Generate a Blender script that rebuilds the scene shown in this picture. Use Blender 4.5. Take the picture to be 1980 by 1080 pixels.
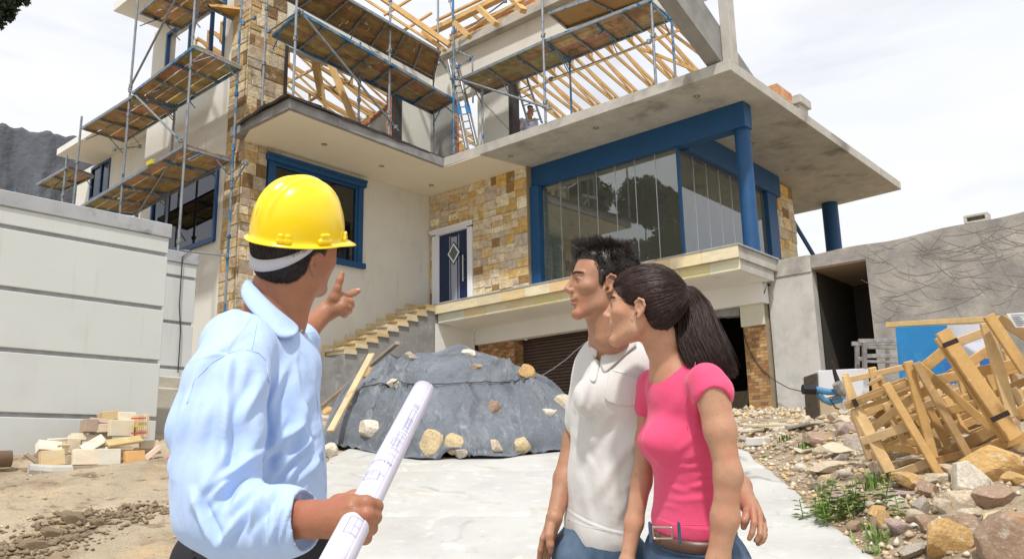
import bpy, math, random, numpy as np
from mathutils import Vector, Matrix
for o in list(bpy.data.objects): bpy.data.objects.remove(o)
SC = bpy.context.scene; COL = SC.collection
rad = math.radians
# ---------------------------------------------------------------- camera
FPX = 1640.0
YAW, PIT, ROL = rad(41.05), rad(12.5), rad(-1.15)
FW = np.array([math.cos(YAW)*math.cos(PIT), math.sin(YAW)*math.cos(PIT), math.sin(PIT)])
_r = np.array([math.sin(YAW), -math.cos(YAW), 0.0]); _u = np.cross(_r, FW)
RT = math.cos(ROL)*_r + math.sin(ROL)*_u
UP = -math.sin(ROL)*_r + math.cos(ROL)*_u
CAM = np.array([0.0, 0.0, 1.25])
cd = bpy.data.cameras.new('camera'); cam = bpy.data.objects.new('camera', cd); COL.objects.link(cam)
cd.sensor_width = 36; cd.lens = FPX*36/1980; cd.clip_start = .05; cd.clip_end = 4000
M = Matrix(((RT[0], UP[0], -FW[0], 0), (RT[1], UP[1], -FW[1], 0), (RT[2], UP[2], -FW[2], 0), (0, 0, 0, 1)))
cam.matrix_world = Matrix.Translation(CAM) @ M
SC.camera = cam
def ray(x, y): return FW + RT*(x-990)/FPX + UP*(540-y)/FPX
def onX(x, y, X): d = ray(x, y); return CAM + d*X/d[0]
def onY(x, y, Y): d = ray(x, y); return CAM + d*Y/d[1]
def onZ(x, y, Z): d = ray(x, y); return CAM + d*(Z-CAM[2])/d[2]
def at(x, y, D): return CAM + ray(x, y)*D
# ---------------------------------------------------------------- sky, sun, exposure
SUN_EL, SUN_AZ = rad(58), rad(215)     # azimuth: direction the light comes FROM, in the XY plane
W = bpy.data.worlds.new('World'); SC.world = W; W.use_nodes = True
nt = W.node_tree; nt.nodes.clear()
N = nt.nodes.new; L = nt.links.new
out = N('ShaderNodeOutputWorld'); bg = N('ShaderNodeBackground'); bg.inputs[1].default_value = .10
sky = N('ShaderNodeTexSky'); sky.sky_type = 'NISHITA'; sky.sun_disc = False
sky.sun_elevation = SUN_EL; sky.sun_rotation = rad(90)-SUN_AZ; sky.dust_density = 2.0; sky.air_density = 1.2
tc = N('ShaderNodeTexCoord'); mp = N('ShaderNodeMapping'); mp.inputs['Scale'].default_value = (1.2, 1.2, 4.5)
n1 = N('ShaderNodeTexNoise'); n1.inputs['Scale'].default_value = 1.6; n1.inputs['Detail'].default_value = 8; n1.inputs['Roughness'].default_value = .5; n1.inputs['Distortion'].default_value = .4
cr = N('ShaderNodeValToRGB'); cr.color_ramp.elements[0].position = .32; cr.color_ramp.elements[0].color = (.78, .78, .78, 1)
cr.color_ramp.elements[1].position = .44; cr.color_ramp.elements[1].color = (1, 1, 1, 1)
n2 = N('ShaderNodeTexNoise'); n2.inputs['Scale'].default_value = 2.4; n2.inputs['Detail'].default_value = 6
cc = N('ShaderNodeValToRGB'); cc.color_ramp.elements[0].position = .35; cc.color_ramp.elements[0].color = (11.3, 11.6, 12.4, 1)
cc.color_ramp.elements[1].position = .68; cc.color_ramp.elements[1].color = (12.5, 12.6, 12.9, 1)
mx = N('ShaderNodeMix'); mx.data_type = 'RGBA'
L(tc.outputs['Generated'], mp.inputs['Vector']); L(mp.outputs[0], n1.inputs['Vector']); L(mp.outputs[0], n2.inputs['Vector'])
L(n1.outputs[0], cr.inputs[0]); L(n2.outputs[0], cc.inputs[0])
L(cr.outputs[0], mx.inputs[0]); L(sky.outputs[0], mx.inputs[6]); L(cc.outputs[0], mx.inputs[7])
L(mx.outputs[2], bg.inputs[0]); L(bg.outputs[0], out.inputs[0])
sd = bpy.data.lights.new('sun', 'SUN'); sd.energy = 4.5; sd.angle = rad(3); sd.color = (1, .965, .92)
so = bpy.data.objects.new('sun', sd); COL.objects.link(so)
_d = Vector((math.cos(SUN_EL)*math.cos(SUN_AZ), math.cos(SUN_EL)*math.sin(SUN_AZ), math.sin(SUN_EL)))
so.rotation_euler = _d.to_track_quat('Z', 'Y').to_euler()
SC.view_settings.view_transform = 'Standard'; SC.view_settings.look = 'None'; SC.view_settings.gamma = 1
SC.view_settings.exposure = -.27
# ---------------------------------------------------------------- materials
def crack_mat(m, scale, dark, width=.012):
    nt = m.node_tree; N = nt.nodes.new; L = nt.links.new; b = nt.nodes['Principled BSDF']; src = b.inputs['Base Color'].links[0].from_socket; tc = N('ShaderNodeTexCoord'); n = N('ShaderNodeTexNoise'); n.inputs['Scale'].default_value = 2.5; n.inputs['Detail'].default_value = 6; add = N('ShaderNodeMix'); add.data_type = 'RGBA'; add.blend_type = 'ADD'; add.inputs[0].default_value = .45; L(tc.outputs['Object'], n.inputs['Vector']); L(tc.outputs['Object'], add.inputs[6]); L(n.outputs['Color'], add.inputs[7]); v = N('ShaderNodeTexVoronoi'); v.feature = 'DISTANCE_TO_EDGE'; v.inputs['Scale'].default_value = scale; L(add.outputs[2], v.inputs['Vector']); mr = N('ShaderNodeMapRange'); mr.inputs[1].default_value = 0; mr.inputs[2].default_value = width; mr.inputs[3].default_value = .75; mr.inputs[4].default_value = 0; L(v.outputs['Distance'], mr.inputs[0])
    g = N('ShaderNodeTexNoise'); g.inputs['Scale'].default_value = .9; L(tc.outputs['Object'], g.inputs['Vector']); m2 = N('ShaderNodeMapRange'); m2.inputs[1].default_value = .45; m2.inputs[2].default_value = .6; L(g.outputs[0], m2.inputs[0]); mu = N('ShaderNodeMath'); mu.operation = 'MULTIPLY'; L(mr.outputs[0], mu.inputs[0]); L(m2.outputs[0], mu.inputs[1]); mx = N('ShaderNodeMix'); mx.data_type = 'RGBA'; L(mu.outputs[0], mx.inputs[0]); L(src, mx.inputs[6]); mx.inputs[7].default_value = (*dark, 1); L(mx.outputs[2], b.inputs['Base Color'])
def mat(name, col, rough=.7, metal=0, noise=None, bump=None, attr=False, spec=.5, coat=0, tr=0, sheen=0, sss=0, stain=None, wave=None):
    """noise=(scale, amount, detail) mottles the colour; bump=(scale, strength); stain=(scale, colour, lo, hi)"""
    m = bpy.data.materials.new(name); m.use_nodes = True; nt = m.node_tree; b = nt.nodes['Principled BSDF']
    N = nt.nodes.new; L = nt.links.new
    b.inputs['Roughness'].default_value = rough; b.inputs['Metallic'].default_value = metal
    b.inputs['Specular IOR Level'].default_value = spec; b.inputs['Coat Weight'].default_value = coat
    b.inputs['Sheen Weight'].default_value = sheen
    if sss: b.inputs['Subsurface Weight'].default_value = sss; b.inputs['Subsurface Radius'].default_value = (.012, .004, .002); b.inputs['Subsurface Scale'].default_value = 1
    tc = N('ShaderNodeTexCoord')
    if attr:
        a = N('ShaderNodeVertexColor'); a.layer_name = 'Col'; src = a.outputs[0]
    else:
        r = N('ShaderNodeRGB'); r.outputs[0].default_value = (*col, 1); src = r.outputs[0]
    def vec(stretch=None):
        if not stretch: return tc.outputs['Object']
        mp = N('ShaderNodeMapping'); mp.inputs['Scale'].default_value = stretch; L(tc.outputs['Object'], mp.inputs[0]); return mp.outputs[0]
    if noise:
        sc, am = noise[0], noise[1]; st = noise[3] if len(noise) > 3 else None
        n = N('ShaderNodeTexNoise'); n.inputs['Scale'].default_value = sc; n.inputs['Detail'].default_value = noise[2] if len(noise) > 2 else 6
        n.inputs['Roughness'].default_value = .6; L(vec(st), n.inputs['Vector'])
        mr = N('ShaderNodeMapRange'); mr.inputs[1].default_value = .25; mr.inputs[2].default_value = .75
        mr.inputs[3].default_value = 1-am; mr.inputs[4].default_value = 1+am; L(n.outputs[0], mr.inputs[0])
        mm = N('ShaderNodeVectorMath'); mm.operation = 'SCALE'; L(src, mm.inputs[0]); L(mr.outputs[0], mm.inputs['Scale']); src = mm.outputs[0]
    if stain:
        for (sc, c2, lo, hi, *st) in stain:
            n = N('ShaderNodeTexNoise'); n.inputs['Scale'].default_value = sc; n.inputs['Detail'].default_value = 7; n.inputs['Roughness'].default_value = .62
            L(vec(st[0] if st else None), n.inputs['Vector'])
            mr = N('ShaderNodeMapRange'); mr.inputs[1].default_value = lo; mr.inputs[2].default_value = hi; L(n.outputs[0], mr.inputs[0])
            mx = N('ShaderNodeMix'); mx.data_type = 'RGBA'; L(mr.outputs[0], mx.inputs[0]); L(src, mx.inputs[6]); mx.inputs[7].default_value = (*c2, 1); src = mx.outputs[2]
    L(src, b.inputs['Base Color'])
    last = None
    for bp in (bump if isinstance(bump, list) else [bump] if bump else []):
        n = N('ShaderNodeTexNoise'); n.inputs['Scale'].default_value = bp[0]; n.inputs['Detail'].default_value = 5
        L(vec(bp[2] if len(bp) > 2 else None), n.inputs['Vector'])
        bn = N('ShaderNodeBump'); bn.inputs['Strength'].default_value = bp[1]; bn.inputs['Distance'].default_value = bp[3] if len(bp) > 3 else .01
        L(n.outputs[0], bn.inputs['Height'])
        if last: L(last, bn.inputs['Normal'])
        last = bn.outputs[0]
    if last: L(last, b.inputs['Normal'])
    return m
def glass_mat(name, tint, rough=0.0, refl=1.5, base=.06, haze=0):
    m = bpy.data.materials.new(name); m.use_nodes = True; nt = m.node_tree; nt.nodes.clear(); N = nt.nodes.new; L = nt.links.new
    o = N('ShaderNodeOutputMaterial'); t = N('ShaderNodeBsdfTransparent'); t.inputs[0].default_value = (*tint, 1)
    g = N('ShaderNodeBsdfGlossy'); g.inputs['Roughness'].default_value = rough; g.inputs['Color'].default_value = (.95, .97, 1, 1)
    f = N('ShaderNodeFresnel'); f.inputs[0].default_value = refl
    a = N('ShaderNodeMath'); a.operation = 'ADD'; a.inputs[1].default_value = base; a.use_clamp = True
    mx = N('ShaderNodeMixShader'); L(f.outputs[0], a.inputs[0]); L(a.outputs[0], mx.inputs[0]); L(t.outputs[0], mx.inputs[1]); L(g.outputs[0], mx.inputs[2]); d = N('ShaderNodeBsdfDiffuse'); d.inputs[0].default_value = (.62, .63, .56, 1); m2 = N('ShaderNodeMixShader'); m2.inputs[0].default_value = haze; L(mx.outputs[0], m2.inputs[1]); L(d.outputs[0], m2.inputs[2]); L(m2.outputs[0], o.inputs[0])  # pale diffuse share imitates hazy reflections, painted into the pane
    return m
MT = {}
MT['plaster'] = mat('cream_plaster', (.66, .65, .59), .85, noise=(1.3, .05), bump=[(60, .12)], stain=[(.9, (.50, .48, .41), .60, .85), (2.5, (.55, .52, .45), .58, .8, (2, 2, .35))])
MT['white'] = mat('white_plaster', (.76, .76, .73), .85, noise=(1.1, .04), bump=[(50, .1)], stain=[(1.5, (.48, .46, .41), .6, .85)])
MT['soffit'] = mat('soffit_plaster', (.80, .735, .59), .85, noise=(1, .04), bump=(40, .06))
MT['concrete'] = mat('raw_concrete', (.45, .435, .39), .85, noise=(2.5, .16), bump=[(35, .25), (220, .15)], stain=[(.8, (.22, .20, .175), .54, .72, (1, 1, 1)), (2.2, (.55, .53, .48), .60, .8)])
MT['concrete_dark'] = mat('weathered_concrete', (.27, .27, .26), .85, noise=(2.5, .16), bump=[(35, .25)], stain=[(1.1, (.17, .165, .155), .45, .7)])
MT['render_rough'] = mat('rough_render', (.36, .335, .30), .9, noise=(1.6, .22), bump=[(4, .5, (1, 1, 1), .05), (26, .5), (160, .3)], stain=[(.9, (.20, .19, .18), .42, .66), (3.5, (.50, .47, .42), .62, .8)])
MT['blockwork'] = mat('painted_block', (.50, .49, .46), .9, noise=(2, .1), bump=[(50, .3)], stain=[(1.6, (.36, .35, .33), .5, .72)])
MT['boundary'] = mat('grey_white_paint', (.545, .565, .54), .75, noise=(.9, .035), bump=[(70, .08)], stain=[(.7, (.47, .475, .445), .55, .8), (2.2, (.47, .46, .42), .60, .8, (3, 3, .25)), (6, (.40, .39, .36), .66, .78)])
MT['cap'] = mat('grey_cap', (.36, .37, .38), .8, noise=(5, .15), stain=[(4, (.20, .20, .21), .56, .7)])
MT['groove'] = mat('groove_grey', (.29, .30, .305), .85, noise=(9, .25))
MT['blue'] = mat('blue_paint', (.005, .068, .19), .55, noise=(3, .14), bump=(90, .05), coat=.0)
MT['blue_door'] = mat('dark_blue_door', (.005, .020, .075), .4, noise=(3, .05))
MT['blue_frame'] = mat('blue_frame', (.006, .06, .19), .42, noise=(4, .08))
MT['white_gloss'] = mat('white_gloss', (.78, .80, .85), .4)
MT['alu'] = mat('aluminium', (.62, .64, .66), .4, 1, noise=(20, .08))
MT['stone'] = mat('sandstone_blocks', (1, 1, 1), .85, attr=True, noise=(7, .32, 9), bump=[(14, .8, None, .03), (60, .5, None, .012)], stain=[(4, (.34, .19, .05), .56, .72, (1, 1, 2.5)), (3.2, (.60, .57, .50), .58, .78), (9, (.13, .09, .05), .66, .76)])
MT['cladding'] = mat('sandstone_tiles', (1, 1, 1), .7, attr=True, noise=(4, .14, 8, (1, .6, 2.5)), bump=[(30, .18)], stain=[(2.4, (.50, .24, .07), .60, .82, (1, .7, 3)), (3, (.62, .58, .45), .55, .8, (1, .5, 2))])
MT['mortar'] = mat('mortar', (.28, .23, .15), .95, noise=(12, .2), bump=(60, .3))
MT['brick'] = mat('face_brick', (1, 1, 1), .85, attr=True, noise=(14, .2), bump=[(60, .4)])
MT['pine'] = mat('pine_timber', (.58, .37, .145), .7, noise=(3, .22, 8, (1, 1, 1)), bump=(30, .15), stain=[(5, (.38, .20, .07), .6, .8)])
MT['crate'] = mat('crate_timber', (1, 1, 1), .7, attr=True, noise=(6, .22, 8), bump=[(35, .25)], stain=[(4, (.28, .12, .03), .60, .78), (9, (.72, .50, .24), .58, .8)])
MT['board'] = mat('scaffold_board', (1, 1, 1), .8, attr=True, noise=(5, .3, 8), bump=(40, .3), stain=[(1.8, (.11, .07, .03), .48, .75)])
MT['ply'] = mat('orange_plywood', (.46, .27, .07), .6, noise=(2, .15), stain=[(2, (.28, .15, .035), .55, .75)])
MT['steel'] = mat('galvanised_steel', (.27, .29, .31), .5, .6, noise=(6, .3), stain=[(3.5, (.02, .13, .30), .60, .64), (7, (.10, .07, .05), .66, .75)])
MT['steel_blue'] = mat('blue_painted_steel', (.035, .15, .30), .5, .25, noise=(6, .3), stain=[(2.6, (.22, .25, .27), .47, .52)])
MT['membrane'] = mat('roof_membrane', (.045, .04, .038), .8, noise=(8, .4), bump=(12, .4))
MT['fascia'] = mat('grey_fascia', (.27, .265, .265), .8, noise=(3, .22), bump=(30, .2), stain=[(2, (.16, .155, .15), .5, .7)])
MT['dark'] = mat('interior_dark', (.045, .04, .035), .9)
MT['interior'] = mat('interior_plaster', (.50, .465, .385), .9, noise=(2, .08))
MT['garage'] = mat('brown_roller_door', (.075, .048, .036), .55, noise=(4, .18), bump=(60, .1))
MT['glass'] = glass_mat('window_glass', (.74, .78, .71), refl=1.3, base=.15, haze=.07)
MT['glass_dark'] = glass_mat('tinted_glass', (.30, .36, .32), refl=1.25, base=.07)
# ---------------------------------------------------------------- mesh helpers
def tag(o, label=None, cat=None, group=None, kind=None):
    if label: o['label'] = label
    if cat: o['category'] = cat
    if group: o['group'] = group
    if kind: o['kind'] = kind
    return o
def root(name, loc, label, cat, group=None):
    o = bpy.data.objects.new(name, None); COL.objects.link(o); o.location = loc; o.empty_display_size = .2
    return tag(o, label, cat, group)
def world_off(p):
    v = Vector((0, 0, 0))
    while p: v += Vector(p.location); p = p.parent
    return v
def link(name, me, parent=None, smooth=False):
    o = bpy.data.objects.new(name, me); COL.objects.link(o)
    if parent is not None: o.parent = parent; o.location = -world_off(parent)
    if smooth: me.shade_smooth()
    return o
class MB:
    """collects polygons in world coordinates and links them as one mesh object"""
    def __init__(s): s.v = []; s.f = []; s.c = []
    def poly(s, pts, faces, col=(1, 1, 1)):
        b = len(s.v); s.v += [tuple(map(float, p)) for p in pts]
        for f in faces: s.f.append([b+i for i in f]); s.c.append(col)
    def hexa(s, p, col=(1, 1, 1)):       # 8 corners: bottom ring 0-3, top ring 4-7
        s.poly(p, [(3, 2, 1, 0), (4, 5, 6, 7), (0, 1, 5, 4), (1, 2, 6, 5), (2, 3, 7, 6), (3, 0, 4, 7)], col)
    def box(s, x0, x1, y0, y1, z0, z1, col=(1, 1, 1)):
        s.hexa([(x0, y0, z0), (x1, y0, z0), (x1, y1, z0), (x0, y1, z0), (x0, y0, z1), (x1, y0, z1), (x1, y1, z1), (x0, y1, z1)], col)
    def bar(s, a, b, w, h, up=(0, 0, 1), col=(1, 1, 1)):   # rectangular section, h along up
        a, b = Vector(a), Vector(b); d = (b-a).normalized(); u = Vector(up); sd = d.cross(u)
        if sd.length < 1e-4: sd = d.cross(Vector((1, 0, 0)))
        sd.normalize(); u = sd.cross(d); sd *= w/2; u *= h/2
        s.hexa([a-sd-u, a+sd-u, b+sd-u, b-sd-u, a-sd+u, a+sd+u, b+sd+u, b-sd+u], col)
    def tube(s, a, b, r, n=8, r2=None, col=(1, 1, 1)):
        a, b = Vector(a), Vector(b); d = (b-a).normalized(); t = Vector((0, 0, 1)) if abs(d.z) < .9 else Vector((1, 0, 0))
        x = d.cross(t).normalized(); y = d.cross(x); r2 = r if r2 is None else r2; P = []
        for q, rr in ((a, r), (b, r2)):
            for i in range(n): g = 2*math.pi*i/n; P.append(q+x*rr*math.cos(g)+y*rr*math.sin(g))
        s.poly(P, [(i, (i+1) % n, n+(i+1) % n, n+i) for i in range(n)]+[tuple(range(n))[::-1], tuple(range(n, 2*n))], col)
    def path(s, pts, r, n=6, col=(1, 1, 1)):
        pts = [Vector(p) for p in pts]; P = []; m = len(pts)
        for k, q in enumerate(pts):
            d = (pts[min(k+1, m-1)]-pts[max(k-1, 0)]).normalized(); t = Vector((0, 0, 1)) if abs(d.z) < .9 else Vector((1, 0, 0))
            x = d.cross(t).normalized(); y = d.cross(x); rr = r(k/(m-1)) if callable(r) else r
            for i in range(n): g = 2*math.pi*i/n; P.append(q+x*rr*math.cos(g)+y*rr*math.sin(g))
        F = [(k*n+i, k*n+(i+1) % n, (k+1)*n+(i+1) % n, (k+1)*n+i) for k in range(m-1) for i in range(n)]
        s.poly(P, F+[tuple(range(n))[::-1], tuple(range((m-1)*n, m*n))], col)
    def prism(s, pts, z0, z1, col=(1, 1, 1)):   # polygon in XY, counter-clockwise
        n = len(pts); P = [(x, y, z0) for x, y in pts]+[(x, y, z1) for x, y in pts]
        s.poly(P, [tuple(range(n))[::-1], tuple(range(n, 2*n))]+[(i, (i+1) % n, n+(i+1) % n, n+i) for i in range(n)], col)
    def build(s, name, m, parent=None, bevel=0, smooth=False, seg=1):
        me = bpy.data.meshes.new(name); me.from_pydata(s.v, [], s.f); me.update()
        if any(c != (1, 1, 1) for c in s.c):
            ca = me.color_attributes.new('Col', 'FLOAT_COLOR', 'CORNER'); a = []
            for f, c in zip(s.f, s.c): a += [c[0], c[1], c[2], 1]*len(f)
            ca.data.foreach_set('color', a)
        me.materials.append(m); o = link(name, me, parent, smooth)
        if bevel:
            b = o.modifiers.new('b', 'BEVEL'); b.width = bevel; b.segments = seg; b.limit_method = 'ANGLE'; b.angle_limit = rad(40)
        return o
def np_mesh(name, V, Fc, m, parent=None, smooth=True, col=None):
    """V (n,3), Fc (k,3|4) numpy arrays"""
    me = bpy.data.meshes.new(name); V = np.asarray(V, dtype=np.float32); Fc = np.asarray(Fc, dtype=np.int32); k = Fc.shape[1]
    me.vertices.add(len(V)); me.vertices.foreach_set('co', V.ravel())
    me.loops.add(Fc.size); me.loops.foreach_set('vertex_index', Fc.ravel())
    me.polygons.add(len(Fc)); me.polygons.foreach_set('loop_start', np.arange(0, Fc.size, k, dtype=np.int32))
    me.update(calc_edges=True); me.validate()
    if col is not None:
        ca = me.color_attributes.new('Col', 'FLOAT_COLOR', 'POINT'); ca.data.foreach_set('color', np.c_[col, np.ones(len(V))].astype(np.float32).ravel())
    me.materials.append(m); return link(name, me, parent, smooth)
# value noise for geometry
_rs = np.random.RandomState(7); _tab = _rs.rand(64, 64, 64).astype(np.float32)
def vnoise(p):
    p = np.asarray(p, dtype=np.float64); i = np.floor(p).astype(int); f = p-i; f = f*f*(3-2*f); r = 0
    for dx in (0, 1):
        for dy in (0, 1):
            for dz in (0, 1):
                w = (f[..., 0] if dx else 1-f[..., 0])*(f[..., 1] if dy else 1-f[..., 1])*(f[..., 2] if dz else 1-f[..., 2])
                r = r+w*_tab[(i[..., 0]+dx) % 64, (i[..., 1]+dy) % 64, (i[..., 2]+dz) % 64]
    return r*2-1
def fbm(p, o=4):
    r = 0; a = .5; p = np.asarray(p, dtype=np.float64)
    for k in range(o): r = r+a*vnoise(p*2**k+k*17.3); a *= .5
    return r
# ---------------------------------------------------------------- ground
DX, DY = math.cos(YAW), math.sin(YAW)
def smooth(a, b, x): t = np.clip((x-a)/(b-a), 0, 1); return t*t*(3-2*t)
def gbase(X, Y):
    X = np.asarray(X, float); Y = np.asarray(Y, float); t = X*DX+Y*DY; l = Y*DX-X*DY
    z = np.where(t < 9, -.35+.19*np.maximum(t, -3), 1.36+.105*(np.minimum(t, 18)-9))
    z = z+.075*np.clip(l-1, 0, 4)*smooth(4, 8, t)
    return np.minimum(z, 2.3)
def edge_l(t): return -2.15-.075*np.maximum(t-4.5, 0)        # driveway's right edge, as lateral offset
def gheap(X, Y):
    t = X*DX+Y*DY; l = Y*DX-X*DY; e = edge_l(t)-l
    return np.clip(e, 0, 3)*.30*(1-smooth(8.5, 13, t))*smooth(-.1, .3, e)
def ground(X, Y):
    X = np.asarray(X, float); Y = np.asarray(Y, float); t = X*DX+Y*DY; l = Y*DX-X*DY
    z = gbase(X, Y)+gheap(X, Y)
    P = np.stack([X, Y, X*0], -1)
    dirt = smooth(1.8, 2.3, l)*(1-smooth(11, 13, t))
    z = z+dirt*(.05*fbm(P*1.3, 4)+.07*np.maximum(fbm(P*2.1+5, 4), .05)*smooth(.0, 2.0, 8-t)+.02*fbm(P*9, 3))
    z = z-.10*np.exp(-((X-3.3)/1.3)**4-((Y-8.55)/.5)**2)
    rub = smooth(0, .4, edge_l(t)-l)
    z = z+rub*(.05*fbm(P*3, 4)+.03*fbm(P*9, 3)+.02)
    return z
def hit(x, y, fn=ground, lo=2, hi=40, step=.02):
    d = ray(x, y); k = np.arange(lo, hi, step); P = CAM+d*k[:, None]; z = fn(P[:, 0], P[:, 1]); i = np.argmax(P[:, 2] < z)
    if P[i, 2] < z[i]: return P[i]
    return hit(x, y+4, fn, lo, hi, step) if y < 1200 else None
def grid_mesh(name, tv, lv, fn, m, kind, off=0):
    T, Lq = np.meshgrid(tv, lv, indexing='ij'); X = T*DX-Lq*DY; Y = T*DY+Lq*DX
    Z = fn(X, Y)+off; V = np.stack([X, Y, Z], -1).reshape(-1, 3); a, b = T.shape
    i = np.arange(a*b).reshape(a, b); Fc = np.stack([i[:-1, :-1], i[:-1, 1:], i[1:, 1:], i[1:, :-1]], -1).reshape(-1, 4)[:, ::-1]
    o = np_mesh(name, V, Fc, m, None, True); tag(o, kind=kind); return o
MT['dirt'] = mat('sandy_dirt', (.40, .325, .225), .95, noise=(1.4, .25, 9), bump=[(9, .8, None, .06), (45, .8, None, .02), (200, .6)], stain=[(1.1, (.27, .20, .125), .50, .60), (3.0, (.20, .14, .09), .585, .66), (2.3, (.50, .36, .19), .55, .7), (7, (.16, .11, .065), .60, .72)])
MT['drive'] = mat('concrete_driveway', (.47, .465, .44), .9, noise=(1.6, .14, 9), bump=[(12, .3, None, .02), (150, .4)], stain=[(.5, (.41, .385, .34), .47, .66), (1.6, (.38, .35, .30), .60, .72), (5, (.66, .63, .57), .58, .75), (13, (.36, .33, .28), .62, .74), (34, (.30, .27, .23), .66, .72), (3.2, (.43, .38, .30), .60, .70, (1, .25, 1))])
crack_mat(MT['drive'], .35, (.16, .145, .12), .014)
tv = np.concatenate([[-1500, -300, -60, -20, -6], np.linspace(-3, 2, 20), np.linspace(2.1, 13, 260), np.linspace(13.2, 26, 80), [30, 45, 80, 200, 700, 3000]])
lv = np.concatenate([[-3000, -600, -120, -40, -15], np.linspace(-9, -5.1, 40), np.linspace(-5, 6, 260), np.linspace(6.2, 12, 20), [20, 60, 200, 900, 3000]])
grid_mesh('ground', tv, lv, lambda X, Y: ground(X, Y)-.03*smooth(-.3, .2, -(Y*DX-X*DY)+2.05)*smooth(0, .3, (Y*DX-X*DY)-edge_l(X*DX+Y*DY)), MT['dirt'], 'structure')
# driveway: one concrete sheet with sawn joints
def drive_mesh():
    nt_, nl = 700, 90; T = np.linspace(-3, 21.5, nt_)[:, None]*np.ones((1, nl)); s = np.linspace(0, 1, nl)[None]
    P0 = np.stack([T[:, 0]*2.1, T[:, 0]*0, T[:, 0]*0], -1)
    r_ = edge_l(T)+.07*fbm(P0, 4)[:, None]; far = smooth(13, 18, T); l0 = r_-far*5.0; l1 = 1.95+.06*fbm(P0+9, 4)[:, None]+far*4.0
    Lq = l0+(l1-l0)*s; X = T*DX-Lq*DY; Y = T*DY+Lq*DX; Z = gbase(X, Y)+.008+.012*fbm(np.stack([X, Y, X*0], -1)*.8, 3)
    Z = Z-.05*smooth(.03, 0, s)-.05*smooth(.97, 1, s)
    for q in (5.45, 6.6, 8.3, 10.4, 13.2, 16.5):
        tt = q+.06*Lq+.01*fbm(np.stack([Lq*6, Lq*0+q, Lq*0], -1), 3); Z = Z-.03*np.exp(-((T-tt)/.035)**2)
    V = np.stack([X, Y, Z], -1).reshape(-1, 3); i = np.arange(nt_*nl).reshape(nt_, nl)
    Fc = np.stack([i[:-1, :-1], i[:-1, 1:], i[1:, 1:], i[1:, :-1]], -1).reshape(-1, 4)[:, ::-1]
    tag(np_mesh('driveway', V, Fc, MT['drive'], None, True), kind='structure')
drive_mesh()
# mountain far behind the house
MT['mountain'] = mat('mountain_rock', (.078, .084, .100), .95, noise=(.035, .4, 12, (1, 1, .4)), bump=[(.05, .5, (1, 1, .35), 9), (.2, .5, None, 3)], stain=[(.03, (.115, .118, .132), .50, .66, (1, 1, .25)), (.012, (.045, .06, .05), .52, .66)])
def mountain():
    A, H = np.meshgrid(np.linspace(rad(48), rad(100), 240), np.linspace(0, 1, 90), indexing='ij')
    top = 250+5*fbm(np.stack([A*9, A*0, A*0], -1), 3)+3*fbm(np.stack([A*120, A*0, A*0], -1), 4)-430*smooth(rad(60), rad(48), A)
    Z = H*top; R_ = 660+90*(1-H)**1.3*-1+(1-H**3*.9)*24*fbm(np.stack([A*45, H*2, A*0], -1), 5)+(1-H**3*.8)*8*fbm(np.stack([A*150, H*9, A*0], -1), 3)
    R_ = R_+900*smooth(.985, 1, H)
    V = np.stack([np.cos(A)*R_, np.sin(A)*R_, Z], -1).reshape(-1, 3); a, b = A.shape; i = np.arange(a*b).reshape(a, b)
    Fc = np.stack([i[:-1, :-1], i[1:, :-1], i[1:, 1:], i[:-1, 1:]], -1).reshape(-1, 4)[:, ::-1]
    tag(np_mesh('mountain', V, Fc, MT['mountain'], None, True), kind='structure')
mountain()
# ---------------------------------------------------------------- block patterns
random.seed(3)
STONE = [(.50, .36, .17), (.56, .45, .27), (.60, .50, .33), (.47, .33, .15), (.42, .33, .20), (.52, .42, .30), (.40, .31, .22), (.58, .48, .34), (.36, .24, .11), (.62, .53, .38), (.44, .38, .28), (.20, .12, .05)]
STONE_L = [(.66, .50, .28), (.70, .58, .37), (.73, .65, .45), (.62, .44, .20), (.66, .55, .40), (.60, .50, .36), (.72, .62, .46), (.68, .50, .24), (.57, .48, .38), (.76, .68, .50), (.30, .18, .07), (.64, .42, .14)]
def rects(u0, u1, v0, v1, mw, mh):
    w, h = u1-u0, v1-v0
    if w < mw*1.7 and h < mh*1.7 and (w < mw or h < mh or random.random() < .75) or (w < mw*.6 and h < mh*1.2): return [(u0, u1, v0, v1)]
    if w/mw > h/mh:
        k = u0+w*random.uniform(.33, .67); return rects(u0, k, v0, v1, mw, mh)+rects(k, u1, v0, v1, mw, mh)
    k = v0+h*random.uniform(.33, .67); return rects(u0, u1, v0, k, mw, mh)+rects(u0, u1, k, v1, mw, mh)
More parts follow.
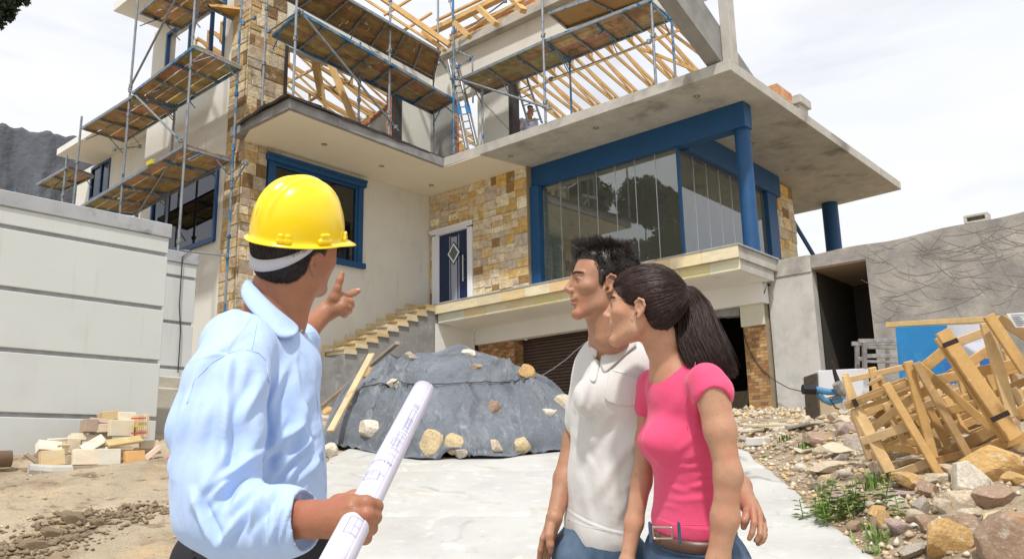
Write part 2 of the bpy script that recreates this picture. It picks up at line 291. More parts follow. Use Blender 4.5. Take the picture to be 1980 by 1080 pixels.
def stones(mb, O, Uv, Vv, Nv, areas, mw=.36, mh=.24, pal=STONE, dep=.035, gap=.004):
    O, Uv, Vv, Nv = map(Vector, (O, Uv, Vv, Nv))
    for a in areas:
        for (a0, a1, b0, b1) in rects(*a, mw, mh):
            c = random.choice(pal); k = random.uniform(.85, 1.12); c = tuple(x*k for x in c); g = gap; ch = min(.014, (a1-a0)*.12, (b1-b0)*.12)
            d = dep*random.uniform(.35, 1.1); j = lambda: random.uniform(-.004, .004)
            back = [O+Uv*u+Vv*v for u, v in ((a0+g, b0+g), (a1-g, b0+g), (a1-g, b1-g), (a0+g, b1-g))]
            mid = [p+Nv*(d*.6) for p in back]
            fr = [O+Uv*(u+j())+Vv*(v+j())+Nv*(d*random.uniform(.85, 1.25)) for u, v in ((a0+g+ch, b0+g+ch), (a1-g-ch, b0+g+ch), (a1-g-ch, b1-g-ch), (a0+g+ch, b1-g-ch))]
            P = back+mid+fr
            mb.poly(P, [(0, 1, 5, 4), (1, 2, 6, 5), (2, 3, 7, 6), (3, 0, 4, 7), (4, 5, 9, 8), (5, 6, 10, 9), (6, 7, 11, 10), (7, 4, 8, 11), (8, 9, 10, 11)], c)
BRK = [(.36, .20, .075), (.42, .26, .11), (.30, .15, .06), (.46, .30, .14), (.38, .19, .08), (.25, .12, .06)]
RED = [(.40, .16, .08), (.45, .20, .10), (.36, .13, .07), (.50, .28, .16)]
def bricks(mb, O, Uv, Vv, Nv, w, h, bw=.22, bh=.075, pal=BRK, gap=.010):
    O, Uv, Vv, Nv = map(Vector, (O, Uv, Vv, Nv)); r = 0; v = 0
    while v < h-.01:
        u = -(r % 2)*bw/2; vh = min(bh, h-v)
        while u < w-.01:
            a0, a1 = max(u, 0), min(u+bw, w)
            if a1-a0 > .02:
                c = random.choice(pal); k = random.uniform(.8, 1.15); d = random.uniform(.004, .009)
                p = [O+Uv*x+Vv*y for x, y in ((a0+gap/2, v+gap/2), (a1-gap/2, v+gap/2), (a1-gap/2, v+vh-gap/2), (a0+gap/2, v+vh-gap/2))]
                mb.poly(p+[q+Nv*d for q in p], [(0, 1, 5, 4), (1, 2, 6, 5), (2, 3, 7, 6), (3, 0, 4, 7), (4, 5, 6, 7)], tuple(x*k for x in c))
            u += bw
        v += bh; r += 1
# ---------------------------------------------------------------- the house
H = root('house', (18, 17, 2.3), 'modern two storey house under construction with stone cladding, raw concrete canopy and blue beams', 'house')
def PS(name, m, fns, bevel=0, parent=None, label=None):
    return [P(name, m, f_, bevel, parent, label) for f_ in fns]
def P(name, m, fn, bevel=0, parent=None, label=None, smooth=False):
    mb = MB(); fn(mb); o = mb.build(name, MT[m] if isinstance(m, str) else m, parent or H, bevel, smooth)
    if label: o['label'] = label
    return o
SX, SY, SZ, NX, NY = (1, 0, 0), (0, 1, 0), (0, 0, 1), (-1, 0, 0), (0, -1, 0)
# stone wall with the front door, plane X = 18.7
def f(mb): mb.box(18.7, 19.0, 15.6, 17.87, 6.0, 10.16); mb.box(18.7, 19.0, 19.66, 19.9, 6.0, 10.16); mb.box(18.7, 19.0, 17.87, 19.66, 8.86, 10.16)
P('wall', 'mortar', f)
P('stone_cladding', 'stone', lambda mb: stones(mb, (18.7, 0, 0), SY, SZ, NX, [(15.63, 17.86, 6.3, 8.86), (19.67, 19.83, 6.3, 8.86), (15.63, 19.83, 8.87, 10.14)], .33, .23, STONE_L, .035), label='pale ochre stone cladding around the front door')
# door
def fr(mb):
    mb.box(18.60, 18.72, 17.87, 18.06, 6.3, 8.78); mb.box(18.60, 18.72, 19.47, 19.66, 6.3, 8.78); mb.box(18.60, 18.72, 17.87, 19.66, 8.70, 8.86)
    mb.box(18.53, 18.60, 17.80, 19.73, 8.80, 8.90); mb.box(18.56, 18.6, 17.84, 19.69, 8.74, 8.80); mb.box(18.66, 18.74, 18.06, 18.12, 6.3, 8.7); mb.box(18.66, 18.74, 19.41, 19.47, 6.3, 8.7)
P('door_frame', 'white_gloss', fr, .008)
door = P('door', 'blue_door', lambda mb: mb.box(18.71, 18.77, 18.1, 19.43, 6.3, 8.7), .005)
def dp(mb):
    mb.box(18.700, 18.715, 18.60, 18.86, 6.3, 8.55)
    for y in (18.52, 18.93): mb.box(18.702, 18.714, y-.018, y+.018, 6.3, 8.60)
P('door_panel', MT['grey'] if 'grey' in MT else mat('grey_panel', (.33, .36, .45), .4), dp, 0, door, 'pale grey strips')
def dia(mb, s, x):
    c = (18.73, 8.0); mb.poly([(x, 18.73-s, 8.0), (x, 18.73, 8.0-s*1.25), (x, 18.73+s, 8.0), (x, 18.73, 8.0+s*1.25), (x+.02, 18.73-s, 8.0), (x+.02, 18.73, 8.0-s*1.25), (x+.02, 18.73+s, 8.0), (x+.02, 18.73, 8.0+s*1.25)],
                              [(0, 1, 2, 3), (0, 4, 5, 1), (1, 5, 6, 2), (2, 6, 7, 3), (3, 7, 4, 0)])
P('door_diamond', 'blue_door', lambda mb: dia(mb, .31, 18.684), 0, door)
P('door_diamond', 'white_gloss', lambda mb: dia(mb, .27, 18.676), 0, door)
P('door_pane', mat('lead_glass', (.10, .14, .13), .15, noise=(40, .5)), lambda mb: dia(mb, .20, 18.668), 0, door)
def dh(mb): mb.tube((18.62, 18.26, 7.0), (18.62, 18.26, 7.85), .022); mb.tube((18.62, 18.26, 7.12), (18.71, 18.26, 7.12), .014); mb.tube((18.62, 18.26, 7.7), (18.71, 18.26, 7.7), .014)
P('handle', 'alu', dh, 0, door, smooth=False)
# balcony slab with two rows of sandstone tiles
P('balcony_slab', 'concrete', lambda mb: (mb.box(18.03, 20.19, 8.66, 18.88, 5.95, 6.25), mb.box(18.15, 20.0, 8.70, 18.88, 5.68, 5.95)), 0)
P('balcony_soffit', 'white', lambda mb: mb.box(18.14, 19.8, 8.72, 18.87, 5.665, 5.683))
P('balcony_edge', 'cap', lambda mb: (mb.box(17.97, 20.2, 8.61, 8.66, 6.245, 6.285), mb.box(17.97, 18.05, 8.66, 18.9, 6.245, 6.28)), .004)
def tiles(mb):
    y = 8.64
    while y < 18.9:
        w = min(random.choice((.95, 1.0, .62, .9)), 18.9-y); c = random.choice([(.72, .60, .36), (.74, .67, .47), (.68, .52, .27), (.70, .62, .42), (.72, .50, .27), (.64, .56, .38)]); mb.box(17.99, 18.03, y+.003, y+w-.003, 5.95, 6.245, c); y += w
    y = 8.68
    while y < 18.86:
        w = min(random.choice((.95, 1.0, .8, .9)), 18.86-y); c = random.choice([(.66, .64, .46), (.62, .55, .28), (.68, .62, .44), (.64, .66, .55), (.66, .56, .32)]); mb.box(18.11, 18.15, y+.003, y+w-.003, 5.68, 5.949, c); y += w
P('balcony_tiles', 'cladding', tiles, .003)
# under the balcony: white return wall, lintel beam, brick, garage door, pillar
P('wall', 'white', lambda mb: mb.box(18.05, 19.8, 18.9, 19.2, 2.0, 5.67), .004, label='white return wall beneath the balcony')
P('beam', 'white', lambda mb: mb.box(19.8, 20.15, 8.95, 18.9, 5.16, 5.67), .006, label='white lintel beam over the garage')
P('wall', 'mortar', lambda mb: mb.box(19.96, 20.5, 17.35, 18.9, 2.0, 5.16))
PS('brick_face', 'brick', [lambda mb: bricks(mb, (19.96, 17.36, 2.2), SY, SZ, NX, 1.52, 2.96), lambda mb: bricks(mb, (19.97, 17.35, 2.2), SX, SZ, NY, .5, 2.96)], label='ochre face brick beside the roller door')
def gd(mb):
    z = 2.3
    while z < 5.16:
        mb.poly([(20.42, 12.2, z), (20.42, 17.34, z), (20.385, 17.34, z+.02), (20.385, 12.2, z+.02), (20.385, 17.34, z+.085), (20.385, 12.2, z+.085), (20.42, 17.34, z+.1), (20.42, 12.2, z+.1)], [(0, 1, 2, 3), (3, 2, 4, 5), (5, 4, 6, 7)]); z += .1
P('garage_door', 'garage', gd, 0, label='brown roller door')
PS('pillar', 'mortar', [lambda mb: mb.box(19.96, 20.5, 11.6, 12.2, 2.0, 5.16), lambda mb: mb.box(19.98, 20.45, 9.02, 9.62, 2.0, 5.16)])
PS('brick_face', 'brick', [lambda mb: bricks(mb, (19.98, 9.02, 2.2), SY, SZ, NX, .6, 2.44, .2, .085), lambda mb: bricks(mb, (19.99, 9.62, 2.2), SX, SZ, SY, .4, 2.5), lambda mb: bricks(mb, (19.96, 11.6, 2.2), SY, SZ, NX, .6, 2.9)], label='ochre face brick pillar at the garage opening')
P('plaster_patch', mat('cream_panel', (.58, .57, .45), .7, noise=(2, .05)), lambda mb: mb.box(19.90, 19.97, 9.01, 9.64, 4.62, 5.16), .004)
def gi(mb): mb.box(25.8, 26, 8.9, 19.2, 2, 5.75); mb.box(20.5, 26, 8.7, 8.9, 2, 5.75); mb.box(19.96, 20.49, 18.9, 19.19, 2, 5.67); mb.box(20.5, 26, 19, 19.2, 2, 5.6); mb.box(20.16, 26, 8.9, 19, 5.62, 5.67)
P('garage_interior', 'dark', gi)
P('garage_clutter', 'bark' if 'bark' in MT else 'mortar', lambda mb: (mb.box(22, 22.4, 9.6, 11.4, 2.3, 3.2), mb.bar((21.5, 10.0, 2.3), (22.5, 10.2, 4.6), .1, .05), mb.bar((21.5, 10.6, 2.3), (22.6, 10.5, 4.3), .12, .04)), .004)
P('ragged_lintel', 'concrete_dark', lambda mb: [mb.box(19.99, 20.3, 9.7+k*.24, 9.7+k*.24+.25, 4.98+random.uniform(-.04, .05), 5.158) for k in range(8)], .01)
# white plastered wall and its big blue window, plane Y = 19.84
P('wall', 'plaster', lambda mb: (mb.box(12.47, 15.83, 19.84, 20.1, 2.0, 7.3), mb.box(12.9, 15.83, 19.84, 20.1, 9.9, 10.16), mb.box(15.83, 18.7, 19.84, 20.1, 2.0, 10.16)), label='smooth cream plastered wall')
def wf(mb):
    mb.box(12.38, 15.90, 19.70, 19.9, 9.76, 9.95); mb.box(12.47, 12.66, 19.76, 19.9, 7.3, 9.76); mb.box(15.64, 15.83, 19.76, 19.9, 7.3, 9.76); mb.box(12.40, 15.92, 19.70, 19.9, 7.20, 7.36)
    mb.box(12.66, 15.64, 19.80, 19.9, 9.68, 9.76); mb.box(12.66, 12.74, 19.8, 19.9, 7.36, 9.68); mb.box(15.56, 15.64, 19.8, 19.9, 7.36, 9.68)
win = P('window', 'blue', lambda mb: mb.box(12.38, 15.90, 19.66, 19.70, 9.90, 9.98), .004, label='large blue framed window in the plastered wall')
P('frame', 'blue', wf, .006, win); P('pane', 'glass_dark', lambda mb: mb.box(12.74, 15.56, 19.865, 19.872, 7.36, 9.68), 0, win)
P('interior', 'interior', lambda mb: (mb.box(11.9, 18.6, 23.9, 24, 6, 10.1), mb.box(11.9, 12, 20.2, 20.9, 6, 10.1), mb.box(18.6, 18.69, 20.1, 24, 6, 10.1), mb.box(11.9, 18.6, 20.15, 24, 6.9, 7)))
# stone pier at the left corner
P('pier', 'mortar', lambda mb: (mb.box(11.7, 12.45, 19.84, 20.7, 2.0, 15.9), mb.box(12.45, 12.86, 19.84, 20.2, 9.95, 15.9)))
P('stone_cladding', 'stone', lambda mb: (stones(mb, (0, 19.84, 0), SX, SZ, NY, [(11.66, 12.44, 4, 10.16), (12.46, 12.88, 9.97, 10.16), (11.66, 12.88, 10.17, 15.9)], .34, .26, STONE, .04),
                                          stones(mb, (11.7, 0, 0), SY, SZ, NX, [(19.80, 20.72, 4, 15.9)], .36, .26, STONE, .04)), label='rough stone cladding of the tall corner pier')
# L-shaped canopy / upper floor slab
P('floor_slab', 'concrete', lambda mb: (mb.prism([(17.0, 17.73), (17.12, 8.05), (29.35, 8.02), (29.6, 10.54), (29.6, 17.73)], 10.16, 10.44)), .012, label='raw concrete canopy slab')
P('floor_slab', 'fascia', lambda mb: mb.prism([(11.32, 17.15), (17.0, 17.73-.3), (17.0, 17.73), (29.4, 17.73), (29.4, 30.0), (12.7, 30.0), (12.7, 19.9), (11.32, 19.9)], 10.162, 10.42), 0, label='dark edged canopy slab')
P('soffit', 'soffit', lambda mb: mb.prism([(11.42, 17.27), (17.02, 17.83-.3), (17.02, 15.98), (18.7, 15.66), (18.7, 19.84), (11.7, 19.84), (11.42, 19.1)], 10.135, 10.158))
def memb(mb):
    n = 60; pts = []
    for k in range(n+1):
        s = k/n; x = 11.25+s*5.8; y = 17.08+s*.42; pts.append((x, y, 10.44+.03*fbm([[s*14, 0, 0]], 3)[0], .03+.05*abs(fbm([[s*9, 3, 0]], 3)[0])))
    P_ = []
    for x, y, z, d in pts: P_ += [(x, y-.05, z-d), (x, y-.055, z+.02), (x, y+.9, z+.03)]
    mb.poly(P_, [q for k in range(n) for q in ((3*k, 3*k+3, 3*k+4, 3*k+1), (3*k+1, 3*k+4, 3*k+5, 3*k+2))])
    P_ = []; 
    for k in range(21):
        s = k/20; y = 17.08+s*2.3; z = 10.46-.25*max(0, s-.5)+.02*math.sin(s*17); P_ += [(11.2, y, z-.05), (11.18, y, z+.01), (12.3, y, z+.03)]
    mb.poly(P_, [q for k in range(20) for q in ((3*k+3, 3*k, 3*k+1, 3*k+4), (3*k+4, 3*k+1, 3*k+2, 3*k+5))])
P('roof_membrane', 'membrane', memb)
DLM = mat('downlight_ring', (.30, .27, .22), .4, .5)
for x, y in ((13.38, 18.48), (15.61, 18.68), (17.86, 18.9), (17.73, 15.4), (17.76, 12.35), (17.86, 9.35), (21.8, 9.8), (24.69, 10.0), (27.48, 10.2)):
    z = 10.135 if y > 15.5 and x < 18.7 else 10.16; mb = MB()
    for r0, r1, za in ((.085, .055, -.012),):
        pts = []
        for i in range(20): g = i*math.pi/10; pts += [(x+r0*math.cos(g), y+r0*math.sin(g), z), (x+r0*math.cos(g), y+r0*math.sin(g), z+za), (x+r1*math.cos(g), y+r1*math.sin(g), z+za), (x+r1*math.cos(g), y+r1*math.sin(g), z+.0)]
        mb.poly(pts, [q for i in range(20) for q in ((4*i, 4*((i+1) % 20), 4*((i+1) % 20)+1, 4*i+1), (4*i+1, 4*((i+1) % 20)+1, 4*((i+1) % 20)+2, 4*i+2), (4*i+2, 4*((i+1) % 20)+2, 4*((i+1) % 20)+3, 4*i+3))])
    dl = mb.build('downlight', DLM, H)
    P('bulb', mat('bulb_glass', (.55, .5, .42), .3) if 'bulb' not in MT else MT['bulb'], lambda q: q.tube((x, y, z-.008), (x, y, z-.001), .035, 12), 0, dl)
# blue beams, columns and the glass box
P('beam', 'blue', lambda mb: mb.box(18.90, 19.32, 8.62, 15.62, 9.50, 10.158), .012, label='long blue beam under the canopy')
P('beam', 'blue', lambda mb: mb.box(19.32, 25.1, 10.45, 10.85, 9.46, 10.158), .012, label='blue beam running back along the glazed side')
P('column', 'blue', lambda mb: mb.tube((19.22, 8.86, 6.26), (19.22, 8.86, 9.5), .20, 32), 0, smooth=False, label='blue column at the balcony corner')
P('column', 'blue', lambda mb: mb.tube((29.15, 10.4, 6.0), (29.15, 10.4, 10.158), .27, 32), label='far blue column at the back of the canopy')
P('post', 'blue', lambda mb: (mb.box(18.80, 19.02, 15.27, 15.62, 6.26, 9.5)), .008, label='blue post beside the stone wall')
P('post', 'blue', lambda mb: (mb.box(19.00, 19.07, 10.60, 10.68, 6.26, 9.5)), .004, label='slim blue corner post between the glass panes')
P('post', 'blue', lambda mb: (mb.box(24.2, 24.85, 10.5, 10.8, 6.26, 9.46)), .008)
ys = np.linspace(10.69, 15.26, 8)
for k in range(7):
    P('glass_pane', 'glass', lambda mb: mb.box(19.03, 19.042, ys[k]+.006, ys[k+1]-.006, 6.27, 9.5))
for k in range(1, 7): P('glass_joint', 'alu', lambda mb: mb.box(19.024, 19.046, ys[k]-.008, ys[k]+.008, 6.28, 9.49))
xs = np.linspace(19.08, 24.19, 8)
for k in range(1, 7): P('glass_joint', 'alu', lambda mb: mb.box(xs[k]-.008, xs[k]+.008, 10.626, 10.646, 6.28, 9.45))
for k in range(7):
    P('glass_pane', 'glass', lambda mb: mb.box(xs[k]+.006, xs[k+1]-.006, 10.63, 10.642, 6.27, 9.46))
P('room_interior', 'interior', lambda mb: (mb.box(24.9, 25.1, 10.9, 19.7, 6.2, 10.15), mb.box(19.1, 24.9, 17.9, 18.1, 6.2, 10.15), mb.box(20.2, 25, 10.7, 18, 6.2, 6.26), mb.box(19.05, 20.2, 10.7, 18, 6.2, 6.255)))
P('room_clutter', 'interior', lambda mb: (mb.box(19.9, 22.0, 15.4, 15.8, 9.3, 10.1), mb.bar((20, 13, 9.6), (24.5, 17, 9.7), .3, .3), mb.box(22.5, 23.4, 13, 14.6, 6.26, 7.3), mb.bar((21, 12, 6.3), (23.8, 15.5, 8.4), .25, .06)))
def wb(mb): bricks(mb, (19.10, 15.42, 6.27), SX, SZ, NY, 1.1, 3.2, .3, .15, [(.62, .68, .70), (.58, .64, .67), (.66, .71, .73)])
P('white_brickwork', 'brick', wb, label='white painted bricks just inside the glass')
PS('wall', 'mortar', [lambda mb: mb.box(19.1, 20.25, 15.43, 15.6, 6.2, 9.5), lambda mb: mb.box(24.85, 26.6, 10.70, 11.1, 6.0, 10.15)])
P('stone_cladding', 'stone', lambda mb: stones(mb, (0, 10.70, 0), SX, SZ, NY, [(24.87, 26.6, 6.2, 10.1)], .4, .28, STONE_L, .05), label='stone cladding at the far end of the glazed side')
P('wall', 'concrete', lambda mb: (mb.box(26.6, 29.2, 12.6, 12.9, 6.0, 10.15),), label='grey wall panel behind the far stone cladding')
P('railing', 'blue', lambda mb: (mb.bar((29.3, 11.9, 10.0), (30.9, 11.0, 7.0), .09, .12), mb.bar((29.3, 12.3, 9.0), (30.7, 11.5, 7.0), .07, .09)))
P('low_wall', 'mortar', lambda mb: mb.box(28.0, 32.5, 10.98, 11.3, 6.0, 7.35)); P('brick_face', 'brick', lambda mb: bricks(mb, (27.9, 10.98, 6.2), SX, SZ, NY, 4.6, 1.15, pal=[(.20, .09, .05), (.15, .07, .05), (.26, .12, .07)]), label='dark red brick low wall')
# upper storey: walls, lintels, jambs
P('lintel', 'plaster', lambda mb: (mb.box(12.87, 18.7, 19.84, 20.1, 13.45, 15.18), mb.box(18.7, 18.98, 15.1, 20.1, 13.3, 14.88), mb.box(18.7, 18.98, 8.75, 15.1, 13.3, 14.88)), label='cream lintel band over the upper openings')
P('ring_beam', 'concrete', lambda mb: (mb.box(18.42, 19.0, 10.0, 19.4, 14.885, 15.20),), .015, label='rough concrete beam above the cream lintel')
PS('wall_plate', 'pine', [lambda mb: mb.box(18.5, 18.62, 8.75, 19.9, 15.204, 15.30), lambda mb: mb.box(12.9, 18.49, 19.78, 19.9, 15.184, 15.26)], .004)
PS('brick_upstand', 'brick', [lambda mb: bricks(mb, (18.8, 11, 15.21), SY, SZ, NX, 8.0, .62, pal=RED+[(.5, .4, .28)]), lambda mb: bricks(mb, (13.2, 19.95, 15.27), SX, SZ, NY, 5.0, .55, pal=RED)], label='red brick courses on the upper beam')
PS('wall', 'mortar', [lambda mb: mb.box(18.815, 19.0, 11, 19, 15.2, 15.83), lambda mb: mb.box(13.2, 18.2, 19.965, 20.1, 15.27, 15.82)])
PS('wall', 'plaster', [lambda mb: mb.box(18.7, 18.98, 16.25, 17.62, 10.44, 13.3), lambda mb: mb.box(17.38, 18.70, 19.84, 20.1, 10.44, 13.45)], label='cream wall panel on the upper floor')
PS('jamb', 'membrane', [lambda mb: mb.box(18.66, 19.0, 16.10, 16.25, 10.44, 13.3), lambda mb: mb.box(17.02, 17.38, 19.80, 20.12, 10.44, 13.45), lambda mb: mb.box(12.86, 12.98, 19.80, 20.12, 10.44, 13.45)], .004, label='dark door jamb on the upper floor')
P('wall', 'concrete_dark', lambda mb: mb.box(18.70, 18.9, 18.75, 19.84, 10.44, 13.3), .004, label='dark brown panel in the inner corner')
PS('brick_face', 'brick', [lambda mb: bricks(mb, (18.7, 18.74, 10.45), SX, SZ, NY, .28, 2.85, .14, .085, RED), lambda mb: bricks(mb, (16.99, 19.84, 10.45), SY, SZ, NX, .28, 2.9, .14, .085, RED)], label='broken red brick jamb')
def inw(mb):
    for k in range(16):
        y = 20.4+k*.35; z = 13.0-k*.085; mb.box(17.25, 17.45, y, y+.349, 10.44, z)
P('wall', 'concrete', inw, label='grey inner wall with a sloping top')
def inb(mb):
    for k in range(46):
        y = 20.4+k*.12; z = 13.0-(k*.12/.35)*.085; c = random.choice(RED); mb.hexa([(17.2+random.uniform(-.04, .04), y, z-.02), (17.5, y, z-.02), (17.5, y+.11, z-.02), (17.22, y+.11, z-.02), (17.22, y, z+random.uniform(.06, .17)), (17.5, y, z+.1), (17.5, y+.11, z+.12), (17.22, y+.11, z+random.uniform(.06, .17))], c)
P('brick_face', 'brick', inb, label='broken red brick on top of the sloping inner wall')
# left facade, plane X = 11.7 and the lower far block
def lf(mb):
    mb.box(11.7, 12.0, 20.7, 25.75, 2.0, 7.55); mb.box(11.7, 12.0, 20.7, 21.02, 7.55, 9.7); mb.box(11.7, 12.0, 24.9, 25.75, 7.55, 9.7); mb.box(11.7, 12.0, 20.7, 25.75, 9.7, 13.0)
    mb.box(11.7, 12.0, 20.7, 21.15, 13.0, 15.2); mb.box(11.7, 12.0, 24.8, 25.75, 13.0, 15.2); mb.box(11.7, 12.0, 20.7, 25.75, 15.2, 15.6)
P('wall', 'plaster', lf, label='cream plastered left facade')
P('wall', 'plaster', lambda mb: (mb.box(12.4, 12.7, 25.75, 29.95, 2, 12.6), mb.box(12.4, 12.7, 29.95, 31.55, 2, 11.2), mb.box(12.4, 12.7, 29.95, 31.55, 12.5, 12.6), mb.box(12.4, 12.7, 31.55, 32.8, 2, 12.6), mb.box(12.7, 14, 32.5, 32.8, 2, 12.6)), label='cream wall of the lower far wing')
c0 = onZ(109, 301, 12.6)
P('roof', 'white', lambda mb: mb.box(c0[0], 20, 25.8, c0[1], 12.605, 12.86), .01, label='thin white flat roof of the lower far wing')
c1 = onZ(219, 22, 15.61)
P('roof', 'white', lambda mb: mb.box(c1[0], 11.95, 21.0, c1[1], 15.605, 15.92), .01, label='thin white eave at the top left')
def window(y0, y1, z0, z1, x, lab, mull=(), m='blue_frame', pane='glass_dark', t=.10):
    w = P('window', m, lambda mb: mb.box(x-.03, x+.06, y0, y1, z0-.05, z0), .004, label=lab)
    def fr(mb):
        mb.box(x, x+.12, y0, y1, z0, z0+t); mb.box(x, x+.12, y0, y1, z1-t, z1); mb.box(x, x+.12, y0, y0+t, z0+t, z1-t); mb.box(x, x+.12, y1-t, y1, z0+t, z1-t)
        for q in mull: mb.box(x+.01, x+.11, q-.05, q+.05, z0+t, z1-t)
    P('frame', m, fr, .004, w)
    if pane: P('pane', pane, lambda mb: mb.box(x+.06, x+.066, y0+t, y1-t, z0+t, z1-t), 0, w)
window(21.02, 24.9, 7.55, 9.7, 11.62, 'wide dark blue window beside the corner pier', (23.9,))
window(21.15, 24.8, 13.0, 15.2, 11.66, 'open upper window frame with no glass', (22.0, 23.3), pane=None)
window(29.95, 31.55, 11.2, 12.5, 12.36, 'small dark blue window of the far wing', (30.7,))
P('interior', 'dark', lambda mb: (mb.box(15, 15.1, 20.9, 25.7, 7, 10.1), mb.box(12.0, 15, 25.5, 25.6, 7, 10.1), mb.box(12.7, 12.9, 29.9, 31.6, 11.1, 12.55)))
# sloping concrete roof beam and column on the canopy corner
a, b = (12.5, 12.0), (19.6, 9.62)
def sb(mb):
    x0, z0, x1, z1 = 12.6, 13.45, 19.7, 10.45
    mb.hexa([(x0, 8.32, z0-1.15), (17.4, 8.32, 10.44), (17.4, 8.7, 10.44), (x0, 8.7, z0-1.15), (x0, 8.32, z0), (17.4, 8.32, 11.42), (17.4, 8.7, 11.42), (x0, 8.7, z0)])
    mb.hexa([(17.4, 8.32, 10.44), (x1, 8.32, 10.44), (x1, 8.7, 10.44), (17.4, 8.7, 10.44), (17.4, 8.32, 11.42), (x1, 8.32, z1), (x1, 8.7, z1), (17.4, 8.7, 11.42)])
P('roof_beam', 'concrete_dark', sb, .01, label='sloping grey concrete roof beam')
P('column', 'concrete', lambda mb: mb.box(17.28, 17.60, 8.06, 8.31, 10.44, 15.5), .012, label='bare concrete column on the canopy corner')
# roof trusses fall gently away from the camera
def truss(y, x0, x1, zb, s=.18, dz=.62, ph=0, top0=0):
    mb = MB(); zt = lambda x: zb+dz*(1-(x-x0)/(x1-x0))+.12-(x-x0)*s; zbm = lambda x: zb-(x-x0)*s
    j = random.uniform(-.012, .012)
    mb.bar((x0-top0, y, zt(x0-top0)), (x1, y, zt(x1)), .045, .13); mb.bar((x0, y+j, zbm(x0)), (x1, y+j, zbm(x1)), .045, .12)
    n = int((x1-x0)/1.9); q = x0
    for k in range(n):
        a_, b_ = x0+k*(x1-x0)/n, x0+(k+1)*(x1-x0)/n; mb.bar((a_, y+.04, zbm(a_)), (a_, y+.04, zt(a_)), .03, .09, (1, 0, 0)); mb.bar((a_, y-.035, zt(a_)), (b_, y-.035, zbm(b_)), .03, .08)
    return mb.build('roof_truss', MT['pine'], H)
y = 11.75
while y < 18.6: truss(y, 19.0, 26.5, 14.9, .19, .5, 0, random.choice((0, .0, .9))); y += .8
y = 20.6
while y < 25.3: truss(y, 12.6, 24.5, 14.6, .17, .6); y += .8
for x in (21.4, 24.6): P('purlin', 'pine', lambda mb: mb.bar((x, 11.3, 14.8-(x-19)*.19-.1), (x, 18.3, 14.8-(x-19)*.19-.1), .05, .08))
for x in (15, 18, 21, 24): P('purlin', 'pine', lambda mb: mb.bar((x, 20.4, 14.5-(x-12.6)*.17-.09), (x, 25.2, 14.5-(x-12.6)*.17-.09), .05, .08))
PS('wind_brace', 'pine', [lambda mb: mb.bar((20.5, 12.0, 14.4), (24.5, 11.6, 13.8), .05, .1), lambda mb: mb.bar((25, 11.6, 13.6), (21.2, 12.9, 14.0), .05, .1)])

# propping timbers inside the left opening, and loose rafters above the inner corner
def prop(p, q, D1, D2, w=.12, n='timber_prop'):
    P(n, 'pine', lambda mb: mb.bar(at(*p, D1), at(*q, D2), w, w*.75), .004)
for p, q, D1, D2, w in (((607, 118), (620, 185), 26.5, 26.5, .16), ((614, 112), (630, 215), 26, 26, .09), ((640, 125), (686, 238), 26, 25.2, .20), ((600, 195), (625, 180), 26.4, 26.4, .08), ((640, 172), (672, 158), 26.6, 26.6, .07)): prop(p, q, D1, D2, w)
for p, q, D1, D2, w in (((715, -20), (870, 88), 27, 26, .20), ((822, 68), (1010, -25), 27.5, 25.5, .22), ((818, 62), (860, 98), 27, 26, .14), ((880, 45), (908, 72), 26, 25.6, .20), ((925, 15), (960, 48), 26, 25.3, .20), ((985, -10), (1012, 22), 26, 24.8, .20), ((690, -12), (850, 92), 28.5, 27.5, .10), ((742, 30), (800, -5), 28, 28, .09), ((780, 60), (835, 25), 28, 28, .09), ((860, 84), (1075, -35), 26.9, 24.4, .09), ((845, 40), (990, -30), 29, 27, .10)): prop(p, q, D1, D2, w, 'rafter')
for q, lab in (((1540, 183), 'a'), ((1562, 200), 'b')): pass
bk = root('brick_stack', onZ(1540, 205, 10.44), 'stack of orange bricks on the far edge of the canopy slab', 'brick stack')
bp = onX(1545, 215, 21.3); mb = MB()
for r in range(7):
    for c in range(4): mb.box(20.6+c*.24, 20.6+c*.24+.22, 8.4, 8.62, 10.45+r*.1, 10.545+r*.1, random.choice([(.55, .28, .14), (.6, .34, .2), (.5, .22, .12)]))
    for c in range(3): mb.box(20.6, 20.82, 8.64+c*.24, 8.86+c*.24, 10.45+r*.1, 10.545+r*.1, random.choice([(.55, .28, .14), (.6, .34, .2)]))
mb.build('bricks', MT['brick'], bk, .004)
P('chimney', 'concrete', lambda mb: (mb.box(22.3, 22.9, 8.5, 9.1, 10.44, 11.15), mb.box(22.22, 22.98, 8.42, 9.18, 11.15, 11.4)), .012)
# ---------------------------------------------------------------- grey boundary walls on the left
def bwall(x0, x1, y0, y1, zt, gr, lab, zb):
    r_ = root('boundary_wall', (x1, y0, zb), lab, 'wall')
    mb = MB(); zs = [zb]+[q for g_ in sorted(gr) for q in (g_-.022, g_+.022)]+[zt-.16]
    for k in range(0, len(zs), 2): mb.box(x0, x1, y0, y1, zs[k], zs[k+1])
    mb.build('render_panels', MT['boundary'], r_, .006)
    mb = MB(); [mb.box(x0+.02, x1-.02, y0+.022, y1, g_-.022, g_+.022) for g_ in gr]; mb.build('grey_groove', MT['groove'], r_)  # recessed stripes with a dark grey colour of their own
    mb = MB(); mb.box(x0-.02, x1+.02, y0-.02, y1+.02, zt-.16, zt); mb.build('coping', MT['cap'], r_, .008)
bwall(-3, 4.44, 9.0, 9.45, 4.02, (1.84, 2.455, 3.05, 3.66), 'long tall pale grey rendered boundary wall with four dark grooves on the left', .9)
bwall(3.6, 5.86, 11.0, 11.4, 4.28, (2.66, 3.28, 3.92), 'shorter pale grey boundary wall stepping back behind the long one', 1.2)
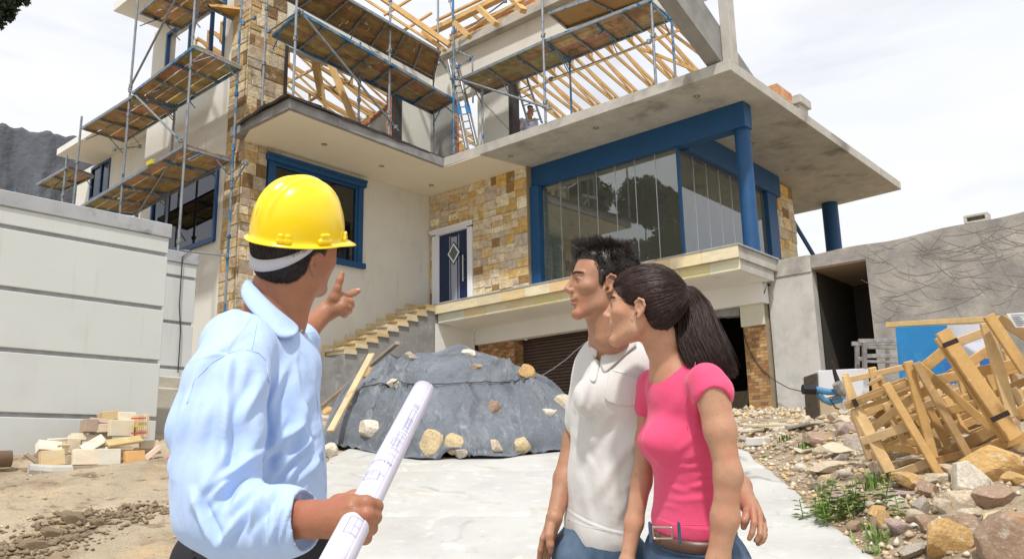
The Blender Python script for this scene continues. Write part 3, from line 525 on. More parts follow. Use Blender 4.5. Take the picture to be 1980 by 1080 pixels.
P2 = root('plinth', (5.0, 10.5, 1.3), 'unpainted rough concrete plinth beside the pale grey boundary wall', 'plinth')
mb = MB(); mb.box(4.45, 6.2, 10.0, 10.98, 1.0, 2.05); mb.box(4.45, 6.0, 10.3, 10.99, 2.05, 2.32); mb.box(4.45, 5.9, 10.6, 10.985, 2.32, 2.5); mb.build('blocks', mat('plinth_concrete', (.44, .40, .33), .9, noise=(2, .1), bump=(20, .5), stain=[(2, (.30, .27, .21), .55, .7), (5, (.55, .52, .45), .6, .75)]), P2, .02)
cb = root('cable', onY(352, 490, 10.95), 'thin black cable hanging down the shorter grey wall', 'cable'); mb = MB()
mb.path([onY(x, y, 10.97) for x, y in ((370, 484), (353, 496), (350, 540), (347, 590), (349, 640), (346, 690), (344, 720))], .008); mb.build('cord', mat('black_rubber', (.02, .02, .02), .6), cb)
# ---------------------------------------------------------------- rough wall on the right
RW = root('retaining_wall', (20.2, 6, 2.3), 'high rough grey rendered retaining wall with a dark doorway on the right', 'wall')
def tz(y): return 6.24+.02*math.sin(y*3)+.10*max(0, 6-y)/3
mb = MB()
def seg(y0, y1, z0, z1=None, x=20.2):
    n = max(1, int((y1-y0)/.25))
    for k in range(n):
        a, b = y0+(y1-y0)*k/n, y0+(y1-y0)*(k+1)/n; j = .015
        mb.hexa([(x, a, z0), (x+.35, a, z0), (x+.35, b, z0), (x, b, z0), (x, a, z1 or tz(a)), (x+.35, a, z1 or tz(a)), (x+.35, b, z1 or tz(b)), (x, b, z1 or tz(b))])
seg(-4, 6.5, 1.5); seg(6.5, 7.82, 5.9); mb.build('rough_render', MT['render_rough'], RW)
mb = MB(); seg(7.82, 8.98, 1.5, 5.8); mb.build('block_pier', MT['blockwork'], RW, .006)
mb = MB(); mb.box(20.17, 20.55, 7.82, 8.95, 5.803, 6.24); mb.build('cast_band', MT['concrete'], RW, .01)
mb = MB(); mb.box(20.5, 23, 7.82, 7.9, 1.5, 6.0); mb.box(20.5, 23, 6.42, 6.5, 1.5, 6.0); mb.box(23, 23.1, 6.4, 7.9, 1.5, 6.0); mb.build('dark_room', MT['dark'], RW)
mb = MB(); mb.box(20.22, 23.1, 6.4, 7.9, 5.86, 5.9); mb.build('doorway_soffit', mat('tan_soffit', (.30, .22, .15), .9, noise=(2, .1)), RW)
# scratched keying lines in the render
random.seed(11); mb = MB()
for k in range(130):
    y, z = random.uniform(2.2, 6.3), random.uniform(4.35, 6.1); a = random.gauss(.5, .7); Ln = random.uniform(.15, .6); pts = []
    for s in np.linspace(-1, 1, 5): pts.append((20.196, y+Ln*s*math.cos(a), min(z+Ln*s*math.sin(a)*.7+.05*s*s, tz(y)-.06)))
    mb.path(pts, lambda t: .0034*math.sin(math.pi*min(max(t, .05), .95))+.001, 4)
mb.build('key_scratches', mat('scratch', (.285, .265, .235), .95), RW)
bl = root('concrete_block', (20.35, 4.15, 6.5), 'single hollow concrete block lying on top of the rough wall', 'block')
q = onX(1890, 432, 20.3); mb = MB(); x, y, z = 20.3, q[1], tz(q[1])-.01
mb.box(x-.1, x+.2, y-.24, y+.24, z, z+.05); mb.box(x-.1, x+.2, y-.24, y+.24, z+.15, z+.2); mb.box(x-.1, x+.2, y-.24, y-.18, z+.05, z+.15); mb.box(x-.1, x+.2, y+.18, y+.24, z+.05, z+.15); mb.box(x+.1, x+.2, y-.18, y+.18, z+.05, z+.15); mb.build('shell', MT['concrete'], bl, .006)
# ---------------------------------------------------------------- stone stairs
ST = root('staircase', (16, 18.9, 4), 'sandstone clad staircase climbing to the front door', 'staircase')
n = 9; zt_, xt = 6.24, 18.02; sx, sz = .385, .2; random.seed(5)
TC = [(.62, .50, .30), (.66, .56, .38), (.56, .42, .22), (.6, .52, .36), (.66, .47, .24), (.64, .56, .42)]
for k in range(n):
    x0 = xt-sx*(k+1); z = zt_-sz*k-.01; y0 = 18.9; mb = MB()
    for za, zb, e in ((z-.090, z, .045), (z-.215, z-.093, .0)):
        y = y0-.03
        while y < 19.82: w = min(random.choice((.5, .7, .4)), 19.83-y); mb.box(x0-e, x0+(sx+.0 if e > .03 else .03), y, y+w-.004, za, zb, random.choice(TC)); y += w
    mb.box(x0-.02, x0+sx+.02, y0-.052, y0-.031, z-.205, z-.092, random.choice(TC)); mb.build('step', MT['cladding'], ST, .004)
for k in range(n+1):
    x0 = xt-sx*k; z = zt_-sz*k+.0; mb = MB(); mb.box(x0-.42, x0-.03, 19.72, 19.83, z-.1, z+.12, random.choice(TC)); mb.build('upstand', MT['cladding'], ST, .004)
mb = MB()
for k in range(n): mb.box(xt-sx*(k+1), xt-sx*k, 18.9, 19.83, 1.6, zt_-sz*k-.20)
mb.box(xt-sx*n-1.4, xt-sx*n, 18.9, 19.83, 1.6, zt_-sz*n-.16); mb.box(xt, 18.69, 18.92, 19.83, 5.0, 6.2); mb.build('base', mat('grey_stair_base', (.27, .27, .26), .9, noise=(2, .15), bump=(30, .3), stain=[(1.5, (.18, .18, .18), .5, .7), (4, (.4, .39, .36), .6, .75)]), ST, .006)
# ---------------------------------------------------------------- scaffolding
def pk(x, y, pl): return {'X': onX, 'Y': onY, 'Z': onZ, 'D': at}[pl[0]](x, y, pl[1])
def coupler(mb, p, d=(0, 0, 1)):
    p = Vector(p); mb.tube(p-Vector((0, 0, .05)), p+Vector((0, 0, .05)), .058, 8); mb.bar(p+Vector((-.02, -.09, .02)), p+Vector((.02, .09, .02)), .035, .05)
def spole(par, a, b, r=.034, m='steel', name='pole', coup=()):
    mb = MB(); mb.tube(a, b, r, 10); a, b = Vector(a), Vector(b)
    for c in coup: coupler(mb, a.lerp(b, c))
    return mb.build(name, MT[m], par)
def foot(par, p):
    mb = MB(); p = Vector(p); mb.tube(p, p+Vector((0, 0, .25)), .022, 8); mb.box(p.x-.08, p.x+.08, p.y-.08, p.y+.08, p.z, p.z+.015); mb.tube(p+Vector((0, 0, .16)), p+Vector((0, 0, .19)), .05, 8); mb.build('base_plate', MT['steel'], par)
BC = [(.36, .245, .115), (.40, .275, .13), (.33, .22, .105), (.43, .30, .14), (.30, .20, .095), (.38, .26, .12)]
def deck(par, FL, FR, BL, BR, nb=5, nt=5, gap=.018, mt='steel', side='steel', bright=1.0, seed=0, braced=True):
    rnd = random.Random(seed); FL, FR, BL, BR = map(Vector, (FL, FR, BL, BR)); up = Vector((0, 0, 1)); n = nt-1
    for i in range(nb):
        s0, s1 = i/nb, (i+1)/nb; mb = MB(); k = 0.0
        while k < 1-.01:
            k1 = min(1, k+rnd.uniform(.3, .6)); 
            if 1-k1 < .12: k1 = 1
            a0, a1 = FL.lerp(FR, k+.002), FL.lerp(FR, k1-.002); b0, b1 = BL.lerp(BR, k+.002), BL.lerp(BR, k1-.002); w = (b0-a0).length; g0, g1 = s0+gap/w*rnd.uniform(.1, 1.0), s1-gap/w*rnd.uniform(.1, 1.0)
            z = up*rnd.uniform(.0, .012); P_ = [a0.lerp(b0, g0), a1.lerp(b1, g0), a1.lerp(b1, g1), a0.lerp(b0, g1)]; c = rnd.choice(BC); c = tuple(q*bright*rnd.uniform(.85, 1.2) for q in c)
            mb.hexa([p+z for p in P_]+[p+z+up*.045 for p in P_], c); k = k1
        mb.build('plank', MT['board'], par)
    for A, B, nm in ((FL, FR, 'ledger'), (BL, BR, 'ledger')):
        mb = MB(); o = (A-(BL+FL)/2).normalized()*.03
        mb.bar(A+o-up*.03, B+o-up*.03, .05, .085); mb.build(nm, MT[side], par)
    for j in range(nt):
        k = (j+.02)/n if j == 0 else (j-.02)/n if j == nt-1 else j/n
        a, b = FL.lerp(FR, k), BL.lerp(BR, k); mb = MB(); mb.bar(a-up*.045, b-up*.045, .05, .07); mb.build('transom', MT['steel' if j % 2 else mt], par)
        if braced and j in (0, nt-1, n//2):
            e = (FR-FL).normalized()*.0
            for p, q in ((a, b), (b, a)):
                mb = MB(); mb.tube(p-up*.45, p.lerp(q, .38)-up*.06, .018, 6); mb.build('knee_brace', MT[mt], par)
def tube(par, p, q, r=.032, m='steel', n='brace_pole', cl=True):
    mb = MB(); mb.tube(p, q, r, 9)
    if cl: coupler(mb, Vector(p).lerp(Vector(q), .03)); coupler(mb, Vector(p).lerp(Vector(q), .97))
    mb.build(n, MT[m], par)
# A: left facade
SA = root('scaffolding', (10.0, 20, 2), 'tall scaffolding tower with four plank decks on the left facade', 'scaffolding', 'scaffolding around the house')
XF, XB = ('X', 10.0), ('X', 11.25)
def vert(par, x, y, pl, zb, zt, m='steel', r=.034, coup=(.3, .6, .85)): p = pk(x, y, pl); return spole(par, (p[0], p[1], zb), (p[0], p[1], zt), r, m, 'pole', coup)
vert(SA, 360, 255, XF, 2.2, 18.0); vert(SA, 249, 210, XF, 2.2, 17.5); vert(SA, 150, 310, XF, 2.2, 12.35); vert(SA, 125, 345, XF, 2.2, 11.3)
vert(SA, 452, 280, XB, 2.2, 14.3, 'steel_blue', .034, (.42, .55, .62, .75)); vert(SA, 335, 250, XB, 2.2, 12.0); vert(SA, 121, 372, XB, 2.2, 11.0); vert(SA, 27, 400, ('X', 10.0), 2.2, 11.2, 'steel_blue')
deck(SA, pk(259, 179, XF), pk(378, 89, XF), pk(340, 205, XB), pk(466, 129, XB), 4, 4, .03, 'steel_blue', 'steel_blue', 1.15, 1)
deck(SA, pk(272, 24, XF), pk(345, -38, XF), pk(349, 53, XB), pk(432, 0, XB), 4, 3, .03, 'steel', 'steel', 1.2, 2)
deck(SA, pk(161, 247, XF), pk(258, 186, XF), pk(239, 271, XB), pk(340, 208, XB), 3, 4, .03, 'steel', 'steel', 1.15, 3)
deck(SA, pk(158, 399, XF), pk(357, 281, XF), pk(255, 412, XB), pk(446, 307, XB), 4, 6, .03, 'steel_blue', 'steel', 1.0, 4)
deck(SA, pk(73, 355, XF), pk(131, 322, XF), pk(121, 367, XB), pk(180, 339, XB), 4, 3, .02, 'steel', 'steel', 1.0, 5)
tube(SA, pk(249, 172, XF), pk(352, 275, XF)); tube(SA, pk(347, 285, XF), pk(262, 420, XB)); tube(SA, pk(250, 172, XF), pk(345, -12, XF)); tube(SA, pk(388, -10, XF), pk(372, 75, XB), .034, 'steel')
tube(SA, pk(238, 264, XB), pk(345, 203, XB)); tube(SA, pk(338, 482, XF), pk(441, 495, XB), .025); tube(SA, pk(219, 289, XF), pk(272, 283, XB), .02)
tube(SA, pk(446, 335, XB), pk(476, 312, XB), .02, 'steel'); tube(SA, pk(448, 362, XB), pk(477, 314, XB), .022, 'steel_blue')
mb = MB(); a_, b_, c_, d_ = pk(398, 4, ('X', 10.9)), pk(497, 24, ('X', 12.0)), pk(470, 43, ('X', 12.0)), pk(408, 14, ('X', 10.9)); up = np.array([0, 0, .03])
mb.hexa([a_, b_, c_, d_, a_+up, b_+up, c_+up, d_+up]); mb.build('plywood_sheet', MT['ply'], SA)
mb = MB(); mb.bar(pk(396, 10, ('X', 10.85)), pk(470, 47, ('X', 11.95)), .04, .1); mb.build('ledger', MT['steel'], SA)
tube(SA, pk(470, 46, XB), pk(492, 34, XB), .025, 'steel_blue')
mb = MB(); p = pk(296, 316, XF); mb.box(p[0]-.12, p[0]-.035, p[1]-.16, p[1]+.16, p[2]-.06, p[2]+.06); mb.build('yellow_tag', mat('yellow_paint', (.62, .50, .03), .5), SA)
# B: over the plastered wall, standing on the canopy's left arm
SB = root('scaffolding', (11.4, 17.15, 10.44), 'scaffolding with two long plank decks standing on the canopy above the plastered wall', 'scaffolding', 'scaffolding around the house')
YF, YB = ('Y', 17.35), ('Y', 18.65)
zt_ = 15.9
vert(SB, 570, 100, ('Y', 17.15), 10.45, zt_); vert(SB, 511, 110, ('Y', 18.9), 10.45, zt_); vert(SB, 753, 150, ('Y', 17.5), 10.45, zt_, 'steel', .036, (.15, .5, .8)); vert(SB, 877, 200, ('Y', 17.05), 10.45, 16.2, 'steel_blue', .036, (.1, .45, .7))
p = pk(847, 60, ('Y', 17.45)); spole(SB, (p[0], p[1], pk(847, 106, ('Y', 17.45))[2]), (p[0], p[1], 16), .034, 'steel')
vert(SB, 694, 200, ('Y', 18.3), 10.45, 12.6, 'steel'); p = pk(697, 80, ('Y', 18.8)); spole(SB, (p[0], p[1], 12.9), (p[0], p[1], 13.9), .03, 'steel_blue'); vert(SB, 839, 215, ('Y', 18.5), 10.45, 13.2, 'steel', .028, ())
p = pk(838, 155, ('Y', 18.65)); spole(SB, (p[0], p[1], 12.7), (p[0], p[1], 14.0), .026, 'steel', 'pole', (.9,))
deck(SB, pk(577, 22, YF), pk(877, 193, YF), pk(528, 66, YB), pk(838, 217, YB), 6, 8, .008, 'steel_blue', 'steel_blue', .95, 6)
deck(SB, pk(590, -50, YF), pk(850, 101, YF), pk(530, -18, YB), pk(838, 150, YB), 6, 8, .008, 'steel', 'steel', .85, 7)
tube(SB, pk(577, 18, ('Y', 17.3)), pk(770, 253, ('Y', 17.45)), .034); tube(SB, pk(519, 62, ('Y', 18.8)), pk(574, 24, ('Y', 17.3)), .026); tube(SB, pk(874, 152, ('X', 16.9)), pk(846, 103, ('X', 17.1)), .03)
mb = MB(); mb.path([pk(x, y, ('Y', 18.3)) for x, y in ((710, 80), (714, 92), (722, 100), (731, 102), (737, 96))], .008, 5); mb.build('loose_cord', MT['dark'], SB)
# C: along the canopy front
SCF = root('scaffolding', (17.1, 13, 10.44), 'scaffolding with a sloping line of plank decks standing on the canopy front edge', 'scaffolding', 'scaffolding around the house')
XA, XC = ('X', 17.15), ('X', 18.3)
vert(SCF, 1052, 130, ('X', 17.05), 10.45, 16.2, 'steel', .036, (.1, .45, .7)); vert(SCF, 1264, 90, ('X', 17.2), 10.45, 15, 'steel', .036, (.3, .75)); vert(SCF, 1302, 90, ('X', 17.6), 10.45, 15.2, 'steel_blue', .034, (.4, .7)); vert(SCF, 1103, 160, ('X', 18.0), 10.45, 12.8, 'steel_blue', .03, (.9,)); vert(SCF, 933, 230, ('X', 17.6), 10.45, 12.6, 'steel', .032, (.03, .9))
p = pk(914, 150, ('X', 17.9)); spole(SCF, (p[0], p[1], 12.4), (p[0], p[1], 13.9), .026, 'steel')
deck(SCF, pk(892, 152, XA), pk(1052, 80, XA), pk(932, 180, XC), pk(1100, 114, XC), 4, 4, .008, 'steel', 'steel', .9, 8)
deck(SCF, pk(1054, 79, XA), pk(1256, 0, XA), pk(1101, 113, XC), pk(1293, 36, XC), 4, 5, .008, 'steel_blue', 'steel', .95, 9)
mb = MB(); a_, b_, c_, d_ = pk(1062, 24, XA), pk(1225, -32, XA), pk(1290, -14, XC), pk(1096, 52, XC); up = np.array([0, 0, .03]); 
mb.hexa([a_, b_, c_, d_, a_+up, b_+up, c_+up, d_+up]); mb.build('plywood_sheet', MT['ply'], SCF)
for q in ((a_, d_), (a_, b_), (d_, c_), ((a_+b_)/2, (c_+d_)/2), (b_, c_)):
    mb = MB(); mb.bar(q[0]-up, q[1]-up, .06, .09); mb.build('ledger', MT['steel'], SCF)
tube(SCF, pk(878, 150, XA), pk(1066, 211, ('X', 17.0)), .036); tube(SCF, pk(1060, 155, XC), pk(1262, 78, XA), .02, 'steel'); tube(SCF, pk(885, 70, XC), pk(980, 0, XC), .026, 'steel'); tube(SCF, pk(913, 175, XC), pk(985, 252, XC), .012, 'steel', 'brace_pole', False)
tube(SCF, pk(880, 62, XA), pk(870, 0, XC), .024); tube(SCF, pk(1255, 0, XA), pk(1297, 36, ('X', 17.6)), .03, 'steel_blue'); tube(SCF, pk(912, 112, XC), pk(884, 98, XC), .024); tube(SCF, pk(884, 130, XA), pk(908, 115, XC), .02, 'steel_blue'); tube(SCF, pk(877, 170, XA), pk(900, 160, XC), .02, 'steel_blue')
# ladders
def ladder(name, r1, r2, pl, n, w, m, lab, tape=False):
    R_ = root(name, pk(*r1[1], pl), lab, 'ladder'); A0, A1 = Vector(pk(*r1[0], pl)), Vector(pk(*r1[1], pl)); B0, B1 = Vector(pk(*r2[0], pl)), Vector(pk(*r2[1], pl))
    for a, b in ((A0, A1), (B0, B1)): mb = MB(); mb.bar(a, b, w, w*1.8, (1, 0, 0)); mb.build('rail', m, R_, .004)
    for k in range(n): s = (k+.5)/n; mb = MB(); mb.tube(A0.lerp(A1, s), B0.lerp(B1, s), .018, 6); mb.build('rung', m, R_)
    if tape:
        for a, b in ((A0, A1), (B0, B1)): mb = MB(); mb.bar(a.lerp(b, .52)-Vector((.01, 0, 0)), a.lerp(b, .63)-Vector((.01, 0, 0)), w+.015, w*1.8+.015, (1, 0, 0)); mb.build('blue_tape', mat('blue_tape', (.05, .25, .55), .5), R_)
ladder('ladder', ((868, 117), (903, 288)), ((884, 122), (922, 281)), ('X', 17.45), 12, .07, MT['alu'], 'aluminium ladder with blue bands leaning in the inner corner of the upper floor', True)
ladder('ladder', ((996, 152), (1023, 243)), ((1016, 143), (1048, 238)), ('X', 18.35), 6, .04, MT['steel'], 'thin dark steel ladder behind the worker on the upper floor')
cl = root('cleat_board', pk(860, 92, ('X', 18.2)), 'short pale board standing on the inner corner beside the ladder', 'board'); mb = MB(); mb.bar(pk(857, 74, ('X', 18.0)), pk(862, 98, ('X', 18.0)), .1, .06); mb.build('timber', MT['white_gloss'], cl)
# ---------------------------------------------------------------- trees: one to the left of the frame whose twigs hang into the corner
MT['leaf'] = mat('leaf', (.018, .035, .014), .6, noise=(1.5, .5)); MT['bark'] = mat('bark', (.10, .08, .06), .95, noise=(8, .3), bump=(20, .5))
def leaves(name, cs, rad_, n, size, m, par, seed=0, shell=.5):
    rs = np.random.RandomState(seed); V = []; 
    tot = sum(r**2 for r in rad_)
    for c, r in zip(cs, rad_):
        k = int(n*r*r/tot); d = rs.normal(size=(k, 3)); d /= np.linalg.norm(d, axis=1)[:, None]; d[:, 2] *= .8
        q = np.array(c)+d*r*(shell+(1-shell)*rs.rand(k, 1)**.5)*(1+.25*vnoise(d*2.5+seed+r)[:, None])
        nn = rs.normal(size=(k, 3))+d*.5; nn /= np.linalg.norm(nn, axis=1)[:, None]; t = np.cross(nn, rs.normal(size=(k, 3))); t /= np.linalg.norm(t, axis=1)[:, None]; b = np.cross(nn, t); s = size*(.6+.8*rs.rand(k, 1))
        V.append(np.stack([q-t*s, q-b*s*.45, q+t*s, q+b*s*.45], 1))
    V = np.concatenate(V).reshape(-1, 3); return np_mesh(name, V, np.arange(len(V)).reshape(-1, 4), m, par, False)
def tree(loc, top, R_, lab, n, size, seed, spread=1.0):
    rs = random.Random(seed); T = root('tree', loc, lab, 'tree'); mb = MB(); L0 = Vector(loc); tp = Vector(top)
    fork = L0.lerp(tp, .45)+Vector((.2, 0, 0)); mb.path([L0-Vector((0, 0, .5)), L0.lerp(fork, .5)+Vector((.12, .1, 0)), fork], lambda t: .32-.12*t, 10); cs, rr = [], []
    for k in range(26):
        g = k*2.4; h = rs.uniform(-.75, .9); rad2 = R_*math.sqrt(max(.05, 1-h*h))*rs.uniform(.3, .85); c = tp+Vector((math.cos(g)*rad2*spread, math.sin(g)*rad2*spread, h*R_)); cs.append(tuple(c)); rr.append(R_*rs.uniform(.2, .36))
        mid = fork.lerp(c, .5)+Vector((rs.uniform(-.3, .3), rs.uniform(-.3, .3), .3)); mb.path([fork, mid, c], lambda t: .10-.085*t, 6)
    mb.build('trunk', MT['bark'], T); leaves('crown', cs, rr, n, size, MT['leaf'], T, seed)
tree((2.0, 23.0, 1.5), (1.6, 23.5, 11.2), 5.0, 'tall dark leafy tree with a twig hanging into the top left corner', 90000, .13, 4)
q = at(-12, -2, 19)
leaves('crown', [tuple(at(-30, -22, 18)), tuple(at(6, 4, 18)), tuple(at(-12, 38, 18)), tuple(at(35, -8, 18)), tuple(at(0, 20, 18.1))], [.7, .33, .24, .26, .3], 5200, .06, MT['leaf'], bpy.data.objects['tree'], 9, .2)
# ---------------------------------------------------------------- tarpaulin covered heap
MT['tarp'] = mat('grey_tarpaulin', (.108, .124, .146), .48, noise=(2.2, .18, 8), bump=[(3.5, .7, (1, 1, .35), .12), (11, .7, (1, .45, .45), .045), (34, .4, (.5, 1, .6), .015), (300, .15)], stain=[(1.6, (.17, .19, .215), .5, .7), (11, (.21, .23, .25), .60, .70), (1.2, (.055, .06, .068), .58, .72)], sheen=.2)
MC_T, MC_L = 11.35, .72
DENTS = [(722, 825, .10), (835, 858, .05), (956, 790, .12), (1060, 796, .10), (1092, 785, .09), (765, 741, .08), (712, 716, .06), (920, 707, .06)]
def tl(X, Y): return X*DX+Y*DY, Y*DX-X*DY
_fr = random.Random(77); TFOLD = []
def _tlp(t, l): return (t*DX-l*DY, t*DY+l*DX)
for k in range(46):
    g = _fr.uniform(-3.1, .4) if k < 36 else _fr.uniform(-3.14, 3.14); r0, r1 = _fr.uniform(.25, .6), _fr.uniform(.75, 1.02); dg = _fr.uniform(-.25, .25)
    TFOLD.append((_tlp(MC_T+2.35*r0*math.sin(g), MC_L+1.7*r0*math.cos(g)), _tlp(MC_T+2.35*r1*math.sin(g+dg), MC_L+1.7*r1*math.cos(g+dg)), _fr.uniform(0, 6), 0, _fr.uniform(.022, .05), _fr.choice((1, 1, -1))*_fr.uniform(.035, .075)))
for k in range(16):
    t_, l_ = MC_T-2.35*_fr.uniform(.35, .75), MC_L+1.7*_fr.uniform(.35, .9); g = _fr.uniform(-.3, .5); q_ = _fr.uniform(.25, .6); TFOLD.append((_tlp(t_, l_), _tlp(t_-q_*math.sin(g), l_-q_*math.cos(g)), k, 0, _fr.uniform(.015, .03), _fr.choice((1, -1))*_fr.uniform(.04, .07)))
def mound_raw(X, Y):
    t, l = tl(X, Y); th = np.arctan2(t-MC_T, l-MC_L); wob = 1+.05*np.sin(3*th+1)+.04*np.sin(7*th)
    r = np.sqrt(np.abs((l-MC_L)/(1.70*wob))**2.3+np.abs((t-MC_T)/(2.35*wob))**2.3)
    return np.clip(1-r, 0, 1)**.5*1.22*(1-.10*np.clip((l-MC_L), -1, 1)*-1*0)+.0*r, r, th
DENTP = []
def mound(X, Y):
    X = np.asarray(X, float); Y = np.asarray(Y, float); h, r, th = mound_raw(X, Y); t, l = tl(X, Y); P0 = np.stack([X, Y, X*0], -1)
    f = .10*(np.abs(vnoise(np.stack([th*3.2, r*1.2, th*0], -1)))-.25)*smooth(.15, .6, r)+.05*(np.abs(vnoise(np.stack([th*9+3, r*2.5, th*0+4], -1)))-.3)*smooth(.3, .8, r)
    q = P0*2.2+.6*np.stack([fbm(P0*1.1, 2), fbm(P0*1.1+7, 2), X*0], -1)
    f = f+.05*(.35-np.abs(vnoise(q*1.3)))+.02*(.3-np.abs(vnoise(q*3.1+3))**.8)
    for (dx_, dy_) in DENTP:
        ddx, ddy = X-dx_, Y-dy_; dd = np.sqrt(ddx**2+ddy**2); f = f-.05*np.exp(-(dd/.16)**2)+.022*np.maximum(0, np.cos(np.arctan2(ddy, ddx)*6+dx_*9))**4*np.exp(-dd/.30)*smooth(.05, .15, dd)
    for (a, b, ra, rb, w_, am) in TFOLD:
        ba = np.array([b[0]-a[0], b[1]-a[1]]); px_, py_ = X-a[0], Y-a[1]; tt = np.clip((px_*ba[0]+py_*ba[1])/(ba@ba), 0, 1); wv = .04*np.sin(tt*7+ra); dx, dy = px_-tt*ba[0]+wv*ba[1], py_-tt*ba[1]-wv*ba[0]; d = np.sqrt(dx*dx+dy*dy)
        f = f+am*np.exp(-d/w_)*np.sin(np.pi*np.clip(tt*.92+.04, 0, 1))**.5
    return gbase(X, Y)+.03+h*(1+.07*vnoise(P0*1.25+2.3)+.13*np.clip((l-MC_L-.1)/1.5, -1, 1))+f*smooth(1.12, .85, r)*1.35
DENTP += [tuple(hit(x, y, mound)[:2]) for x, y, _ in DENTS]
def tarp():
    T, Lq = np.meshgrid(np.linspace(8.85, 13.9, 440), np.linspace(MC_L-2.15, MC_L+2.15, 440), indexing='ij'); X = T*DX-Lq*DY; Y = T*DY+Lq*DX
    _, r, th = mound_raw(X, Y); Z = mound(X, Y); keep = r < 1.03+.035*vnoise(np.stack([th*4, th*0, th*0], -1)); Z = np.where(r > 1.0, gbase(X, Y)+.02+.04*np.abs(vnoise(np.stack([th*14, r*6, th*0], -1))), Z)
    V = np.stack([X, Y, Z], -1).reshape(-1, 3); n = 440; i = np.arange(n*n).reshape(n, n); Fc = np.stack([i[:-1, :-1], i[:-1, 1:], i[1:, 1:], i[1:, :-1]], -1).reshape(-1, 4)[:, ::-1]
    Fc = Fc[keep.ravel()[Fc].all(1)]; used = np.unique(Fc); mp_ = np.zeros(n*n, int); mp_[used] = np.arange(len(used))
    o = np_mesh('tarpaulin', V[used], mp_[Fc], MT['tarp'], None, True); o.location = (0, 0, 0); tag(o, 'creased grey tarpaulin draped over a big heap on the driveway', 'tarpaulin')
    s = o.modifiers.new('s', 'SOLIDIFY'); s.thickness = .012
tarp()
# ---------------------------------------------------------------- rocks
def rock_mat():
    m = mat('sandstone_rock', (.5, .4, .27), .88, noise=(5, .22, 8), bump=[(7, .6, None, .03), (40, .5), (160, .3)], stain=[(2.2, (.50, .27, .08), .55, .72), (3.1, (.60, .56, .48), .56, .72), (4, (.20, .14, .09), .62, .76)])
    nt = m.node_tree; oi = nt.nodes.new('ShaderNodeObjectInfo'); 
    for l in list(nt.links):
        if l.from_node.type == 'RGB': to = l.to_socket; nt.links.new(oi.outputs['Color'], to)
    return m
MT['rock'] = rock_mat()
import bmesh
def rock_mesh(seed, sub=4):
    bm = bmesh.new(); bmesh.ops.create_icosphere(bm, subdivisions=sub, radius=1); rs = np.random.RandomState(seed); V = np.array([v.co for v in bm.verts])
    for k in range(rs.randint(9, 14)):
        n = rs.normal(size=3); n /= np.linalg.norm(n); d = rs.uniform(.42, .85); s = V@n-d; V = V-np.outer(np.maximum(s, 0)*.97, n)
    V = V*(1+.07*fbm(V*2+seed*3.1, 4)[:, None]+.02*fbm(V*9+seed, 3)[:, None]); V /= np.abs(V).max(0)
    for v, c in zip(bm.verts, V): v.co = c
    me = bpy.data.meshes.new('rock'); bm.to_mesh(me); bm.free(); me.materials.append(MT['rock']); 
    for p in me.polygons: p.use_smooth = False
    return me
RM = [rock_mesh(k, 4 if k < 8 else 3) for k in range(16)]
RC = [('cream', (.66, .57, .42)), ('grey', (.46, .41, .35)), ('orange', (.60, .38, .15)), ('tan', (.62, .51, .37)), ('pale', (.70, .64, .52)), ('brown', (.38, .26, .18)), ('ochre', (.66, .52, .31)), ('mauve', (.44, .34, .31))]
def colour_of(lab):
    w = lab.replace('-', ' ').split()
    for a, c in (('orange', 2), ('yellow', 6), ('ochre', 6), ('brown', 5), ('reddish', 5), ('purple', 7), ('lilac', 7), ('mauve', 7), ('grey', 1), ('tan', 3), ('peach', 3), ('cream', 0), ('pale', 4), ('white', 4)):
        if a in w: return RC[c][1]
    return RC[3][1]
def rock(p, s, k, rot, lab, grp=None, cat='rock', name='rock', col=None):
    o = bpy.data.objects.new(name, RM[k % 16]); o.color = (*(col or colour_of(lab)), 1); COL.objects.link(o); o.location = p; o.scale = s; o.rotation_euler = rot; tag(o, lab, cat, grp); return o
rnd = random.Random(21)
def rock_px(x, y, w, h, fn, lab, k, dz=.0, grp=None, f=1.0):
    p = next(q for q in (hit(x, y+h*.28+e, fn) for e in range(0, 60, 2)) if q is not None); D = float((p-CAM)@FW); m_ = D/FPX; sw, sh = w*m_/2*f, h*m_/2*f
    o = rock((p[0]+FW[0]*sw*.4, p[1]+FW[1]*sw*.4, p[2]+sh*(.45+dz)), (sw*1.3, sw*rnd.uniform(.9, 1.15), sh*1.4), k, (rnd.uniform(-.2, .2), rnd.uniform(-.25, .25), YAW-1.57+rnd.uniform(-.5, .5)), lab, grp); return o
G = 'rocks weighing down the tarpaulin'
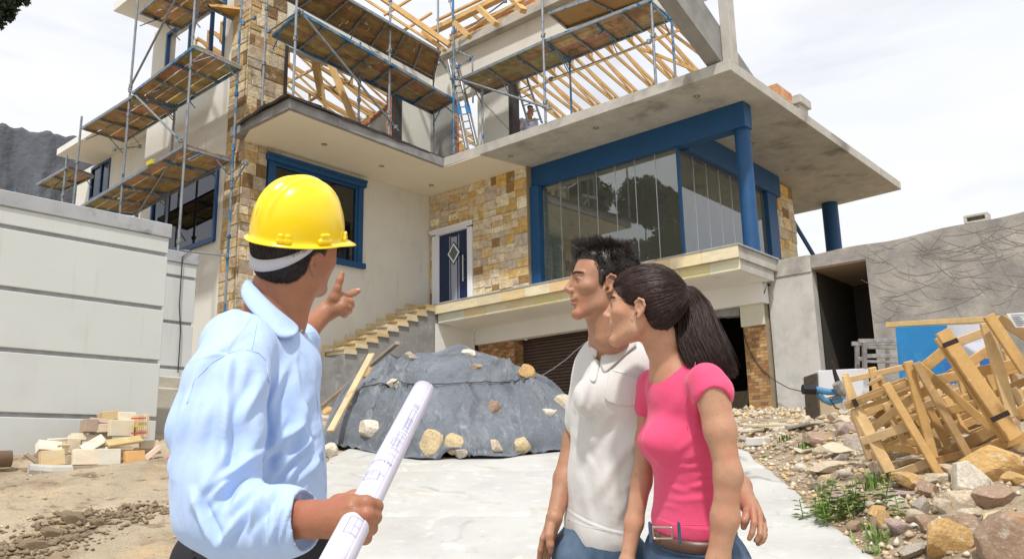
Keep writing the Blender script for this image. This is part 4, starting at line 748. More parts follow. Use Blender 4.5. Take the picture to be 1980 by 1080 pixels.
for x, y, w, h, lab, k in ((716, 825, 54, 40, 'largest pale wedge shaped rock low on the left of the tarpaulin', 1), (832, 857, 44, 44, 'upright ochre rock at the front foot of the tarpaulin', 2), (878, 856, 30, 32, 'small pale rock right of the upright ochre one', 3), (888, 872, 28, 18, 'flat grey rock lying below a small pale one at the tarpaulin foot', 4),
    (955, 864, 28, 24, 'small rounded tan rock at the middle of the tarpaulin foot', 5), (1003, 857, 36, 30, 'squarish ochre rock right of the middle of the tarpaulin foot', 6), (1097, 850, 30, 20, 'low ochre rock at the right end of the tarpaulin foot', 7), (956, 790, 28, 28, 'reddish white rock alone on the middle of the tarpaulin', 0), (1058, 796, 30, 20, 'small knobbly pale rock on the right slope of the tarpaulin', 1),
    (1092, 782, 40, 32, 'large cream rock at the right edge of the tarpaulin', 3), (1016, 719, 32, 24, 'bright orange rock on the right shoulder of the tarpaulin', 2), (922, 707, 26, 14, 'flat brown brick shaped rock near the top of the tarpaulin', 6), (902, 682, 30, 16, 'pointed pale rock on the crest of the tarpaulin', 4), (794, 690, 22, 18, 'grey rounded rock at the top left of the tarpaulin', 5), (765, 741, 34, 20, 'flat pale rock resting against the cord on the tarpaulin', 7),
    (708, 720, 26, 20, 'orange rock on the left shoulder of the tarpaulin', 2), (636, 783, 24, 16, 'orange brown rock at the far left edge of the tarpaulin', 0), (674, 781, 20, 14, 'small orange rock between the two planks', 1), (627, 826, 16, 16, 'small white rock half hidden by the blue shirt', 3), (634, 868, 30, 22, 'rock at the lower end of the pale plank', 4)):
    rock_px(x, y, w, h, mound, lab, k, 0, G)
def plank(name, a, b, w, h, lab, c=(.52, .36, .17), cat='plank'):
    mb = MB(); mb.bar(a, b, w, h, (0, 0, 1), c); o = mb.build(name, MT['crate'], None, .004); tag(o, lab, cat)
def lift(p, z): p = np.array(p); return p+np.array([0, 0, z])
p1, p2 = hit(622, 808, mound), hit(768, 700, mound); plank('plank', lift(p1, .20), lift(p2, .26), .065, .045, 'weathered grey plank lying up the left side of the tarpaulin', (.36, .31, .25))
p1, p2 = hit(638, 862, mound), hit(718, 738, mound); plank('plank', lift(p1, .16), lift(p2, .34), .085, .035, 'pale yellow plank leaning across the weathered grey one', (.56, .43, .25))
p1, p2 = hit(766, 878, gbase), hit(815, 872, gbase); plank('plank', lift(p1, .05), lift(p2, .05), .1, .05, 'short offcut at the front hem of the tarpaulin', (.62, .45, .22))
mb = MB(); pts = []
CP = [(700, 752), (740, 746), (790, 747), (840, 748), (890, 745), (940, 743), (985, 744), (1010, 739), (1030, 733)]
hp_ = [hit(x0+(x1-x0)*t, y0+(y1-y0)*t, mound) for (x0, y0), (x1, y1) in zip(CP[:-1], CP[1:]) for t in (0, .2, .4, .6, .8)]; hz = [max(q[2] for q in hp_[max(0, k-1):k+2])+.03 for k in range(len(hp_))]; pts = [(q[0], q[1], z) for q, z in zip(hp_, hz)]
for x, y, D in ((1045, 727, 12.2), (1070, 712, 13.2), (1095, 694, 14.4), (1110, 680, 15.2), (1160, 640, 17), (1300, 600, 19)): pts.append(at(x, y, D))
mb.path(pts, .009, 5); tag(mb.build('cord', mat('grey_cord', (.12, .12, .12), .7)), 'thin grey cord running over the tarpaulin towards the house', 'cord')
# ---------------------------------------------------------------- rubble bank on the right
G2 = 'rubble stones beside the driveway'; placed = []
big = [(1940, 905, 130, 84, 'big brown block with an orange face at the right edge, upper middle'), (1880, 925, 110, 110, 'tilted pale flat slab under the wooden crates'), (1968, 1050, 150, 120, 'largest grey brown boulder in the lower right corner'), (1845, 1045, 88, 80, 'rounded brown and orange boulder left of the corner boulder'), (1930, 962, 100, 50, 'long mottled stone below the big brown block'),
       (1770, 932, 80, 36, 'bright orange wedge of stone right under the crate'), (1860, 965, 74, 58, 'curved tan stone in the middle of the rubble bank'), (1800, 945, 50, 50, 'brown stone beneath the crate foot'), (1950, 1003, 110, 26, 'long thin bright yellow stone lying flat'), (1830, 980, 36, 46, 'upright cream shard of stone'), (1745, 955, 62, 26, 'flat lilac grey stone with white edge'),
       (1790, 980, 44, 44, 'round grey stone near the rubble centre'), (1850, 1010, 52, 50, 'dull brown stone behind the rounded boulder'), (1700, 1010, 34, 30, 'small brown stone by the weeds at the driveway edge'), (1655, 1020, 32, 28, 'brown stone at the driveway edge below the weeds'), (1890, 1020, 60, 46, 'reddish stone beside the corner boulder'), (1715, 1005, 30, 44, 'upright orange stone right of the weeds'),
       (1580, 845, 66, 40, 'reddish brown rock behind the black motor'), (1655, 862, 50, 44, 'square grey rock left of the crate'), (1640, 830, 46, 30, 'mauve rock behind the crate foot'), (1590, 940, 56, 22, 'mauve flat stone at the driveway edge'), (1575, 912, 30, 20, 'round bright yellow stone at the driveway edge'), (1597, 922, 30, 20, 'second bright yellow stone at the driveway edge'), (1620, 900, 90, 24, 'broad peach slab in the rubble'), (1640, 870, 90, 28, 'sloping cream slab in the rubble'),
       (1745, 1020, 60, 36, 'purple grey stone in the lower rubble'), (1780, 1062, 70, 40, 'pale grey slab at the bottom of the rubble'), (1960, 880, 50, 36, 'small brown stone above the big brown block')]
for i, (x, y, w, h, lab) in enumerate(big):
    o = rock_px(x, y, w, h, ground, lab, i, .12, G2, .82); placed.append((o.location.x, o.location.y, max(o.scale.x, o.scale.y)))
adj = ['angular', 'small']; cnt = 0; tries = 0
while cnt < 262 and tries < 20000:
    tries += 1; t = rnd.uniform(4.2, 12.5) if rnd.random() < .6 else rnd.uniform(4.2, 8); e = abs(rnd.gauss(0, 1.15)) if rnd.random() < .7 else rnd.uniform(0, 3.4); l = float(edge_l(t))-.05-e; X, Y = t*DX-l*DY, t*DY+l*DX
    s = rnd.uniform(.035, .11)*(1+.45*min(e, 1.6))*(1.0 if t < 8 else .8)
    if any((X-a)**2+(Y-b)**2 < (.62*(s+c))**2 for a, b, c in placed): continue
    placed.append((X, Y, s)); z = float(ground(X, Y)); cnt += 1
    cn, cc_ = rnd.choice(RC[:1]*2+RC); sz = 'tiny' if s < .055 else 'small' if s < .085 else 'medium sized'
    rg = 'under and around the timber crates' if t < 9.5 and e > 1.5 and t > 6.3 else 'near the black motor' if t > 9.3 else 'at the driveway edge' if e < .5 else 'below the big boulders' if t < 5.6 else 'in the middle of the rubble bank'
    ey, ez = rnd.uniform(.6, 1), rnd.uniform(.38, .78); sh = 'flat' if ez < .5 else 'long' if ey < .72 else 'chunky' if ez > .66 else 'angular'
    rock((X, Y, z+s*.18), (s, s*ey, s*ez), rnd.randrange(16), (rnd.uniform(-.4, .4), rnd.uniform(-.4, .4), rnd.uniform(0, 6.28)), '%s %s %s stone %s' % (sz, sh, cn, rg), 'small stones of the rubble bank', col=cc_)
def gravel(name, n, pos, smin, smax, m, lab=None, seed=1):
    rs = np.random.RandomState(seed); base = np.array([(1, 0, 0), (-.8, .2, 0), (0, .9, 0), (.1, -.8, 0), (0, 0, .8), (.1, 0, -.7)]); fc = np.array([(0, 2, 4), (2, 1, 4), (1, 3, 4), (3, 0, 4), (2, 0, 5), (1, 2, 5), (3, 1, 5), (0, 3, 5)])
    XY = pos(rs, n); n = len(XY); s = smin+(smax-smin)*rs.rand(n)**3; a = rs.rand(n)*6.28; B = base[None]*(1+.35*rs.normal(size=(n, 6, 3)))*s[:, None, None]; c, q = np.cos(a)[:, None], np.sin(a)[:, None]
    V = np.stack([B[..., 0]*c-B[..., 1]*q+XY[:, 0, None], B[..., 0]*q+B[..., 1]*c+XY[:, 1, None], B[..., 2]*.7+ground(XY[:, 0], XY[:, 1])[:, None]+s[:, None]*.2], -1)
    col = np.array([(.56, .47, .33), (.5, .38, .24), (.62, .56, .45), (.42, .33, .24), (.60, .42, .20), (.34, .27, .2)])[rs.randint(0, 6, n)]; F_ = (fc[None]+6*np.arange(n)[:, None, None]).reshape(-1, 3)
    o = np_mesh(name, V.reshape(-1, 3), F_, m, None, False, np.repeat(col, 6, 0)); tag(o, lab, None, None, 'stuff'); return o
MT['gravel'] = mat('gravel_stone', (1, 1, 1), .9, attr=True, noise=(30, .2))
def pos_r(rs, n): t = 4+9.5*rs.rand(n)**1.0; e = np.abs(rs.normal(size=n))*1.3-.06; l = edge_l(t)-e; return np.c_[t*DX-l*DY, t*DY+l*DX]
gravel('gravel', 9000, pos_r, .006, .045, MT['gravel'], 'loose stone chips over the right bank')
def pos_l(rs, n): t = 3.5+8*rs.rand(n); l = 1.7+3.2*rs.rand(n); return np.c_[t*DX-l*DY, t*DY+l*DX]
gravel('gravel', 1500, pos_l, .003, .02, MT['gravel'], 'loose stone chips over the sandy dirt', 2)
def pos_f(rs, n): X = 14+6*rs.rand(n); Y = 3+6*rs.rand(n); return np.c_[X, Y]
gravel('gravel', 5000, pos_f, .02, .09, MT['gravel'], 'loose stones at the foot of the rough wall', 3)
def pos_c(rs, n): t = 4+10*rs.rand(n); l = edge_l(t)+3.6*rs.rand(n)**3; return np.c_[t*DX-l*DY, t*DY+l*DX]
gravel('gravel', 900, pos_c, .003, .014, MT['gravel'], 'scattered grit on the driveway edge', 4)
# dark dirt clods, left foreground
MT['clod'] = mat('dark_clod', (.22, .16, .10), .95, noise=(9, .3), bump=(40, .6))
clods = RM[9].copy(); clods.materials.clear(); clods.materials.append(MT['clod'])
for i, (x, y, w, h, lab) in enumerate(((135, 1003, 40, 30, 'dark clod of earth, largest of those on the dirt'), (185, 1012, 24, 20, 'dark clod of earth just right of the largest one'), (95, 1030, 34, 24, 'dark clod of earth in the lower left'), (215, 995, 22, 14, 'small flat dark clod nearest the middle of the dirt'), (60, 1055, 44, 26, 'wide dark clod of earth at the bottom left'))):
    o = rock_px(x, y, w, h, ground, lab, i, -.1, 'dark clods of earth'); o.data = clods; o['category'] = 'clod'; o.name = 'earth_clod'
def pos_d(rs, n):
    c = [hit(x, y)[:2] for x, y in ((135, 1000), (190, 1010), (90, 1030), (60, 1055), (215, 995), (290, 990), (240, 1000), (120, 1050), (30, 1065))]; k = rs.randint(0, len(c), n); return np.array(c)[k]+rs.normal(size=(n, 2))*np.array([.16, .10])
gravel('soil_crumbs', 1500, pos_d, .004, .04, MT['clod'], 'crumbled dark soil on the sandy dirt', 5)
# ---------------------------------------------------------------- weeds
def weed(x, y, hpx, n, broad, lab, seed, name='weed'):
    p = hit(x, y, ground); D = float((p-CAM)@FW); hh = hpx*D/FPX; rs = random.Random(seed); mb = MB()
    for k in range(n):
        a = rs.uniform(0, 6.28); lean = rs.uniform(.15, .9); h2 = hh*rs.uniform(.55, 1.1); b0 = Vector(p)+Vector((rs.gauss(0, .28)*hh, rs.gauss(0, .28)*hh, -.02)); d = Vector((math.cos(a), math.sin(a), 0)); c = rs.choice([(.10, .20, .03), (.14, .25, .04), (.08, .15, .03), (.20, .30, .06)])
        if broad:
            tip = b0+d*h2*.35*lean+Vector((0, 0, h2*.9)); mb.path([b0, b0.lerp(tip, .5), tip], .004, 4, c)
            for q in range(12):
                s = .25+.75*q/11; o_ = b0.lerp(tip, s); g = q*2.4+a; e = Vector((math.cos(g), math.sin(g), .35)); ln = hh*.30*(1.15-s*.5); w = e.cross(Vector((0, 0, 1))).normalized()*ln*.2
                mb.poly([o_, o_+e*ln*.5+w, o_+e*ln-Vector((0, 0, ln*.3)), o_+e*ln*.5-w], [(0, 1, 2, 3)], c)
        else:
            w = d.cross(Vector((0, 0, 1)))*.006*max(1, D/7); m1 = b0+d*h2*.25*lean+Vector((0, 0, h2*.6)); t2 = b0+d*h2*.7*lean+Vector((0, 0, h2*(1-.3*lean)))
            mb.poly([b0-w, b0+w, m1+w*.8, m1-w*.8, t2], [(0, 1, 2, 3), (3, 2, 4)], c)
    o = mb.build(name, MT['weedm'], None); tag(o, lab, 'weed', 'weeds on the rubble bank')
MT['weedm'] = mat('weed_leaf', (1, 1, 1), .6, attr=True)
weed(1622, 1010, 85, 9, True, 'leafy green weed with pointed leaves at the driveway edge', 1); weed(1655, 1000, 95, 8, True, 'taller leafy weed just behind the driveway edge one', 2); weed(1600, 1000, 60, 5, True, 'low leafy weed leaning over the driveway', 12)
weed(1690, 942, 44, 60, False, 'grassy tuft directly beneath the crate corner', 3); weed(1700, 1050, 46, 50, False, 'thin grass tuft low in the rubble', 4); weed(1690, 1070, 30, 40, False, 'grass tuft at the bottom edge of the picture', 14); weed(1520, 850, 16, 70, False, 'bright green tuft beside the black motor', 5); weed(1480, 884, 10, 40, False, 'tiny green tuft nearest the woman', 6); weed(1497, 864, 10, 30, False, 'tiny green tuft near the top of the driveway edge', 7); weed(1555, 868, 22, 40, False, 'dark green tuft left of the black motor', 8); weed(1495, 1022, 7, 24, False, 'small weed growing in the driveway joint', 9); weed(1610, 935, 20, 30, False, 'thin tuft behind the yellow stones', 10); weed(1680, 1030, 36, 30, False, 'pale grass between the lower stones', 11)
# ---------------------------------------------------------------- broken timber crates
def cz(x, y): return 1540+x/2.843, 560+y/2.843
def cD(x): return 6.75-.72*(x/1251.)
CC = [(.56, .35, .13), (.60, .39, .16), (.48, .29, .10), (.64, .44, .21), (.40, .24, .09), (.34, .21, .09), (.52, .36, .19)]
def crate(lab, bars, loc, grp='broken timber crates'):
    R_ = root('broken_crate', loc, lab, 'crate', grp)
    for (x0, y0, x1, y1, w, dz, *th) in bars:
        a, b = at(*cz(x0, y0), cD(x0)+dz*.75), at(*cz(x1, y1), cD(x1)+dz*.75+(th[0] if th else 0)); m_ = cD((x0+x1)/2)/FPX/2.843
        mb = MB(); c = rnd.choice(CC); k = rnd.uniform(.85, 1.1); mb.bar(a, b, .03, w*m_, UP.tolist() if abs(x1-x0) > abs(y1-y0) else RT.tolist(), tuple(q*k for q in c)); mb.build('slat', MT['crate'], R_, .004)
    return R_
c1 = crate('smaller broken timber crate with thin diagonal slats leaning on the rubble', [
    (270, 640, 640, 500, 34, .0), (268, 622, 600, 486, 16, .07), (300, 668, 610, 560, 22, .05), (295, 492, 612, 420, 34, .75), (270, 458, 330, 620, 26, .7), (262, 470, 300, 620, 26, .3), (330, 650, 520, 1010, 62, .02), (312, 672, 400, 930, 30, .5), (415, 425, 470, 700, 44, .75), (395, 520, 470, 480, 22, .6),
    (490, 515, 790, 1018, 46, -.06), (612, 392, 755, 925, 50, -.02), (600, 400, 640, 460, 50, .1), (655, 400, 960, 935, 44, -.05), (660, 405, 1075, 760, 44, .1), (355, 832, 640, 742, 48, .0), (385, 850, 690, 885, 36, .06), (370, 795, 660, 575, 44, .12), (470, 1040, 740, 945, 48, .0), (735, 945, 1000, 880, 40, .05),
    (430, 700, 640, 480, 40, .7), (540, 590, 700, 960, 40, .75), (400, 900, 560, 1000, 40, .75), (440, 740, 680, 690, 36, .7), (560, 960, 720, 905, 24, .3), (560, 985, 720, 925, 20, .5), (420, 560, 540, 840, 34, .8), (650, 700, 800, 900, 40, .8), (690, 760, 880, 690, 40, .5), (470, 620, 760, 560, 30, .9), (745, 740, 790, 900, 34, .6)],
    at(*cz(500, 1000), 7.3))
c2 = crate('larger broken timber crate with thick double posts and metal straps', [
    (800, 225, 1205, 815, 84, -.15), (775, 262, 1150, 830, 40, -.05), (1055, 140, 1262, 450, 64, -.1), (1040, 180, 1185, 700, 66, .0), (880, 290, 1070, 218, 50, .1), (700, 430, 840, 315, 62, .2), (540, 570, 720, 430, 56, .25), (770, 495, 1262, 395, 56, .15), (640, 600, 1060, 330, 52, .3), (800, 670, 1010, 620, 50, .2), (820, 680, 1262, 500, 44, .5),
    (780, 930, 1080, 765, 66, .1), (950, 850, 1130, 780, 40, .25), (960, 905, 1262, 800, 56, .0), (1080, 905, 1270, 850, 40, .15), (1110, 155, 1275, 260, 56, .1), (1140, 320, 1275, 430, 40, .35), (1190, 540, 1240, 640, 40, .3), (1200, 690, 1275, 650, 60, .1), (740, 560, 960, 820, 46, .7), (700, 700, 1000, 560, 40, .8), (860, 690, 930, 870, 40, .6), (1100, 470, 1275, 420, 30, .7), (1150, 330, 1230, 600, 40, .75), (1240, 150, 1290, 230, 56, .3), (900, 640, 1240, 800, 40, .6)],
    at(*cz(1050, 900), 6.6))
c3 = crate('flattened broken crate lying behind and under the other two', [
    (560, 700, 900, 560, 50, 1.0), (600, 820, 1000, 660, 44, 1.0), (620, 560, 700, 900, 44, 1.1), (760, 520, 860, 860, 50, 1.1), (900, 470, 980, 800, 44, 1.1), (640, 900, 1100, 740, 40, .9), (980, 400, 1060, 760, 50, 1.2), (420, 780, 520, 960, 40, .9), (520, 860, 760, 800, 34, .8), (880, 560, 1262, 420, 40, 1.1), (1000, 640, 1262, 560, 40, 1.1), (1090, 420, 1160, 700, 40, 1.2), (480, 900, 620, 1000, 30, .6), (620, 830, 860, 900, 36, .7), (700, 960, 860, 900, 40, .3), (800, 760, 1060, 880, 36, .5)], at(*cz(760, 900), 7.8))
XB_ = []
for k in range(15): x_, y_ = rnd.uniform(430, 1050), rnd.uniform(560, 900)-0; y_ = max(y_, 560+(1050-x_)*.12-120); L_ = rnd.uniform(100, 210); XB_.append((x_-L_*.9, y_+L_*.42, x_+L_*.9, y_-L_*.42, rnd.uniform(30, 50), rnd.uniform(.35, 1.3)))
for k in range(13): x_, y_ = rnd.uniform(480, 1150), rnd.uniform(560, 800); L_ = rnd.uniform(90, 170); XB_.append((x_-L_*.45, y_-L_*.9, x_+L_*.45, y_+L_*.9, rnd.uniform(30, 52), rnd.uniform(.35, 1.3)))
c4 = crate('jumble of loose broken slats trapped inside the pile of crates', XB_, at(*cz(800, 860), 7.6))
SM = mat('rusty_strap', (.05, .035, .03), .6, .5, noise=(30, .4))
for R_, x0, y0, x1, y1 in ((c2, 805, 308, 888, 275), (c2, 1072, 716, 1170, 672), (c1, 312, 600, 334, 642), (c1, 500, 590, 524, 580), (c1, 500, 1003, 520, 1040), (c1, 712, 940, 742, 925)):
    mb = MB(); mb.bar(at(*cz(x0, y0), cD(x0)-.20 if R_ is c2 else cD(x0)-.03), at(*cz(x1, y1), cD(x1)-.20 if R_ is c2 else cD(x1)-.03), .015, .035, UP.tolist()); mb.build('metal_strap', SM, R_)
# paper label with lines of print
def quadthing(name, corners, th, m, lab, cat, extra=None):
    R_ = root(name, corners[3], lab, cat); A = [Vector(c) for c in corners]; n = (A[1]-A[0]).cross(A[3]-A[0]).normalized()*th; mb = MB(); mb.hexa([p for p in A]+[p+n for p in A]); mb.build('sheet', m, R_, .002 if th > .01 else 0); return R_
pl = [at(1946, 606, 5.78), at(1990, 603, 5.7), at(1992, 632, 5.7), at(1964, 633, 5.75)]
R_ = quadthing('paper_label', pl, .003, MT['white_gloss'], 'white printed paper label stapled to the top right of the crate', 'label'); INK = mat('ink', (.05, .05, .06), .8)
for k in range(6):
    s = .14+.14*k; a_, b_ = Vector(pl[0]).lerp(Vector(pl[3]), s), Vector(pl[1]).lerp(Vector(pl[2]), s); mb = MB(); o_ = Vector(FW)*-.006; mb.bar(a_.lerp(b_, .12)+o_, a_.lerp(b_, rnd.uniform(.5, .9))+o_, .002, .004, UP.tolist()); mb.build('print_line', INK, R_)
# panels, trestle, cabinet, machine behind the crates
quadthing('blue_panel', [at(1731, 632, 12), at(1829, 628, 11.4), at(1850, 748, 11.3), at(1740, 740, 11.9)], .03, mat('sky_blue_panel', (.02, .22, .52), .5, noise=(3, .15), stain=[(4, (.10, .33, .58), .55, .75)]), 'bright blue painted board standing behind the crates', 'board')
quadthing('blue_panel', [at(1825, 700, 11.0), at(1935, 690, 10.5), at(1905, 752, 10.5), at(1835, 755, 10.9)], .03, mat('mid_blue_panel', (.02, .12, .40), .5, noise=(3, .15)), 'darker blue board half hidden by the larger crate', 'board')
quadthing('white_panel', [at(1828, 629, 11.6), at(1930, 626, 11.2), at(1920, 720, 11.1), at(1836, 720, 11.5)], .03, mat('white_panel', (.62, .64, .72), .5, noise=(2, .06)), 'white board standing beside the bright blue one', 'board')
quadthing('white_panel', [at(1862, 800, 8.2), at(1885, 795, 8.2), at(1880, 838, 8.2), at(1868, 842, 8.2)], .03, MT['white_gloss'], 'white board glimpsed through the bottom of the larger crate', 'board')
plank('long_timber', at(1716, 628, 12.2), at(1950, 615, 10.8), .09, .07, 'long timber lying along the top of the blue and white boards', (.58, .40, .17), 'timber')
TR = root('trestle', at(1655, 715, 13.2), 'rusty steel trestle frame standing in front of the dark doorway', 'trestle'); TM = mat('pale_steel', (.30, .29, .28), .6, .4, noise=(9, .4))
for (x0, y0, x1, y1, r, dd, n_) in ((1657, 665, 1658, 712, .035, 0, 'leg'), (1671, 660, 1672, 712, .035, -.3, 'leg'), (1716, 662, 1716, 712, .03, .3, 'leg'), (1647, 664, 1733, 663, .03, 0, 'rail'), (1660, 659, 1733, 658, .03, -.3, 'rail'), (1673, 688, 1735, 687, .03, -.3, 'rail'), (1658, 693, 1672, 694, .028, -.1, 'rail'), (1674, 670, 1733, 671, .03, .2, 'rail'), (1672, 698, 1735, 700, .02, .2, 'rail')):
    mb = MB(); mb.bar(at(x0, y0, 13.2+dd), at(x1, y1, 13.2+dd), r*1.6, r*2); mb.build(n_, TM, TR, .004)
CB = root('cabinet', at(1640, 808, 13.5), 'white topped wooden cabinet standing by the rough wall', 'cabinet')
def qb(c, depth, m, name, par, bev=.006):
    A = [Vector(p) for p in c]; n = Vector((FW[0], FW[1], 0)).normalized()*depth; mb = MB(); mb.hexa([A[3], A[2], A[2]+n, A[3]+n, A[0], A[1], A[1]+n, A[0]+n]); return mb.build(name, MT[m] if isinstance(m, str) else m, par, bev)
D_ = 13.6
qb([at(1582, 716, D_), at(1680, 711, D_), at(1681, 770, D_), at(1583, 772, D_)], .6, 'white_gloss', 'top_section', CB); qb([at(1584, 773, D_-.02), at(1683, 771, D_-.02), at(1684, 806, D_-.02), at(1587, 808, D_-.02)], .6, mat('beige_board', (.52, .42, .28), .7, noise=(3, .1)), 'lower_section', CB); qb([at(1577, 721, D_-.05), at(1581, 721, D_-.05), at(1587, 808, D_-.05), at(1583, 808, D_-.05)], .6, 'bark', 'side_panel', CB)
MC = root('pipe_pump', at(1620, 775, 12.6), 'blue hand pump with a black head and long lever on a thin white leg', 'pump'); BP = mat('pale_blue_enamel', (.10, .28, .48), .45, .2, noise=(9, .3))
def tb(pts, r, m, n_, D=12.6, par=MC): mb = MB(); mb.path([at(x, y, D+(d if d else 0)) for x, y, d in pts], r, 10); mb.build(n_, m, par)
tb([(1562, 750, 0), (1580, 753, 0), (1600, 757, 0), (1622, 757, 0)], .05, BP, 'barrel'); tb([(1552, 752, 0), (1576, 753, 0)], .075, mat('black_metal', (.02, .02, .025), .5, .4), 'head'); tb([(1582, 760, 0), (1592, 772, 0), (1606, 778, 0), (1625, 772, 0), (1632, 765, 0)], .045, BP, 'yoke')
tb([(1609, 697, 0), (1614, 720, 0), (1619, 735, 0), (1622, 758, 0)], lambda t: .02+.03*t, SM, 'lever'); tb([(1628, 765, 0), (1634, 790, 0), (1640, 816, 0)], .045, MT['white_gloss'], 'leg'); tb([(1600, 772, 0), (1635, 762, 0)], .03, TM, 'bracket'); tb([(1555, 748, 0), (1558, 743, 0), (1568, 737, 0), (1576, 728, 0)], .01, MT['dark'], 'hose'); tb([(1604, 770, -.1), (1616, 788, -.1), (1628, 792, -.1)], .012, MT['dark'], 'hose'); tb([(1618, 740, -.1), (1625, 752, -.1), (1632, 760, -.1)], .08, TM, 'bearing')
MO = root('electric_motor', at(1585, 868, 10.2), 'small black finned electric motor lying on the rubble', 'motor'); BKM = mat('black_casting', (.012, .012, .014), .45, .3, noise=(30, .3))
a_, b_ = Vector(at(1578, 853, 10.1)), Vector(at(1611, 857, 10.0)); mb = MB(); mb.tube(a_, b_, .085, 24); ax = (b_-a_).normalized(); t_ = ax.cross(Vector((0, 0, 1))).normalized(); u_ = t_.cross(ax)
mb.build('body', BKM, MO)
mb = MB()
for k in range(18): g = k*math.pi/9; d = t_*math.cos(g)+u_*math.sin(g); mb.bar(a_+d*.09, b_+d*.09, .008, .022, d)
mb.build('cooling_fins', BKM, MO, 0); o_ = bpy.data.objects
mb = MB(); mb.tube(a_-ax*.10, a_, .06, 20, .085); mb.tube(a_-ax*.13, a_-ax*.10, .035, 14); mb.build('end_cap', BKM, MO); mb = MB(); mb.box(a_.x-.05, a_.x+.05, a_.y-.05, a_.y+.05, a_.z+.07, a_.z+.13); mb.build('terminal_box', BKM, MO, .006); mb = MB(); mb.box(a_.x-.06, a_.x+.06, a_.y-.06, a_.y+.06, a_.z-.13, a_.z-.07); mb.build('foot', BKM, MO, .004)
mb = MB(); mb.path([onX(x, y, 19.95) for x, y in ((1437, 640), (1442, 660), (1455, 690), (1475, 715), (1498, 735), (1525, 750), (1550, 756))], .012, 5); tag(mb.build('cable', MT['dark']), 'thin cable sagging from the brick pillar to the hand pump', 'cable')
mb = MB(); mb.path([onX(x, y, 18.0+dx) for x, y, dx in ((1486, 505, 2.15), (1486, 540, 2.1), (1478, 566, 1.9), (1466, 582, 1.9))], .014, 5); tag(mb.build('cable', MT['dark']), 'short dark cable hanging from the balcony corner', 'cable')
for i, (x, y, w, lab, c) in enumerate(((1470, 836, .4, 'pale offcut board lying at the top of the driveway, left', (.60, .54, .42)), (1516, 828, .5, 'thin pale offcut board pointing at the motor', (.6, .54, .44)), (1487, 832, .22, 'small yellow offcut board on the driveway edge', (.66, .48, .18)), (1540, 833, .6, 'long grey offcut board behind the motor', (.42, .40, .36)))):
    p = hit(x, y, ground); d = Vector((math.cos(i*1.3), math.sin(i*1.3), .03))*w; mb = MB(); mb.bar(Vector(p)-d+Vector((0, 0, .03)), Vector(p)+d+Vector((0, 0, .05)), .14, .03, (0, 0, 1), c); tag(mb.build('offcut_board', MT['crate'], None, .004), lab, 'board', 'offcut boards at the top of the driveway')
p = hit(1472, 858, ground); bk2 = MB(); bk2.box(p[0]-.13, p[0]+.13, p[1]-.1, p[1]+.12, p[2]-.02, p[2]+.07); tag(bk2.build('paving_block', mat('pale_block', (.56, .54, .50), .9, noise=(8, .15)), None, .01), 'pale square paving block lying on the driveway edge', 'block')
# ---------------------------------------------------------------- sandstone tile pile on the left
def lp(x, y): return 40+x/6., 760+y/6.
TP = [(.66, .58, .42), (.72, .64, .48), (.62, .50, .32), (.70, .62, .50), (.68, .50, .26), (.58, .50, .38), (.74, .68, .55)]
TG = 'sandstone tiles piled by the wall'; gz = 1.50
def tile(cx, cy, w, h, rot, lean, dy, lab, c=None, th=.03, n=1, ndir=.034, m='cladding'):
    x, y = lp(cx, cy); Yp = 8.55+dy; p = onY(x, y, Yp); m_ = float((p-CAM)@FW)/FPX/6; hw, hh = w*m_/2/.86, h*m_/2; R_ = Matrix.Rotation(lean, 3, 'X') @ Matrix.Rotation(-rot, 3, 'Y'); mb = MB(); P0 = Vector(p)
    for k in range(n):
        o_ = R_ @ Vector((0, k*ndir, 0)); q = [(-hw, 0, -hh), (hw, 0, -hh), (hw, th, -hh), (-hw, th, -hh), (-hw, 0, hh), (hw, 0, hh), (hw, th, hh), (-hw, th, hh)]
        mb.hexa([P0+o_+R_ @ Vector(v) for v in q], c or rnd.choice(TP))
    o = mb.build('stone_tile', MT[m], None, .005); tag(o, lab, 'tile', TG); return o
q0 = onY(95/6*0+57, 905, 8.5); mb = MB(); a_, b_ = onY(62, 904, 8.3), onY(332, 897, 8.3); mb.hexa([(a_[0], 8.22, a_[2]-.03), (b_[0], 8.22, b_[2]-.03), (b_[0], 8.95, b_[2]-.03), (a_[0], 8.95, a_[2]-.03), (a_[0], 8.22, a_[2]+.01), (b_[0], 8.22, b_[2]+.01), (b_[0], 8.95, b_[2]+.01), (a_[0], 8.95, a_[2]+.01)])
tag(mb.build('base_board', mat('muddy_board', (.34, .27, .20), .9, noise=(6, .3)), None, .005), 'muddy board carrying the pile of sandstone tiles', 'board')
